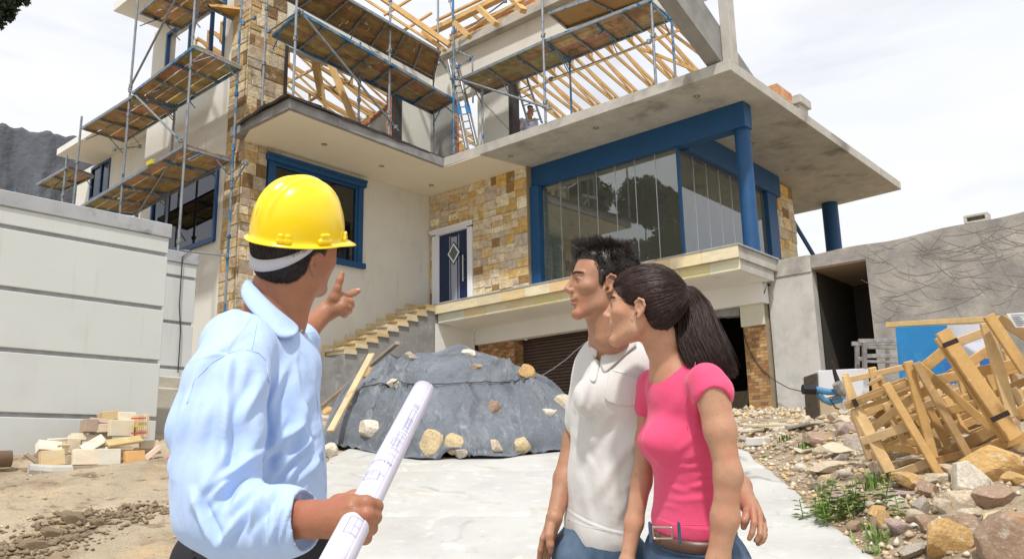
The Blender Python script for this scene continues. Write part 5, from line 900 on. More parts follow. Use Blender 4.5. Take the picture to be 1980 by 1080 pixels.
for cx, cy, w, h, rot, lean, dy, lab, c, n in (
    (380, 745, 230, 180, .1, -.15, -.2, 'rough ochre tile standing at the left front of the pile', (.62, .46, .24), 2), (350, 600, 220, 130, -.1, -.5, .0, 'white tile lying on the left stack', (.72, .64, .52), 3), (430, 520, 200, 20, .15, -1.2, .05, 'loose thin tile on top of the left stack', None, 1), (500, 590, 130, 20, .2, -1.3, .0, 'thin tile edge beside the left stack', None, 3),
    (620, 620, 130, 200, 0, -.05, .05, 'narrow upright bundle of tile edges', (.60, .52, .38), 5), (590, 770, 90, 110, .0, -.05, -.1, 'little bundle of tile edges low in the pile', (.52, .44, .28), 6), (765, 735, 240, 180, .0, -.12, -.22, 'clean cream square tile at the front, left of two', (.72, .62, .47), 2), (1030, 735, 230, 185, .0, -.12, -.22, 'clean pale square tile at the front, right of two', (.66, .62, .52), 2),
    (1180, 740, 90, 160, .05, -.1, -.15, 'narrow grey brown tile behind the orange one', (.50, .42, .32), 2), (1335, 745, 200, 165, .05, -.15, -.22, 'bright orange rough tile at the front', (.66, .38, .14), 2), (850, 580, 270, 120, .55, -.5, -.1, 'white tile sliding diagonally off the middle of the pile', (.70, .66, .56), 2), (890, 540, 300, 150, .1, -.2, .1, 'large pale tile at the back of the middle', None, 3),
    (1210, 540, 380, 110, .22, -.85, -.15, 'big olive tile tilting over the middle of the pile', (.50, .38, .16), 1), (1150, 620, 280, 40, .05, -1.2, -.15, 'thin pale tile poking out under the tilted olive one', None, 1), (1500, 590, 200, 110, .02, -.4, .05, 'brownish tile at the right behind the pink banded one', (.52, .42, .28), 1), (1520, 700, 250, 60, .65, -.2, -.15, 'pink banded tile sloping down at the right end', (.70, .52, .42), 2),
    (1600, 805, 300, 25, .03, -1.2, -.2, 'flat pale tile at the right end of the board', None, 1), (830, 370, 130, 150, .0, -.05, .05, 'dark split stone bundle on top, left', (.36, .27, .20), 4), (970, 400, 150, 100, .05, -.1, .05, 'small bundle of white edged stones on top', (.60, .50, .36), 6), (1060, 250, 180, 110, .15, -.2, .1, 'knobbly ochre stone bundle at the very top', (.52, .38, .20), 4), (920, 310, 180, 60, -.1, -.5, .08, 'pinkish split stone on the top bundle', (.46, .34, .28), 3),
    (1180, 400, 240, 190, .0, -.05, .0, 'large pale upright tile near the top right', (.66, .58, .42), 2), (1240, 270, 180, 110, .0, -.1, .08, 'white stone block at the top right', (.70, .64, .50), 4), (680, 500, 150, 90, .05, -.3, .1, 'small pale tile left of the middle back', None, 3), (480, 660, 160, 80, .0, -.5, .05, 'pale tile between the left stack and the bundles', None, 3),
    (150, 760, 200, 50, -.65, -.1, -.05, 'brown tile leaning at the far left of the board', (.40, .32, .22), 1)):
    tile(cx, cy, w, h, rot, lean, dy, lab, c, .03, n)
bu = root('wrapped_stone_bundle', onY(273, 845, 8.6), 'bundle of upright stones tied with red plastic mesh', 'stone bundle')
for k in range(6):
    x = 1320+k*22; mb = MB(); a_, b_ = onY(*lp(x, 250), 8.62), onY(*lp(x, 520), 8.62); mb.bar(a_, b_, .018, .2, (0, 1, 0), rnd.choice(TP)); mb.build('stone_strip', MT['cladding'], bu, .003)
for y in (290, 460, 380): mb = MB(); mb.bar(onY(*lp(1285, y), 8.5), onY(*lp(1450, y-5), 8.5), .008, .014, (0, 0, 1)); mb.build('strap', mat('red_strap', (.55, .05, .05), .5) if y != 380 else mat('yellow_strap', (.6, .5, .08), .5), bu)
rw = MB(); rw.path([onY(*lp(x, y), 8.3) for x, y in ((1660, 770), (1700, 745), (1740, 770), (1765, 750), (1790, 790))], .014, 5); tag(rw.build('red_wrapping', mat('pink_plastic', (.65, .12, .2), .4)), 'scrap of red plastic wrapping at the right end of the board', 'wrapping')
DP = root('drain_pipe', hit(8, 900, ground), 'brown clay drain pipe end lying at the left edge', 'pipe'); p = Vector(onY(22, 886, 8.6)); mb = MB(); ax = Vector((-1, .15, -.03)).normalized(); n_ = 24; P_ = []
t_ = ax.cross(Vector((0, 0, 1))).normalized(); u_ = t_.cross(ax)
for rr, s in ((.075, 0), (.075, 1.2), (.058, 1.2), (.058, 0)):
    for i in range(n_): g = i*2*math.pi/n_; P_.append(p+ax*s+(t_*math.cos(g)+u_*math.sin(g))*rr)
mb.poly(P_, [(k*n_+i, k*n_+(i+1) % n_, ((k+1) % 4)*n_+(i+1) % n_, ((k+1) % 4)*n_+i) for k in range(4) for i in range(n_)]); mb.build('clay_tube', mat('clay_pipe', (.20, .13, .08), .7, noise=(6, .2)), DP, 0, True)
lo = MB(); lo.path([onY(55, 908, 8.25), onY(95, 911, 8.22), onY(135, 910, 8.25)], .06, 10); tag(lo.build('stone_log', MT['plinthm'] if 'plinthm' in MT else MT['concrete'], None), 'grey brown broken post propping the left end of the muddy board', 'post')
# ---------------------------------------------------------------- figure modelling: smooth implicit surfaces
def v3(*a): return np.array(a, dtype=np.float64)
def nrm(a): a = np.asarray(a, float); return a/np.linalg.norm(a)
def C2W(V): V = np.asarray(V); return CAM+V[..., 0:1]*RT+V[..., 1:2]*UP+V[..., 2:3]*FW
def pc(x, y, D): return v3((x-990)/FPX*D, (540-y)/FPX*D, D)       # image-plane metres at distance D
class Sdf:
    """smooth union / subtraction of ellipsoids and tapered capsules, polygonised on a grid"""
    def __init__(s, T=None): s.ops = []; s.T = T
    def _p(s, a): return np.asarray(a, float) if s.T is None else s.T(a)
    def ell(s, c, r, k=.012, R=None, sub=False, F=None):
        R_ = np.eye(3) if R is None else R
        if s.T is not None: R_ = s.T.R @ R_
        s.ops.append(('e', s._p(c), np.asarray(r, float), R_, k, sub, max(r))); return s
    def cone(s, a, b, ra, rb, k=.012, sub=False, flat=None):
        fl = None
        if flat is not None:
            ax, f = flat; ax = nrm(ax if s.T is None else s.T.R @ np.asarray(ax, float)); fl = (ax, f)
        s.ops.append(('c', s._p(a), s._p(b), ra, rb, k, sub, fl)); return s
    def chain(s, pts, rs, k=.012, flat=None):
        for i in range(len(pts)-1): s.cone(pts[i], pts[i+1], rs[i], rs[i+1], k, False, flat)
        return s
    def mesh(s, h):
        lo = np.full(3, 1e9); hi = -lo
        for o in s.ops:
            if o[5 if o[0] == 'e' else 6]: continue
            if o[0] == 'e': lo = np.minimum(lo, o[1]-o[6]); hi = np.maximum(hi, o[1]+o[6])
            else:
                m_ = max(o[3], o[4])*(max(1, o[7][1]) if o[7] else 1); lo = np.minimum(lo, np.minimum(o[1], o[2])-m_); hi = np.maximum(hi, np.maximum(o[1], o[2])+m_)
        lo -= 4*h+.01; hi += 4*h+.01; ax = [np.arange(lo[i], hi[i], h) for i in range(3)]; F_ = np.full([len(a) for a in ax], 1.0, np.float32)
        for o in s.ops:
            e = o[0] == 'e'; k = o[4] if e else o[5]; sub = o[5] if e else o[6]; pad = k*1.5+3*h
            if e: b0, b1 = o[1]-o[6]-pad, o[1]+o[6]+pad
            else: m_ = max(o[3], o[4])*(max(1, o[7][1]) if o[7] else 1)+pad; b0, b1 = np.minimum(o[1], o[2])-m_, np.maximum(o[1], o[2])+m_
            sl = [slice(max(0, int((b0[i]-lo[i])/h)), min(len(ax[i]), int((b1[i]-lo[i])/h)+2)) for i in range(3)]
            g = [ax[i][sl[i]].astype(np.float32) for i in range(3)]
            if min(len(q) for q in g) == 0: continue
            X = g[0][:, None, None]; Y = g[1][None, :, None]; Z = g[2][None, None, :]
            if e:
                c, r, R = o[1], o[2], o[3]; dx, dy, dz = X-c[0], Y-c[1], Z-c[2]
                u = [dx*R[0, i]+dy*R[1, i]+dz*R[2, i] for i in range(3)]; k0 = np.sqrt(sum((u[i]/r[i])**2 for i in range(3)))+1e-6; k1 = np.sqrt(sum((u[i]/r[i]**2)**2 for i in range(3)))+1e-6; d = k0*(k0-1)/k1
            else:
                a, b, ra, rb, fl = o[1], o[2], o[3], o[4], o[7]; dx, dy, dz = X-a[0], Y-a[1], Z-a[2]; ba = b-a
                if fl: n, f = fl; q = (dx*n[0]+dy*n[1]+dz*n[2])*(1/f-1); dx, dy, dz = dx+q*n[0], dy+q*n[1], dz+q*n[2]; ba = ba+n*(ba@n)*(1/f-1)
                t = np.clip((dx*ba[0]+dy*ba[1]+dz*ba[2])/(ba@ba+1e-12), 0, 1); d = np.sqrt((dx-t*ba[0])**2+(dy-t*ba[1])**2+(dz-t*ba[2])**2)-(ra+(rb-ra)*t)
            W_ = F_[tuple(sl)]
            if sub: hh = np.clip(.5-.5*(W_+d)/k, 0, 1) if k > 0 else (W_ < -d)*1.; F_[tuple(sl)] = W_*(1-hh)+(-d)*hh+k*hh*(1-hh)
            else: hh = np.clip(.5+.5*(d-W_)/k, 0, 1); F_[tuple(sl)] = d*(1-hh)+W_*hh-k*hh*(1-hh)
        return nets(F_, lo, h)
def nets(F_, lo, h):
    S = F_ < 0; nx, ny, nz = F_.shape; c = S[:-1, :-1, :-1].astype(np.int8)
    cnt = sum(S[i:nx-1+i, j:ny-1+j, k:nz-1+k].astype(np.int8) for i in (0, 1) for j in (0, 1) for k in (0, 1)); act = (cnt > 0) & (cnt < 8); I = np.argwhere(act); idx = np.full(act.shape, -1, np.int64); idx[act] = np.arange(len(I))
    acc = np.zeros((len(I), 3)); n = np.zeros(len(I))
    cs = [(0, 0, 0), (1, 0, 0), (0, 1, 0), (1, 1, 0), (0, 0, 1), (1, 0, 1), (0, 1, 1), (1, 1, 1)]; val = [F_[I[:, 0]+a, I[:, 1]+b, I[:, 2]+g] for a, b, g in cs]
    for p in range(8):
        for ax_ in range(3):
            if cs[p][ax_]: continue
            q = list(cs[p]); q[ax_] = 1; q = cs.index(tuple(q)); a, b = val[p], val[q]; m = (a < 0) != (b < 0); t = np.where(m, a/(a-b+1e-12), 0)
            pt = np.tile(np.array(cs[p], float), (len(I), 1)); pt[:, ax_] += t; acc[m] += pt[m]; n[m] += 1
    V = lo+(I+acc/n[:, None])*h; Q = []
    for ax_ in range(3):
        a1, a2 = (ax_+1) % 3, (ax_+2) % 3; s0 = [slice(1, -1)]*3; A = S; sl0 = [slice(None)]*3; sl1 = [slice(None)]*3; sl0[ax_] = slice(0, -1); sl1[ax_] = slice(1, None); ch = A[tuple(sl0)] != A[tuple(sl1)]; E = np.argwhere(ch)
        E = E[(E[:, a1] > 0) & (E[:, a2] > 0) & (E[:, a1] < F_.shape[a1]-1) & (E[:, a2] < F_.shape[a2]-1)]; ins = A[E[:, 0], E[:, 1], E[:, 2]]
        def ci(d1, d2): q = E.copy(); q[:, a1] -= d1; q[:, a2] -= d2; return idx[q[:, 0], q[:, 1], q[:, 2]]
        f = np.stack([ci(0, 0), ci(1, 0), ci(1, 1), ci(0, 1)], 1); f[ins] = f[ins][:, ::-1]; Q.append(f)
    Q = np.concatenate(Q); return V, Q[(Q >= 0).all(1)]
def vnormals(V, Q):
    n = np.cross(V[Q[:, 2]]-V[Q[:, 0]], V[Q[:, 3]]-V[Q[:, 1]]); N_ = np.zeros_like(V)
    for i in range(4): np.add.at(N_, Q[:, i], n)
    return N_/(np.linalg.norm(N_, axis=1)[:, None]+1e-12)
def relax(V, Q, it=2):
    for _ in range(it):
        S_ = np.zeros_like(V); c = np.zeros(len(V))
        for i in range(4):
            for j in (1, 3): np.add.at(S_, Q[:, i], V[Q[:, (i+j) % 4]]); np.add.at(c, Q[:, i], 1)
        V = V*.4+.6*S_/c[:, None]
    return V
def surf(V, x, y, off=.0, rp=7):
    X_, Y_ = 990+FPX*V[:, 0]/V[:, 2], 540-FPX*V[:, 1]/V[:, 2]; d = (X_-x)**2+(Y_-y)**2; k = d < rp*rp
    while not k.any(): rp += 5; k = d < rp*rp
    z = V[k, 2]; m_ = z < z.min()+.04; w = 1/(d[k][m_]+4); return (x, y, float((z[m_]*w).sum()/w.sum())-off)
def drape(V, rows, off=.003): return [[surf(V, *p[:2], off+(p[2] if len(p) > 2 else 0)) for p in r] for r in rows]
def seam(V, pts, r, m, par, off=.0, name='seam'):
    P_ = []
    for (x0, y0), (x1, y1) in zip(pts[:-1], pts[1:]): P_ += [(x0+(x1-x0)*t, y0+(y1-y0)*t) for t in np.linspace(0, 1, 5)[:-1]]
    P_.append(pts[-1]); mb = MB(); mb.path([C2W(pc(*surf(V, x, y, off))) for x, y in P_], r, 6); return mb.build(name, m, par, 0, True)
class Frame:
    """local frame (X forward, Y left, Z up) placed in camera-aligned metres; the camera basis is left-handed"""
    def __init__(s, o, f, u, sc=1.0): s.o = np.asarray(o, float); f = nrm(f); u = nrm(np.asarray(u, float)-f*(np.asarray(u, float)@f)); l = -np.cross(u, f); s.R = np.stack([f, l, u], 1); s.sc = sc
    def __call__(s, a): return s.o+s.R @ (np.asarray(a, float)*s.sc)
    def all(s, A): return s.o+np.asarray(A)*s.sc @ s.R.T
def skin_obj(name, sd, h, m, par, it=2, disp=None, sub=0):
    V, Q = sd.mesh(h); V = relax(V, Q, it)
    N_ = vnormals(V, Q)
    if (N_*(V-V.mean(0))).sum() < 0: Q = Q[:, ::-1]; N_ = -N_
    if disp is not None: V = V+N_*np.asarray(disp(V, N_))[:, None]
    global LASTV; LASTV = V
    return np_mesh(name, C2W(V), Q[:, ::-1], m, par, True)
def creases(L, base=None):
    """L: (x0,y0,x1,y1,D,width_m,amp_m) folds in the cloth, ridge positive; plus low-frequency buckling"""
    def fn(V, N_):
        r = np.zeros(len(V))
        for (x0, y0, x1, y1, D, w, a) in L:
            A, B = pc(x0, y0, D), pc(x1, y1, D); ba = (B-A)[:2]; pa = V[:, :2]-A[:2]; t = np.clip(pa@ba/(ba@ba), 0, 1); q = pa-t[:, None]*ba; d = np.linalg.norm(q, axis=1); sgn = (ba[0]*pa[:, 1]-ba[1]*pa[:, 0])/np.linalg.norm(ba)
            tp = np.sin(np.pi*np.clip(t*.9+.05, 0, 1))**.6; m_ = np.clip(-N_[:, 2]*1.6+.3, 0, 1); r += a*tp*m_*(np.exp(-(d/w)**2)-.55*np.exp(-((sgn-1.5*w)/(.9*w))**2)*np.exp(-(np.abs(d-np.abs(sgn))/w)**2))
        if base: r += base(V, N_)
        return r
    return fn
# ------------- materials for the figures
def skin(name, c, c2):
    m = mat(name, c, .52, noise=(24, .16, 7), bump=[(110, .22, None, .004), (420, .2, None, .002)], sss=.06, stain=[(9, c2, .48, .72), (60, tuple(q*.78 for q in c), .62, .74)]); return m
MT['skin1'] = skin('skin_tanned', (.33, .145, .075), (.38, .12, .07)); MT['skin2'] = skin('skin_olive', (.37, .19, .112), (.41, .15, .085)); MT['skin3'] = skin('skin_light_tan', (.47, .26, .16), (.50, .215, .13))
def cloth(name, c, **k): return mat(name, c, .85, sheen=.15, noise=(5, .03), bump=[(5, .35, (1, 1, .45), .05), (16, .35, (1, 1, .6), .012), (700, .25, None, .001)], **k)
MT['shirt_blue'] = cloth('blue_cotton', (.41, .55, .81)); MT['polo'] = cloth('white_cotton', (.62, .61, .585)); MT['pink'] = cloth('pink_cotton', (.72, .07, .175))
MT['jeans'] = mat('denim', (.045, .085, .15), .9, noise=(6, .25), bump=[(400, .4, None, .002), (12, .3, None, .01)], stain=[(4, (.12, .18, .26), .5, .7)]); MT['trousers'] = mat('black_trousers', (.012, .012, .016), .85, bump=(14, .3))
MT['hair_m'] = mat('dark_hair', (.022, .015, .012), .42, noise=(60, .4)); MT['hair_w'] = mat('brown_hair', (.034, .015, .011), .46, noise=(40, .6)); MT['leather'] = mat('brown_leather', (.10, .045, .025), .4, noise=(20, .2)); MT['steelb'] = mat('buckle', (.45, .40, .33), .3, 1)
MT['eyew'] = mat('eye_white', (.62, .58, .54), .25); MT['iris'] = mat('iris', (.03, .018, .012), .12); MT['lip'] = skin('lips', (.42, .15, .11), (.38, .12, .10)); MT['hat'] = mat('yellow_plastic', (.93, .66, .0), .26, coat=.4, noise=(3, .02)); MT['band'] = mat('grey_strap', (.50, .50, .54), .6, noise=(9, .08), bump=(60, .2)); MT['shoe'] = mat('shoe', (.03, .02, .015), .5)
# ------------- parts
def head(T, w=1.0, fem=False, neck=True):
    s = Sdf(T); b = .8 if fem else 1
    s.ell((-.014, 0, .048), (.097, .077*w, .083), .02); s.ell((.034, 0, .018), (.060, .062*w, .085), .03)
    s.cone((.050, 0, .0), (.058, 0, -.066), .045, .031, .03); s.ell((.018, 0, -.050), (.058, .052*w, .045), .03)
    for y in (-1, 1):
        s.cone((-.004, y*.051*w, -.030), (.008, y*.047*w, -.066), .019, .016*b, .022); s.cone((.008, y*.047*w, -.066), (.074, y*.012, -.100), .015*b, .014, .022)
        s.ell((.056, y*.043, -.014), (.026, .021, .017), .022); s.cone((.0925, y*.012, .0275), (.076, y*.046, .028), .0085*b, .007, .010)
    s.ell((.080, 0, -.098), (.0165, .022, .0155), .016)
    for y in (-1, 1): s.ell((.104, y*.030, .006), (.017, .0175, .0115), .014, sub=True)
    s.cone((.094, 0, .024), (.1135, 0, -.016), .0068, .0098, .012); s.ell((.1155, 0, -.0205), (.0105, .0115, .0090), .006); s.cone((.084, 0, -.010), (.098, 0, -.028), .014, .009, .01)
    for y in (-1, 1): s.ell((.1035, y*.0125, -.0255), (.0105, .0068, .0075), .005); s.ell((.106, y*.0065, -.0335), (.0055, .003, .004), .003, sub=True)
    s.ell((.088, 0, -.047), (.012, .026, .012), .012); s.ell((.0925, 0, -.0535), (.0095, .022, .0052), .0045); s.ell((.0905, 0, -.0665), (.0095, .018, .0062), .0045); s.ell((.104, 0, -.0600), (.014, .0225, .0012), .0035, sub=True); s.ell((.094, 0, -.0800), (.008, .018, .0055), .010, sub=True)
    # eyelids around the eyeball
    for y in (-1, 1):
        for k in range(6):
            a0, a1 = -1+k/3, -1+(k+1)/3; f = lambda a, up: (.0880-.0060*a*a, y*(.0305+a*.0145), .0075+up*(1-a*a)*.0052)
            s.cone(f(a0, 1.0), f(a1, 1.0), .0030, .0030, .003); s.cone(f(a0, -.9), f(a1, -.9), .0026, .0026, .003)
    for y in (-1, 1): s.ell((.0985, y*.0305, .0070), (.0125, .0130, .0042), .0012, sub=True)
    if neck: s.chain([(-.018, 0, -.035), (-.030, 0, -.10), (-.040, 0, -.165)], [.056*w, .055*(.88 if fem else 1), .060*(.86 if fem else 1)], .03)
    # ears
    for y in (-1, 1):
        yb = .0745*w; P_ = [(.006, yb, -.022), (.004, yb+.004, -.004), (.006, yb+.009, .012), (-.006, yb+.014, .023), (-.020, yb+.016, .018), (-.025, yb+.015, .003), (-.019, yb+.011, -.014), (-.008, yb+.007, -.030), (.001, yb+.002, -.033)]
        P_ = [(a, y*b_, c) for a, b_, c in P_]; s.chain(P_, [.0036, .003, .0034, .0038, .0040, .0040, .0042, .0058, .0036], .004); s.ell((-.010, y*(yb+.005), -.002), (.015, .0055, .022), .005); s.ell((-.006, y*(yb+.012), -.006), (.007, .006, .010), .003, sub=True)
    return s
def eyes(T, par):
    for y in (-1, 1):
        for r, m, c, n_ in ((.0122, 'eyew', (.0782, y*.0305, .0075), 'eyeball'), (.0062, 'iris', (.0854, y*.0305-.0, .0078), 'iris')):
            e = Sdf(T); e.ell(c, (r, r, r), .001); skin_obj(n_, e, .0016, MT[m], par, 1)
def to_cap(T, capV, P_, off, c0=(-.02, 0, .03)):
    """lift head-local strand points on to the modelled hair surface"""
    c0 = np.array(c0); A = (capV-T.o)@T.R/T.sc-c0; r = np.linalg.norm(A, axis=1); th = ((np.arctan2(A[:, 1], A[:, 0])+math.pi)/(2*math.pi)*72).astype(int) % 72; ph = (np.arccos(np.clip(A[:, 2]/r, -1, 1))/math.pi*36).astype(int).clip(0, 35)
    tab = np.zeros((72, 36)); np.maximum.at(tab, (th, ph), r)
    for _ in range(3):
        for sh in ((1, 0), (-1, 0), (0, 1), (0, -1)): z = tab == 0; tab[z] = np.roll(tab, sh, (0, 1))[z]
    t2 = (tab+np.roll(tab, 1, 0)+np.roll(tab, -1, 0))/3; B = P_-c0; rb = np.linalg.norm(B, axis=-1); fth = (np.arctan2(B[..., 1], B[..., 0])+math.pi)/(2*math.pi)*72-.5; fph = (np.arccos(np.clip(B[..., 2]/rb, -1, 1))/math.pi*36-.5).clip(0, 34.99); i0 = np.floor(fth).astype(int); j0 = fph.astype(int); a, b = fth-i0, fph-j0
    R_ = (t2[i0 % 72, j0]*(1-a)+t2[(i0+1) % 72, j0]*a)*(1-b)+(t2[i0 % 72, j0+1]*(1-a)+t2[(i0+1) % 72, j0+1]*a)*b
    return c0+B/rb[..., None]*(R_+off)[..., None]
def lashes(T, par, m):
    for y in (-1, 1):
        s = Sdf(T); P_ = [(.0905-.0062*a*a, y*(.0305+a*.0150), .0072+(1-a*a)*.0052) for a in np.linspace(-1, 1.12, 8)]; s.chain(P_, [.0013]*8, .001); P_ = [(.0896-.0060*a*a, y*(.0305+a*.0145), .0066-(1-a*a)*.0045) for a in np.linspace(-.9, 1, 6)]; s.chain(P_, [.0007]*6, .001); skin_obj('eyelashes', s, .0011, m, par, 1)
def strands(name, P_, wid, m, par, tip=.15, side=3):
    """P_: (n, k, 3) polylines in camera metres -> tapered 3-sided strands"""
    n, k, _ = P_.shape; W_ = C2W(P_); d = np.gradient(W_, axis=1); d /= np.linalg.norm(d, axis=2)[..., None]+1e-9; rs = np.random.RandomState(3); u = np.cross(d, rs.normal(size=(n, 1, 3))); u /= np.linalg.norm(u, axis=2)[..., None]+1e-9; v = np.cross(d, u)
    s = np.linspace(0, 1, k); r = wid*(np.minimum(1, .5+3*s)*(1-(1-tip)*s**2))[None, :, None]*(.6+.8*rs.rand(n, 1, 1)); ring = [W_+r*(u*math.cos(a)+v*math.sin(a)) for a in np.arange(side)*2*math.pi/side]; V = np.stack(ring, 2).reshape(-1, 3)
    i = np.arange(n*k*side).reshape(n, k, side); F_ = np.concatenate([np.stack([i[:, :-1, a], i[:, 1:, a], i[:, 1:, (a+1) % side], i[:, :-1, (a+1) % side]], -1).reshape(-1, 4) for a in range(side)]); return np_mesh(name, V, F_, m, par, True)
def hand(s, T, fing, palm=(.040, .014), k=.006):
    """T: X along the fingers, Y across towards the little finger, Z back of the hand. fing: list of joint chains"""
    return s
def limb(s, pts, rs, k=.02, flat=None): s.chain(pts, rs, k, flat)
def legs(par, hipL, hipR, D, m, shoe_off=.0):
    """trouser legs down to the ground, below the frame"""
    pass
# ================================================================ man in the white polo shirt
def wz(x, y, D): return C2W(pc(x, y, D))
def floor_pt(x, y, D, z=0.0):
    """point straight below pc(x,y,D) on the ground, in camera metres"""
    w = wz(x, y, D); g = float(ground(w[0], w[1]))+z; q = np.array([w[0], w[1], g])-CAM; return v3(q@RT, q@UP, q@FW)
def put_root(name, x, y, D, lab): w = wz(x, y, D); return root(name, (w[0], w[1], float(ground(w[0], w[1]))), lab, 'person')
def leg_set(s, hip, off, D, rs=(.085, .062, .050), k=.04):
    out_ = []
    for i, (hx, dx, dd) in enumerate(off):
        h0 = v3(*hip)+v3(hx, 0, dd); x, y = 990+h0[0]*FPX/h0[2], 540-h0[1]*FPX/h0[2]; f = floor_pt(x, y, h0[2], .08)+v3(dx, 0, 0); kn = h0*.48+f*.52; s.chain([h0, kn, f], list(rs), k); out_.append(f)
    return out_
def shoes(par, feet, fdir):
    for f in feet:
        s = Sdf(); f = f-v3(.016, .976, .216)*.045; d = nrm(fdir); s.cone(f-d*.05, f+d*.15, .045, .036, .02); skin_obj('shoe', s, .008, MT['shoe'], par)
M2 = put_root('person', 1185, 780, 2.87, 'man in a white polo shirt with short spiky dark hair standing beside the woman')
s2 = 2.86/FPX
TH = Frame(pc(1163, 553, 2.84), (-.985, .085, -.15), (.09, .972, .2), 1.02)
hd = head(TH); hd.T = None; hd.cone(pc(1168, 600, 2.86), pc(1180, 690, 2.9), .060, .068, .03)
# body skin: neck, torso core and arms, one continuous surface
f2 = nrm((-.75, 0, -.62)); l2 = nrm((.66, 0, -.75))
hd.cone(pc(1185, 690, 2.9), pc(1190, 760, 2.9), .09, .12, .05, False, (f2, .7))
A = [pc(1140, 735, 3.0), pc(1112, 850, 3.03), pc(1092, 925, 2.98), pc(1072, 1000, 2.9)]; hd.chain(A, [.055, .042, .038, .027], .02)
def palm_hand(s, wrist, knuckles, fingers, thumb, r=.0175, wr=.026):
    """wrist point, four knuckle points, finger chains [(p,p,p)], thumb chain; radii shrink to the tip"""
    for kn in knuckles: s.cone(wrist, kn, wr*.78, .0115, .016)
    m_ = sum(knuckles)/4; s.cone(wrist*.45+m_*.55, m_, .020, .016, .014)
    for kn, f in zip(knuckles, fingers):
        pts = [kn]+list(f); rr = np.linspace(.0108, .0078, len(pts)); s.chain(pts, list(rr), .004)
    rr = np.linspace(.017, .0092, len(thumb)); s.chain(list(thumb), list(rr), .008)
w_ = pc(1072, 1000, 2.88)
kn = [pc(1062+i*4.5-4, 1040+i*1.5, 2.85+.02*i) for i in range(4)]; kn = [pc(1050, 1040, 2.85), pc(1056, 1042, 2.875), pc(1063, 1042, 2.90), pc(1070, 1040, 2.92)]
fg = [(pc(1045, 1062, 2.85), pc(1043, 1078, 2.86), pc(1044, 1090, 2.87)), (pc(1052, 1066, 2.875), pc(1050, 1084, 2.88), pc(1053, 1096, 2.89)), (pc(1060, 1066, 2.90), pc(1060, 1084, 2.91), pc(1063, 1094, 2.92)), (pc(1069, 1060, 2.925), pc(1070, 1074, 2.93), pc(1072, 1084, 2.94))]
palm_hand(hd, w_, kn, fg, [w_*.7+kn[0]*.3, pc(1062, 1035, 2.82), pc(1064, 1052, 2.81), pc(1065, 1064, 2.82)])
skin_obj('body', hd, .0030, MT['skin2'], M2, 1); BV2 = LASTV; lashes(TH, M2, MT['hair_m'])
eyes(TH, M2)
# left hand resting on the woman's hip: a continuous arm behind her
s = Sdf(); w2 = pc(1448, 975, 2.62); s.chain([pc(1262, 740, 2.98), pc(1350, 880, 2.92), pc(1430, 940, 2.74), w2], [.05, .043, .036, .027], .02)
kn = [pc(1456, 985, 2.54), pc(1468, 992, 2.56), pc(1474, 1006, 2.58), pc(1474, 1022, 2.60)]
fg = [(pc(1458, 1010, 2.50), pc(1454, 1030, 2.49), pc(1449, 1040, 2.49)), (pc(1470, 1014, 2.52), pc(1470, 1032, 2.50), pc(1462, 1044, 2.50)), (pc(1478, 1022, 2.55), pc(1477, 1038, 2.53), pc(1468, 1048, 2.52)), (pc(1478, 1032, 2.58), pc(1474, 1044, 2.56), pc(1466, 1050, 2.55))]
palm_hand(s, w2, kn, fg, [w2, pc(1446, 990, 2.55), pc(1440, 1006, 2.53), pc(1438, 1018, 2.53)])
skin_obj('arm', s, .0032, MT['skin2'], M2, 1)
# polo shirt
s = Sdf(); d2 = 2.90
s.cone(pc(1172, 695, d2), pc(1212, 705, d2), .085, .085, .05, False, (f2, .72))
s.chain([pc(1183, 740, d2), pc(1185, 830, d2), pc(1172, 930, d2), pc(1163, 1000, d2)], [.150, .152, .142, .142], .06, (f2, .66))
s.ell(pc(1158, 765, d2-.085), (.085, .075, .05), .06); s.ell(pc(1212, 765, d2-.10), (.085, .075, .05), .06)
s.cone(pc(1150, 712, 2.96), pc(1130, 790, 3.0), .062, .060, .05); s.cone(pc(1130, 790, 3.0), pc(1128, 812, 3.01), .060, .064, .01)     # right sleeve
s.cone(pc(1235, 705, 2.84), pc(1268, 790, 2.86), .066, .064, .05)
s.cone(pc(1163, 1000, d2), pc(1160, 1020, d2), .142, .148, .01, False, (f2, .66))
s.ell(pc(1160, 1095, d2), (.17, .082, .2), .004, sub=True)
s.ell(pc(1144, 636, d2-.02), (.058, .050, .058), .008, sub=True); s.ell(pc(1157, 672, 2.82), (.014, .050, .05), .008, sub=True)
cr2 = [(1150, 690, 1118, 800, 2.8, .012, .006), (1175, 800, 1120, 900, 2.8, .016, .006), (1225, 830, 1150, 960, 2.8, .018, .007), (1245, 880, 1190, 1000, 2.8, .016, .007), (1120, 760, 1150, 860, 2.8, .014, .004), (1130, 930, 1140, 1010, 2.8, .014, .005), (1170, 900, 1175, 1020, 2.8, .014, .004), (1205, 930, 1215, 1020, 2.8, .012, .004), (1245, 800, 1215, 870, 2.8, .012, .006), (1250, 905, 1200, 940, 2.8, .010, .005), (1116, 850, 1145, 905, 2.8, .012, .004), (1098, 1003, 1220, 1030, 2.8, .004, .003)]
bk_ = lambda sc, a: (lambda V, N_: a*vnoise(V*np.array([sc, sc*.45, sc])*1.0+3)+a*.5*vnoise(V*np.array([sc*2.4, sc, sc*2])+9)+a*.45*(.4-np.abs(vnoise(V*np.array([sc*2.0, sc*1.1, sc*2])+31))))
skin_obj('shirt', s, .0042, MT['polo'], M2, 2, creases(cr2, bk_(9, .004)))
def patch_on(name, poly, D, th, m, par, it=0, push=.0):
    """small cloth piece following picked outline points (x, y, D)"""
    s = Sdf(); n = len(poly)
    return s
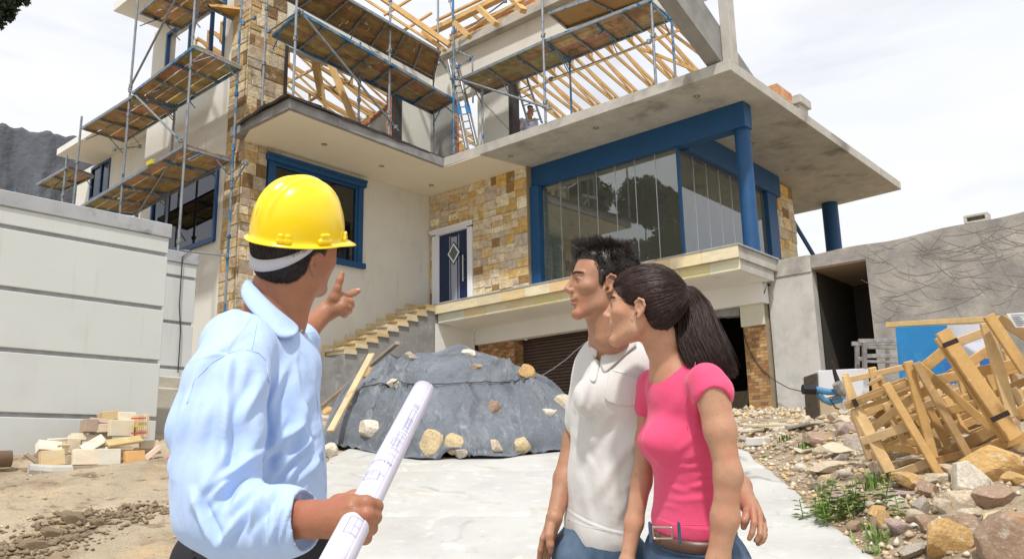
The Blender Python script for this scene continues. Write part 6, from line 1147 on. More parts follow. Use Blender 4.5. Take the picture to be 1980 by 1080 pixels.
def strip(name, pts, w, th, m, par, h=.0025, k=.004):
    s = Sdf(); [s.cone(pc(*pts[i]), pc(*pts[i+1]), w, w, k, False, (v3(0, 0, 1), th/w)) for i in range(len(pts)-1)]; return skin_obj(name, s, h, m, par, 1)
# collar, placket, pocket edge
def sheet(name, rows, th, m, par):
    """rows: list of rows of (x,y,D); a solid cloth sheet"""
    R_ = [[C2W(pc(*p)) for p in r] for r in rows]; a, b = len(R_), len(R_[0]); V = np.array(R_).reshape(-1, 3); i = np.arange(a*b).reshape(a, b); F_ = np.stack([i[:-1, :-1], i[:-1, 1:], i[1:, 1:], i[1:, :-1]], -1).reshape(-1, 4)
    o = np_mesh(name, V, F_, m, par, True); sm = o.modifiers.new('s', 'SUBSURF'); sm.levels = 2; sm.render_levels = 2; q = o.modifiers.new('t', 'SOLIDIFY'); q.thickness = th; q.offset = 0; return o
SV = LASTV
sheet('collar', [[(1143, 640, 2.90), (1137, 650, 2.90), (1139, 668, 2.885)], [(1150, 652, 2.86), (1146, 665, 2.86), (1146, 682, 2.85)], [(1157, 668, 2.84), (1155, 682, 2.835), (1152, 694, 2.82)]], .004, MT['polo'], M2)
sheet('collar', [[(1215, 638, 2.83), (1226, 652, 2.81), (1236, 664, 2.795)], [(1192, 653, 2.81), (1202, 670, 2.79), (1208, 684, 2.78)], [(1172, 680, 2.81), (1178, 696, 2.785), (1182, 710, 2.775)], [(1160, 702, 2.81), (1164, 714, 2.79), (1168, 722, 2.78)]], .004, MT['polo'], M2)
sheet('placket', drape(SV, [[(1146, 690), (1160, 696)], [(1142, 705), (1157, 712)], [(1138, 722), (1154, 728)], [(1137, 735), (1152, 740)]], .004), .004, MT['polo'], M2)
sheet('chest_pocket', drape(SV, [[(1178, 710), (1198, 716), (1220, 722), (1244, 728)], [(1174, 735), (1195, 740), (1218, 745), (1242, 750)], [(1170, 760), (1190, 766), (1215, 770), (1240, 772)], [(1168, 774), (1188, 782), (1212, 786), (1238, 784)]], .003), .003, MT['polo'], M2)
seam(SV, [(1178, 714), (1210, 722), (1244, 732)], .0012, MT['polo'], M2, .004, 'pocket_stitching'); seam(SV, [(1098, 1003), (1130, 1016), (1170, 1024), (1215, 1030)], .0014, MT['polo'], M2, .0, 'hem_stitching')
# hair: cap plus spikes
s = Sdf(TH); s.ell((-.022, 0, .056), (.101, .084, .086), .01); s.ell((.030, 0, .090), (.055, .060, .028), .02); s.ell((-.006, .088, -.004), (.020, .022, .034), .005, sub=True); s.cone((.018, .068, .03), (.020, .066, -.012), .012, .007, .012); s.cone((.018, -.068, .03), (.020, -.066, -.012), .012, .007, .012); s.ell((-.07, 0, -.01), (.045, .062, .06), .02)
s.ell((.115, 0, .02), (.075, .090, .052), .006, sub=True); s.ell((.072, 0, -.045), (.085, .11, .075), .006, sub=True)
skin_obj('hair', s, .004, MT['hair_m'], M2, 1)
rs_ = np.random.RandomState(5)
def spikes(T, n, seed):
    rs = np.random.RandomState(seed); d = rs.normal(size=(n*3, 3)); d /= np.linalg.norm(d, axis=1)[:, None]; q = d*np.array([.103, .086, .088])+np.array([-.022, 0, .056])
    ok = (q[:, 2] > .02+1.0*np.clip(q[:, 0]-.01, 0, 1)) & ((q[:, 0] < .045) | (q[:, 2] > .085)) & (q[:, 2] < .2); ok |= (q[:, 0] < -.02) & (q[:, 2] > -.03); q, d = q[ok][:n], d[ok][:n]; m_ = len(q)
    top = np.clip((q[:, 2]-.06)/.07, 0, 1)[:, None]; front = np.clip((q[:, 0]+.02)/.08, 0, 1)[:, None]; clump = vnoise(q*75+seed)[:, None]; c2_ = vnoise(q*75+40)[:, None]; c3_ = vnoise(q*75+80)[:, None]
    L_ = (.008+.014*top+.020*top*front)*(1+.9*clump); dirn = d*np.array([1, 1, 1.0])*(.5+.5*top)+top*np.c_[1.2*front[:, 0]-.1*(1-front[:, 0])+.6*c3_[:, 0], .6*c2_[:, 0], .35*np.ones(m_)]+(1-top)*np.array([-.6, 0, -.5])+.12*rs.normal(size=(m_, 3)); dirn /= np.linalg.norm(dirn, axis=1)[:, None]
    t = np.linspace(0, 1, 5)[None, :, None]; P_ = q[:, None]*.985+dirn[:, None]*L_[:, None]*t+np.array([.25, 0, .2])*(L_[:, None]*t**2)*(front[:, None]-.3); return T.all(P_.reshape(-1, 3)).reshape(m_, 5, 3)
strands('hair_strands', spikes(TH, 6500, 1), .0010, MT['hair_m'], M2, .15)
def brow(T, par, col, BV):
    rs = np.random.RandomState(2); P_ = []
    for k in range(700):
        y = rs.choice([-1, 1]); s_ = rs.rand(); b = np.array([.0985-.022*s_**2, y*(.010+.036*s_), .029+.0035*math.sin(s_*3.1)+rs.normal()*.0011]); d = np.array([-.15*s_, y*1.0, .25-.45*s_])+rs.normal(size=3)*.15; P_.append([b+d*.0035*q for q in (0, 1, 2, 3)])
    BV = BV[np.linalg.norm(BV-T.o, axis=1) < .135]; P_ = to_cap(T, BV, np.array(P_), .0008); strands('eyebrows', T.all(P_.reshape(-1, 3)).reshape(-1, 4, 3), .0006, col, par)
brow(TH, M2, MT['hair_m'], BV2)
s = Sdf(TH); s.ell((.0935, 0, -.0540), (.0092, .0205, .0045), .003); s.ell((.0918, 0, -.0662), (.0092, .0165, .0055), .003); s.ell((.105, 0, -.0600), (.014, .0222, .0012), .003, sub=True); skin_obj('lips', s, .0014, MT['lip'], M2, 1)
# jeans
s = Sdf(); s.cone(pc(1162, 1010, 2.9), pc(1160, 1060, 2.9), .128, .135, .04, False, (f2, .72)); ft = leg_set(s, pc(1160, 1075, 2.9), ((-.07, -.05, .03), (.07, .03, -.03)), 2.9, (.098, .07, .06))
skin_obj('jeans', s, .007, MT['jeans'], M2, 2, bk_(14, .004)); shoes(M2, ft, (-.8, -.05, -.5))
# ================================================================ woman in the pink top
W3 = put_root('person', 1340, 850, 2.6, 'woman in a pink T-shirt and jeans with a long dark ponytail'); dW = 2.58
TW = Frame(pc(1243, 600, 2.58), (-.925, .03, .375), (.04, .975, .19), .98)
hw = head(TW, .96, True, False); fw = nrm((-.9, 0, -.38)); lw = nrm((.38, 0, -.9))
hw.T = None; hw.chain([pc(1264, 618, 2.59), pc(1281, 665, 2.59), pc(1298, 712, 2.60), pc(1318, 755, 2.60)], [.050, .050, .056, .075], .025)
hw.chain([pc(1318, 745, 2.60), pc(1335, 850, 2.60)], [.09, .10], .04, (lw, 1.1))
hw.chain([pc(1376, 756, 2.43), pc(1392, 830, 2.40), pc(1408, 915, 2.38), pc(1402, 1000, 2.38), pc(1388, 1085, 2.38), pc(1378, 1130, 2.38)], [.051, .042, .036, .037, .030, .025], .025)      # near arm
hw.ell(pc(1408, 925, 2.40), (.038, .037, .037), .02)
hw.chain([pc(1262, 745, 2.74), pc(1252, 850, 2.74), pc(1240, 930, 2.72), pc(1226, 1010, 2.69), pc(1213, 1080, 2.66)], [.042, .036, .032, .028, .022], .02)    # far arm
for (w_, sgn, dd) in ((pc(1378, 1135, 2.38), 1, 2.38), (pc(1212, 1085, 2.66), -1, 2.66)):
    x0, y0 = 990+w_[0]*FPX/w_[2], 540-w_[1]*FPX/w_[2]; kn = [pc(x0-14+9*i, y0+44, dd-.02+.01*i) for i in range(4)]; fg = [(pc(x0-16+9*i, y0+66, dd-.02), pc(x0-14+9*i, y0+84, dd-.01), pc(x0-12+9*i, y0+96, dd)) for i in range(4)]; palm_hand(hw, w_, kn, fg, [w_, pc(x0-20, y0+30, dd-.03), pc(x0-24, y0+46, dd-.04), pc(x0-24, y0+58, dd-.04)], wr=.022)
skin_obj('body', hw, .0030, MT['skin3'], W3, 1); BV3 = LASTV; lashes(TW, W3, MT['hair_w']); eyes(TW, W3)
# T-shirt
s = Sdf(); s.chain([pc(1310, 748, 2.62), pc(1368, 750, 2.52)], [.060, .060], .05); s.chain([pc(1300, 735, 2.66), pc(1266, 745, 2.72)], [.05, .045], .04)
s.chain([pc(1325, 765, dW+.02), pc(1330, 850, dW+.02), pc(1338, 930, dW+.02), pc(1338, 1000, dW+.02)], [.112, .108, .098, .120], .05, (lw, 1.12))
s.ell(pc(1284, 851, 2.53), (.068, .056, .056), .045); s.ell(pc(1272, 852, 2.64), (.062, .056, .055), .035)
s.cone(pc(1318, 722, 2.60), pc(1345, 760, 2.58), .050, .085, .05); s.cone(pc(1366, 738, 2.45), pc(1378, 758, 2.43), .057, .060, .03); s.ell(pc(1386, 818, 2.36), (.061, .100, .13), .004, sub=True); s.cone(pc(1262, 745, 2.74), pc(1253, 785, 2.74), .052, .046, .03)
s.ell(pc(1278, 668, 2.56), (.066, .058, .080), .006, sub=True)
s.ell(pc(1335, 1085, dW), (.19, .092, .19), .004, sub=True)
cr3 = [(1292, 905, 1360, 893, 2.5, .010, .004), (1345, 915, 1400, 905, 2.5, .008, .004), (1283, 938, 1330, 950, 2.5, .010, .003), (1330, 940, 1398, 918, 2.5, .008, .004), (1300, 968, 1392, 952, 2.5, .010, .003), (1268, 985, 1310, 980, 2.5, .008, .002), (1345, 705, 1322, 800, 2.5, .013, .004), (1310, 770, 1275, 830, 2.5, .018, .002), (1350, 830, 1300, 872, 2.5, .012, .003), (1385, 890, 1368, 990, 2.5, .009, .004), (1280, 903, 1310, 912, 2.5, .008, .003), (1360, 860, 1315, 893, 2.5, .010, .003), (1266, 1012, 1385, 1017, 2.5, .003, .002), (1285, 700, 1262, 730, 2.5, .006, .002)]
skin_obj('t_shirt', s, .0040, MT['pink'], W3, 2, creases(cr3, bk_(11, .003)))
SV = LASTV
for pts, r, n_ in ((((1345, 700), (1335, 740), (1325, 790), (1330, 830)), .0010, 'armhole_seam'), (((1262, 1008), (1300, 1013), (1340, 1014), (1384, 1012)), .0012, 'hem_stitching')): seam(SV, pts, r, MT['pink'], W3, .0, n_)
# jeans, belt, buckle, loops
s = Sdf(); s.chain([pc(1340, 1015, 2.60), pc(1348, 1075, 2.60)], [.108, .138], .04, (lw, 1.12)); ft = leg_set(s, pc(1348, 1085, 2.60), ((-.05, -.03, .07), (.05, .03, -.06)), 2.6, (.10, .066, .055)); skin_obj('jeans', s, .006, MT['jeans'], W3, 2, bk_(14, .004)); shoes(W3, ft, (-.9, -.05, -.3))
def hoop(cx, cy, cD, a, b, fdir, w, th, z0=0, n=40, tilt=0): 
    """belt band: rows around an ellipse with half depth a along fdir and half width b"""
    lf = nrm((-fdir[2], 0, fdir[0])); c = pc(cx, cy, cD); rows = []
    for k in range(n+1):
        g = k*2*math.pi/n; p = c+nrm(fdir)*a*math.cos(g)+lf*b*math.sin(g); rows.append([p+v3(.02, .976, .21)*q for q in (-w/2, 0, w/2)])
    R_ = [[C2W(p) for p in r] for r in rows]; V = np.array(R_).reshape(-1, 3); i = np.arange((n+1)*3).reshape(n+1, 3); return V, np.stack([i[:-1, :-1], i[:-1, 1:], i[1:, 1:], i[1:, :-1]], -1).reshape(-1, 4)
V, F_ = hoop(1341, 1032, 2.60, .121, .136, fw, .034, .004); o = np_mesh('belt', V, F_, MT['leather'], W3, True); q = o.modifiers.new('t', 'SOLIDIFY'); q.thickness = .005
def rect_frame(pts, r, m, name, par): s = Sdf(); s.chain([pc(*p) for p in pts+[pts[0]]], [r]*(len(pts)+1), .001); skin_obj(name, s, .0018, m, par, 1)
rect_frame([(1262, 1018, 2.455), (1299, 1019, 2.435), (1300, 1040, 2.43), (1264, 1040, 2.45)], .0032, MT['steelb'], 'belt_buckle', W3)
for x, dd in ((1256, 2.47), (1312, 2.435)): s = Sdf(); s.chain([pc(x, 1010, dd), pc(x+3, 1048, dd-.005)], [.005, .005], .002); skin_obj('belt_loop', s, .0025, MT['jeans'], W3, 1)
V, F_ = hoop(1344, 1046, 2.60, .124, .140, fw, .012, .003); o = np_mesh('waistband_seam', V, F_, MT['jeans'], W3, True); q = o.modifiers.new('t', 'SOLIDIFY'); q.thickness = .004
# her hair: cap, combed strands and ponytail
s = Sdf(TW); s.ell((-.018, 0, .052), (.104, .083, .090), .01); s.ell((-.052, 0, .004), (.056, .066, .062), .03); s.ell((.03, 0, .06), (.066, .073, .06), .02); s.ell((-.095, 0, .045), (.035, .04, .04), .03)
s.ell((.112, 0, -.015), (.072, .088, .085), .008, sub=True); s.ell((.040, .0, -.068), (.075, .10, .062), .010, sub=True); s.ell((-.002, .088, -.010), (.020, .026, .036), .006, sub=True); s.ell((-.002, -.088, -.010), (.020, .026, .036), .006, sub=True)
def comb(V, N_): return .0012*vnoise(V*np.array([60, 130, 60]))
skin_obj('hair', s, .0032, MT['hair_w'], W3, 1, comb); HV = LASTV
tie = np.array([-.118, 0, .062])
def combed(n, seed):
    rs = np.random.RandomState(seed); out_ = []
    Cc = np.array([-.018, 0, .045]); R3 = np.array([.107, .086, .093])
    while len(out_) < n:
        g = rs.uniform(-1, 1)*2.6; y = math.sin(g); side = 1 if g > 0 else -1; u = rs.rand()
        d = np.array([math.cos(rs.uniform(0, 3.14)), 0, 0]); d = rs.normal(size=3); d /= np.linalg.norm(d); q = Cc+d*R3
        if q[0] > .052 and q[2] < .055: continue
        if q[2] < .0 and q[0] > -.02: continue
        if q[2] < -.075: continue
        e = (tie-Cc)/R3; e = e/np.linalg.norm(e); P_ = []; j = rs.normal(size=3)*.002
        for t in np.linspace(0, 1, 8): w = d*(1-t)+e*t; w = w+np.array([0, 0, .25])*math.sin(math.pi*t)*.35; w /= np.linalg.norm(w); P_.append(Cc+w*R3*(1.0+.012*math.sin(t*3.1)*rs.rand())+j)
        out_.append(P_)
    A = np.array(out_); rr_ = rs.rand(n, 1); o_ = .0004+.0022*rr_**2+.0022*np.sin(np.linspace(0, 1, 8)*math.pi)[None]*(rs.rand(n, 1) < .10)*rs.rand(n, 1)*2.2
    A = to_cap(TW, HV, A, o_); A += .0012*np.stack([vnoise(A*50), vnoise(A*50+9), vnoise(A*50+21)], -1); return TW.all(A.reshape(-1, 3)).reshape(n, 8, 3)
strands('hair_strands', combed(9000, 2), .0009, MT['hair_w'], W3, .6)
def pony(n, seed):
    rs = np.random.RandomState(seed); a = pc(1308, 552, 2.60); P_ = []; cen = [pc(1308, 552, 2.60), pc(1324, 561, 2.61), pc(1338, 596, 2.60), pc(1346, 642, 2.56), pc(1370, 692, 2.51), pc(1398, 738, 2.49)]; wd = [.010, .034, .056, .068, .062, .046]
    for k in range(n):
        g = rs.uniform(0, 6.28); r = math.sqrt(rs.rand()); L_ = rs.uniform(.62, 1.0)**.6; j = rs.normal(size=2)*.15; row = []
        for q in np.linspace(0, L_, 12):
            f = q*5; i = min(int(f), 4); t = f-i; c = cen[i]*(1-t)+cen[i+1]*t; w = wd[i]*(1-t)+wd[i+1]*t; nx_ = nrm((1, .35, 0)); row.append(c+nx_*w*(r*math.cos(g)+j[0]*q)*1.0+v3(0, 0, 1)*w*.55*(r*math.sin(g)+j[1]*q)+v3(.004, .003, 0)*math.sin(q*6+k)*q)
        P_.append(row)
    return np.array(P_)
strands('ponytail', pony(4200, 3), .0010, MT['hair_w'], W3, .3)
s = Sdf(); s.chain([pc(1300, 541, 2.57), pc(1311, 546, 2.57), pc(1314, 558, 2.58), pc(1306, 566, 2.59)], [.012]*4, .01); s.ell(pc(1307, 553, 2.60), (.018, .022, .022), .01); skin_obj('hair_tie', s, .003, mat('black_elastic', (.008, .008, .01), .8), W3, 1)
s = Sdf(); [s.cone(pc(x, y, 2.49), pc(x, y+2, 2.49), .0022, .0022, .001) for x, y in ((1221, 616), (1222, 620))]; skin_obj('earring', s, .001, MT['steelb'], W3, 0)
brow(TW, W3, MT['hair_w'], BV3)
# ================================================================ man with the yellow hard hat
M1 = put_root('person', 490, 800, 1.92, 'man in a light blue shirt pointing at the house and holding a roll of plans')
f1 = nrm((.85, 0, .52)); l1 = nrm((-.52, 0, .85))
T1 = Frame(pc(575, 495, 2.0), (.62, .086, .79), (.12, .97, -.20), .86)
h1 = head(T1); h1.T = None
h1.chain([pc(553, 520, 2.0), pc(534, 580, 1.99), pc(518, 640, 1.97)], [.054, .058, .080], .03)
# near forearm and the hand closed round the roll
w1 = pc(606, 1003, 1.50); h1.chain([pc(450, 1010, 1.57), pc(520, 1004, 1.53), w1], [.036, .042, .031], .02, (v3(0, 0, 1), .85))
kn = [pc(683, 972, 1.445), pc(684, 992, 1.435), pc(680, 1011, 1.435), pc(672, 1027, 1.44)]
fg = [(pc(708, 972, 1.435), pc(727, 978, 1.46), pc(718, 980, 1.50)), (pc(708, 994, 1.425), pc(724, 999, 1.45), pc(712, 1001, 1.49)), (pc(702, 1015, 1.425), pc(716, 1020, 1.45), pc(704, 1021, 1.48)), (pc(692, 1032, 1.43), pc(705, 1038, 1.455), pc(692, 1037, 1.48))]
for kk in kn: h1.cone(w1, kk, .026, .0155, .014)
h1.cone(pc(640, 1000, 1.475), pc(668, 1000, 1.45), .024, .022, .02)
for kk, f in zip(kn, fg): h1.chain([kk]+list(f), [.0145, .0135, .0125, .010], .004)
h1.chain([pc(625, 1000, 1.51), pc(655, 975, 1.53), pc(685, 960, 1.55), pc(705, 958, 1.545)], [.02, .018, .0125, .0105], .008)
for a, b in (((640, 985), (676, 978)), ((630, 998), (672, 996)), ((640, 1012), (668, 1013))): h1.cone(pc(*a, 1.448), pc(*b, 1.428), .0035, .0035, .006)
# far forearm and the pointing hand
w3 = pc(632, 601, 2.34); h1.chain([pc(556, 672, 2.22), pc(588, 641, 2.27), w3], [.036, .0335, .025], .02)
kn3 = [pc(659, 572, 2.36), pc(663, 582, 2.34), pc(662, 592, 2.33), pc(656, 600, 2.33)]
for kk in kn3: h1.cone(w3, kk, .021, .0130, .014)
h1.chain([kn3[0], pc(672, 571, 2.40), pc(684, 566, 2.43), pc(692, 562, 2.45)], [.0130, .0115, .0105, .0088], .004)
h1.chain([kn3[1], pc(676, 584, 2.36), pc(678, 590, 2.40), pc(667, 590, 2.42)], [.0135, .0125, .0110, .009], .004)
h1.chain([kn3[2], pc(672, 595, 2.35), pc(674, 600, 2.38), pc(664, 598, 2.40)], [.0125, .012, .0105, .009], .004)
h1.chain([kn3[3], pc(663, 605, 2.34), pc(666, 608, 2.37), pc(658, 606, 2.38)], [.0115, .0105, .0095, .008], .004)
h1.chain([w3, pc(646, 576, 2.33), pc(652, 558, 2.33), pc(657, 541, 2.335), pc(661, 529, 2.34)], [.020, .0155, .0108, .0098, .0080], .006)
skin_obj('body', h1, .0027, MT['skin1'], M1, 1); eyes(T1, M1)
nl = Sdf(); nl.ell(pc(692, 560, 2.438), (.007, .004, .006), .001); skin_obj('fingernail', nl, .0012, mat('nail', (.62, .36, .28), .35), M1, 1)
# shirt
s = Sdf(); s.cone(pc(462, 672, 1.90), pc(560, 705, 1.97), .088, .075, .05)
s.chain([pc(500, 742, 1.93), pc(498, 810, 1.94), pc(505, 900, 1.95), pc(510, 990, 1.95)], [.146, .158, .164, .166], .06, (f1, .80))
s.chain([pc(405, 820, 1.92), pc(388, 900, 1.93), pc(390, 960, 1.94)], [.05, .055, .045], .05)
s.chain([pc(462, 675, 1.80), pc(437, 740, 1.70), pc(427, 830, 1.65), pc(420, 930, 1.61), pc(425, 990, 1.59)], [.078, .080, .080, .078, .074], .03)
s.chain([pc(420, 985, 1.59), pc(470, 1010, 1.57), pc(530, 1012, 1.54)], [.074, .068, .057], .03); s.cone(pc(400, 1000, 1.60), pc(450, 1055, 1.58), .05, .035, .03)
s.cone(pc(530, 1012, 1.54), pc(560, 1007, 1.525), .062, .060, .006); s.ell(pc(590, 1004, 1.515), (.036, .052, .05), .004, sub=True)
s.chain([pc(548, 668, 2.10), pc(556, 684, 2.18), pc(572, 668, 2.22)], [.062, .054, .046], .03); s.cone(pc(570, 670, 2.22), pc(584, 656, 2.245), .048, .048, .004); s.ell(pc(600, 642, 2.27), (.036, .036, .036), .004, sub=True)
s.ell(pc(492, 1110, 1.95), (.22, .125, .25), .01, sub=True); s.cone(pc(420, 985, 1.59), pc(470, 1010, 1.57), .070, .064, .02); s.cone(pc(470, 1010, 1.57), pc(550, 1008, 1.53), .064, .058, .02); s.ell(pc(592, 1004, 1.515), (.036, .052, .05), .004, sub=True)
s.ell(pc(530, 570, 1.98), (.072, .085, .10), .012, sub=True)
D1 = 1.6
cr1 = [(478, 690, 500, 900, 1.75, .012, .012), (515, 700, 505, 800, 1.8, .012, .006), (545, 710, 520, 790, 1.8, .012, .008), (570, 720, 600, 900, 1.85, .014, .006), (600, 760, 545, 900, 1.85, .013, .008), (560, 800, 520, 900, 1.85, .012, .007), (622, 800, 632, 970, 1.9, .006, .004), (610, 850, 590, 960, 1.85, .010, .006),
       (395, 700, 365, 900, 1.65, .014, .006), (430, 720, 400, 850, 1.6, .016, .005), (370, 760, 350, 930, 1.7, .012, .008), (345, 850, 340, 950, 1.8, .010, .006), (520, 860, 430, 925, 1.58, .010, .010), (500, 890, 425, 950, 1.58, .009, .009), (530, 900, 470, 965, 1.56, .009, .009), (440, 880, 400, 960, 1.58, .012, .006), (550, 930, 500, 1000, 1.54, .008, .008), (500, 960, 440, 1040, 1.54, .010, .009), (400, 960, 450, 1050, 1.56, .010, .007), (385, 940, 440, 1030, 1.56, .010, .006), (480, 640, 440, 690, 1.75, .012, .004), (560, 965, 540, 1035, 1.53, .006, .005), (575, 960, 560, 1030, 1.53, .004, .004),
       (395, 690, 500, 668, 1.75, .003, .0018), (505, 600, 498, 670, 1.85, .003, .0015), (590, 665, 640, 960, 1.95, .005, .003)]
cr1 = [(*c[:5], c[5]*.85, c[6]*1.5) for c in cr1]; skin_obj('shirt', s, .0036, MT['shirt_blue'], M1, 1, creases(cr1, bk_(10, .0075))); SV = LASTV
for pts, n_ in ((((362, 780), (376, 735), (410, 700), (440, 683), (470, 674), (500, 682), (515, 697), (521, 740)), 'armhole_seam'), (((500, 606), (493, 640), (486, 676)), 'yoke_seam'), (((558, 650), (590, 690), (612, 760), (622, 840), (630, 950)), 'placket_seam')): seam(SV, pts, .0013, MT['shirt_blue'], M1, .0, n_)
# collar: folded leaf running from the nape to its point
sheet('collar', [[(484, 541, 1.975), (473, 542, 1.950), (463, 566, 1.925)], [(497, 560, 1.92), (486, 564, 1.895), (478, 594, 1.875)], [(524, 588, 1.895), (512, 590, 1.87), (506, 622, 1.845)], [(552, 611, 1.90), (538, 614, 1.865), (532, 646, 1.83)], [(566, 622, 1.925), (560, 629, 1.88), (546, 654, 1.825)], [(575, 630, 1.955), (578, 638, 1.90), (571, 648, 1.85)]], .005, MT['shirt_blue'], M1)
sheet('collar', [[(484, 541, 1.985), (474, 545, 1.97)], [(500, 546, 2.05), (498, 552, 2.07)], [(540, 588, 2.07), (548, 600, 2.09)], [(572, 620, 2.02), (588, 634, 2.02)], [(574, 630, 1.97), (584, 645, 1.94)]], .005, MT['shirt_blue'], M1)
# trousers
s = Sdf(); s.chain([pc(492, 985, 1.95), pc(490, 1060, 1.95)], [.138, .150], .04, (f1, .80)); ft = leg_set(s, pc(490, 1075, 1.95), ((-.05, -.05, -.08), (.06, .05, .08)), 1.95, (.11, .075, .062)); skin_obj('trousers', s, .007, MT['trousers'], M1, 2, bk_(12, .004)); shoes(M1, ft, (.9, -.05, .3))
bt = Sdf(); bt.ell(pc(372, 1064, 1.77), (.006, .006, .004), .001); skin_obj('trouser_button', bt, .0015, mat('black_button', (.02, .02, .02), .3), M1, 1)
# hair and the pale webbing at the nape
s = Sdf(T1); s.ell((-.018, 0, .045), (.101, .082, .086), .01); s.ell((-.060, 0, -.020), (.048, .062, .052), .03); s.cone((.012, -.074, .03), (.008, -.074, -.014), .010, .006, .01); s.cone((.012, .074, .03), (.008, .074, -.014), .010, .006, .01)
s.ell((.112, 0, .0), (.080, .088, .10), .006, sub=True); s.ell((.035, 0, -.085), (.078, .11, .062), .012, sub=True); s.ell((-.004, -.090, -.006), (.022, .026, .034), .005, sub=True)
skin_obj('hair', s, .0035, MT['hair_m'], M1, 1); HV1 = LASTV
def short_hair(T, n, seed):
    rs = np.random.RandomState(seed); d = rs.normal(size=(n*4, 3)); d /= np.linalg.norm(d, axis=1)[:, None]; q = d*np.array([.1, .081, .088])+np.array([-.020, 0, .035]); q[:, 2] = np.where(q[:, 0] < -.02, q[:, 2]-.012, q[:, 2]); ok = (q[:, 0] < .01) & (q[:, 2] > -.058+.25*np.clip(q[:, 0]+.07, 0, 1)) & (q[:, 2] < .06); q, d = q[ok][:n], d[ok][:n]; dr = d*.35+np.array([-.1, 0, -1.0])+.15*rs.normal(size=d.shape); t = np.array([0, .33, .66, 1])[None, :, None]; P_ = to_cap(T1, HV1, q[:, None]+dr[:, None]*.012*t, .0010+.0025*t[..., 0]*rs.rand(len(q), 1)); return T.all(P_.reshape(-1, 3)).reshape(len(q), 4, 3)
strands('hair_strands', short_hair(T1, 4500, 4), .0007, MT['hair_m'], M1, .2)
# hard hat: a thing of its own
HT = root('hard_hat', C2W(T1((0, 0, .06))), 'glossy yellow hard hat worn by the man in the light blue shirt', 'hard hat')
def hat():
    na, nr = 144, 40; G = np.linspace(0, 2*math.pi, na, endpoint=False)[:, None]; R_ = np.linspace(0, 1, nr)[None]; cx = -.004; a = .134; b = .112; hgt = .160; ph = R_*math.pi/2
    rr = np.sin(ph)**.93; zz = np.cos(ph)**.86*hgt+0*G; X = cx+a*rr*np.cos(G); Y = b*rr*np.sin(G)
    rid = np.zeros_like(X); top = np.clip(zz/hgt, 0, 1)
    rid += .0060*np.exp(-(Y/.011)**2)*smooth(.10, .5, top)
    for y0 in (-.030, .030): rid += .0045*np.exp(-((Y-y0)/.006)**2)*smooth(.30, .6, top)
    N_ = np.stack([X/a**2, Y/b**2, zz/hgt**2], -1); N_ /= np.linalg.norm(N_, axis=2)[..., None]+1e-9; V = np.stack([X, Y, zz+.058], -1)+N_*rid[..., None]
    rows = [V[:, k] for k in range(nr)]; c = np.cos(G[:, 0]); s_ = np.sin(G[:, 0]); front = smooth(.25, .95, c)
    for ext, dz in ((.003, -.004), (.006, -.006), (.012, -.009), (.013, -.012), (.010, -.013)):
        e = ext*(1+2.2*front*(ext > .005)); rows.append(np.stack([cx+(a+e)*c, (b+e*(1-.3*front))*s_, .058+dz-.012*front*min(1, ext/.012)+.010*front*(s_**2)], -1))
    for k in range(nr-1, 3, -3): rows.append(rows[k]-N_[:, k]*.003)
    V = np.stack(rows, 1); n2 = V.shape[1]; i = np.arange(na*n2).reshape(na, n2); j = np.roll(i, -1, 0); F_ = np.stack([i[:, :-1], j[:, :-1], j[:, 1:], i[:, 1:]], -1).reshape(-1, 4); np_mesh('shell', C2W(T1.all(V.reshape(-1, 3))), F_[:, ::-1], MT['hat'], HT, True)
    for g, w, hh in ((-1.57, .022, .024), (-.75, .028, .018), (1.57, .022, .024), (-2.35, .006, .020), (-2.50, .006, .020), (.75, .028, .018)):
        s = Sdf(T1); p = np.array([cx+(a+.001)*math.cos(g), (b+.001)*math.sin(g), .058+hh*.35]); t = np.array([-math.sin(g), math.cos(g)*b/a, 0]); s.cone(p-t*w*.7-[0, 0, .004], p+t*w*.7-[0, 0, .004], .0065, .0065, .004); s.cone(p-t*w*.45+[0, 0, hh*.5], p+t*w*.45+[0, 0, hh*.5], .005, .005, .008); skin_obj('lug', s, .0018, MT['hat'], HT, 1)
    for zc, w in ((-.012, .032),):
        rows = []
        for g in np.linspace(math.pi*.5, math.pi*1.5, 50):
            bk = (max(0, -math.cos(g)))**.8; z0 = .060-.074*bk; rows.append([(-.016+.116*math.cos(g), .095*math.sin(g), z0+q*w*(.55+.45*bk)) for q in (-.5, 0, .5)])
        V = T1.all(np.array(rows).reshape(-1, 3)); i = np.arange(len(V)).reshape(-1, 3); F_ = np.stack([i[:-1, :-1], i[:-1, 1:], i[1:, 1:], i[1:, :-1]], -1).reshape(-1, 4); o = np_mesh('nape_strap', C2W(V), F_, MT['band'], HT, True); q = o.modifiers.new('t', 'SOLIDIFY'); q.thickness = .003
        P_ = [C2W(T1((-.016+.1185*math.cos(g), .0975*math.sin(g), .060-.074*(max(0, -math.cos(g)))**.8+dz_))) for dz_ in (.009, -.009) for g in np.linspace(math.pi*.5, math.pi*1.5, 44)]
        mb = MB(); [mb.tube(p, p+FW*.001, .0011, 6) for p in P_]; mb.build('strap_holes', MT['dark'], HT)
hat()
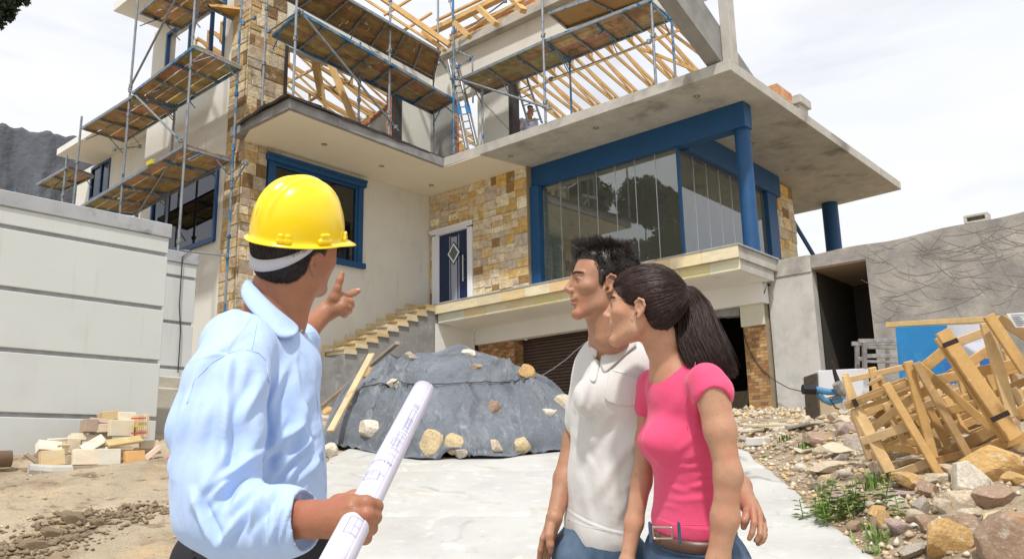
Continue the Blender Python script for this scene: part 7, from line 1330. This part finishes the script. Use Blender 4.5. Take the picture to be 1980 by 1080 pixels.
# roll of plans with faint printed lines
RL = root('blueprint_roll', C2W(pc(680, 1010, 1.46)), 'long white roll of building plans with faint blue drawing lines held in the hand', 'blueprint roll')
ra, rb = C2W(pc(636, 1112, 1.27)), C2W(pc(818, 753, 2.13)); ax_ = (rb-ra); Lr = np.linalg.norm(ax_); ax_ /= Lr; tx = nrm(np.cross(ax_, FW)); ty = np.cross(ax_, tx); PM = mat('plan_paper', (.60, .585, .68), .6, noise=(7, .05), bump=(9, .25))
rows = []
for k in range(4*48+1): g = k*2*math.pi/48; r = .0262-.0011*g/6.28*1.6; rows.append([ra+(tx*math.cos(g+2.2)+ty*math.sin(g+2.2))*r*(1+.02*math.sin(3*g)*q)+ax_*(Lr*q+.004*math.sin(g)) for q in np.linspace(0, 1, 12)])
V = np.array(rows).reshape(-1, 3); i = np.arange(len(V)).reshape(-1, 12); F_ = np.stack([i[:-1, :-1], i[:-1, 1:], i[1:, 1:], i[1:, :-1]], -1).reshape(-1, 4); o = np_mesh('paper', V, F_, PM, RL, True); q = o.modifiers.new('t', 'SOLIDIFY'); q.thickness = .0004
PI_ = mat('plan_ink', (.40, .42, .56), .8)
def rp(u, g): return ra+ax_*Lr*u+(tx*math.cos(g)+ty*math.sin(g))*.02665
cam_g = math.atan2(float(-FW@ty), float(-FW@tx))
def ink(pts, w=.0006): mb = MB(); mb.path([rp(u, cam_g+g) for u, g in pts], w, 4); return mb
mb = MB()
def arcl(u0, g0, u1, g1, w=.0005): mb.path([rp(u0+(u1-u0)*t, cam_g+g0+(g1-g0)*t) for t in np.linspace(0, 1, 7)], w, 4)
for u0, u1, g0, g1 in ((.62, .76, .1, .75), (.64, .70, .2, .6), (.50, .60, .0, .7), (.52, .56, -.2, .3), (.33, .37, -.9, .1), (.78, .80, .1, .6), (.10, .16, -.3, .6)):
    arcl(u0, g0, u1, g0); arcl(u0, g1, u1, g1); arcl(u0, g0, u0, g1); arcl(u1, g0, u1, g1); arcl((u0+u1)/2, g0, (u0+u1)/2, g1, .0003); arcl(u0, (g0+g1)/2, u1, (g0+g1)/2, .0003)
for u, g0, g1 in ((.58, -.4, .8), (.60, -.4, .8), (.47, -.2, .9), (.36, -1.0, .5)): arcl(u, g0, u, g1, .0004)
rr_ = random.Random(4)
for u0, gs in ((.425, np.linspace(-.95, .75, 15)), (.20, np.linspace(-.5, .9, 9)), (.24, np.linspace(.1, .9, 6))):
    for g in gs:
        for k in range(2): arcl(u0+rr_.uniform(-.006, .008), g+rr_.uniform(-.03, .03), u0+rr_.uniform(-.006, .008), g+rr_.uniform(-.04, .05), .0006)
mb.build('printed_lines', PI_, RL)
# ================================================================ worker on the upper floor
wp = onZ(1024, 204, 12.42); wk = root('person', (wp[0], wp[1], 10.44), 'distant worker in a dark cap and pale shirt on the upper floor', 'person'); DW = float((wp-CAM)@FW); q = DW/21.5
TK = Frame(pc(1026, 214, DW), (.6, -.05, .75), (0, .97, .2), 1.05*q); s = head(TK); s.T = None; s.cone(pc(1024, 222, DW), pc(1021, 236, DW), .07, .08, .03); s.cone(pc(1024, 220, DW), pc(1021, 240, DW), .09, .12, .05); s.chain([pc(1020, 238, DW), pc(1007, 236, DW-.1), pc(1004, 254, DW-.15), pc(1014, 262, DW-.3)], [.07, .06, .05, .04], .02); s.chain([pc(1022, 238, DW), pc(1035, 236, DW+.1), pc(1038, 254, DW), pc(1040, 262, DW-.1)], [.07, .06, .05, .04], .02); skin_obj('body', s, .014, MT['skin1'], wk, 1)
s = Sdf(TK); s.ell((-.01, 0, .085), (.115, .09, .06), .02); s.ell((.11, 0, .055), (.07, .06, .012), .02); skin_obj('cap', s, .012, mat('navy_cap', (.03, .05, .09), .8), wk, 1)
s = Sdf(); s.chain([pc(1021, 240, DW), pc(1020, 268, DW)], [.19, .20], .05, (v3(0, 0, 1), .7)); s.chain([pc(1009, 234, DW-.05), pc(1005, 248, DW-.1)], [.10, .085], .04); s.chain([pc(1034, 234, DW+.05), pc(1037, 248, DW)], [.10, .085], .04); skin_obj('shirt', s, .018, mat('worker_shirt', (.36, .38, .48), .9, noise=(6, .15)), wk, 1)
s = Sdf(); hp = pc(1020, 272, DW); hw_ = C2W(hp)
for x in (-.1, .1): s.chain([hp+v3(x, 0, 0), hp+v3(x, 0, 0)-v3(.02, .976, .216)*(hw_[2]-10.54)*.5, hp+v3(x, 0, 0)-v3(.02, .976, .216)*(hw_[2]-10.54)], [.13, .10, .08], .04)
skin_obj('trousers', s, .02, MT['trousers'], wk, 1)
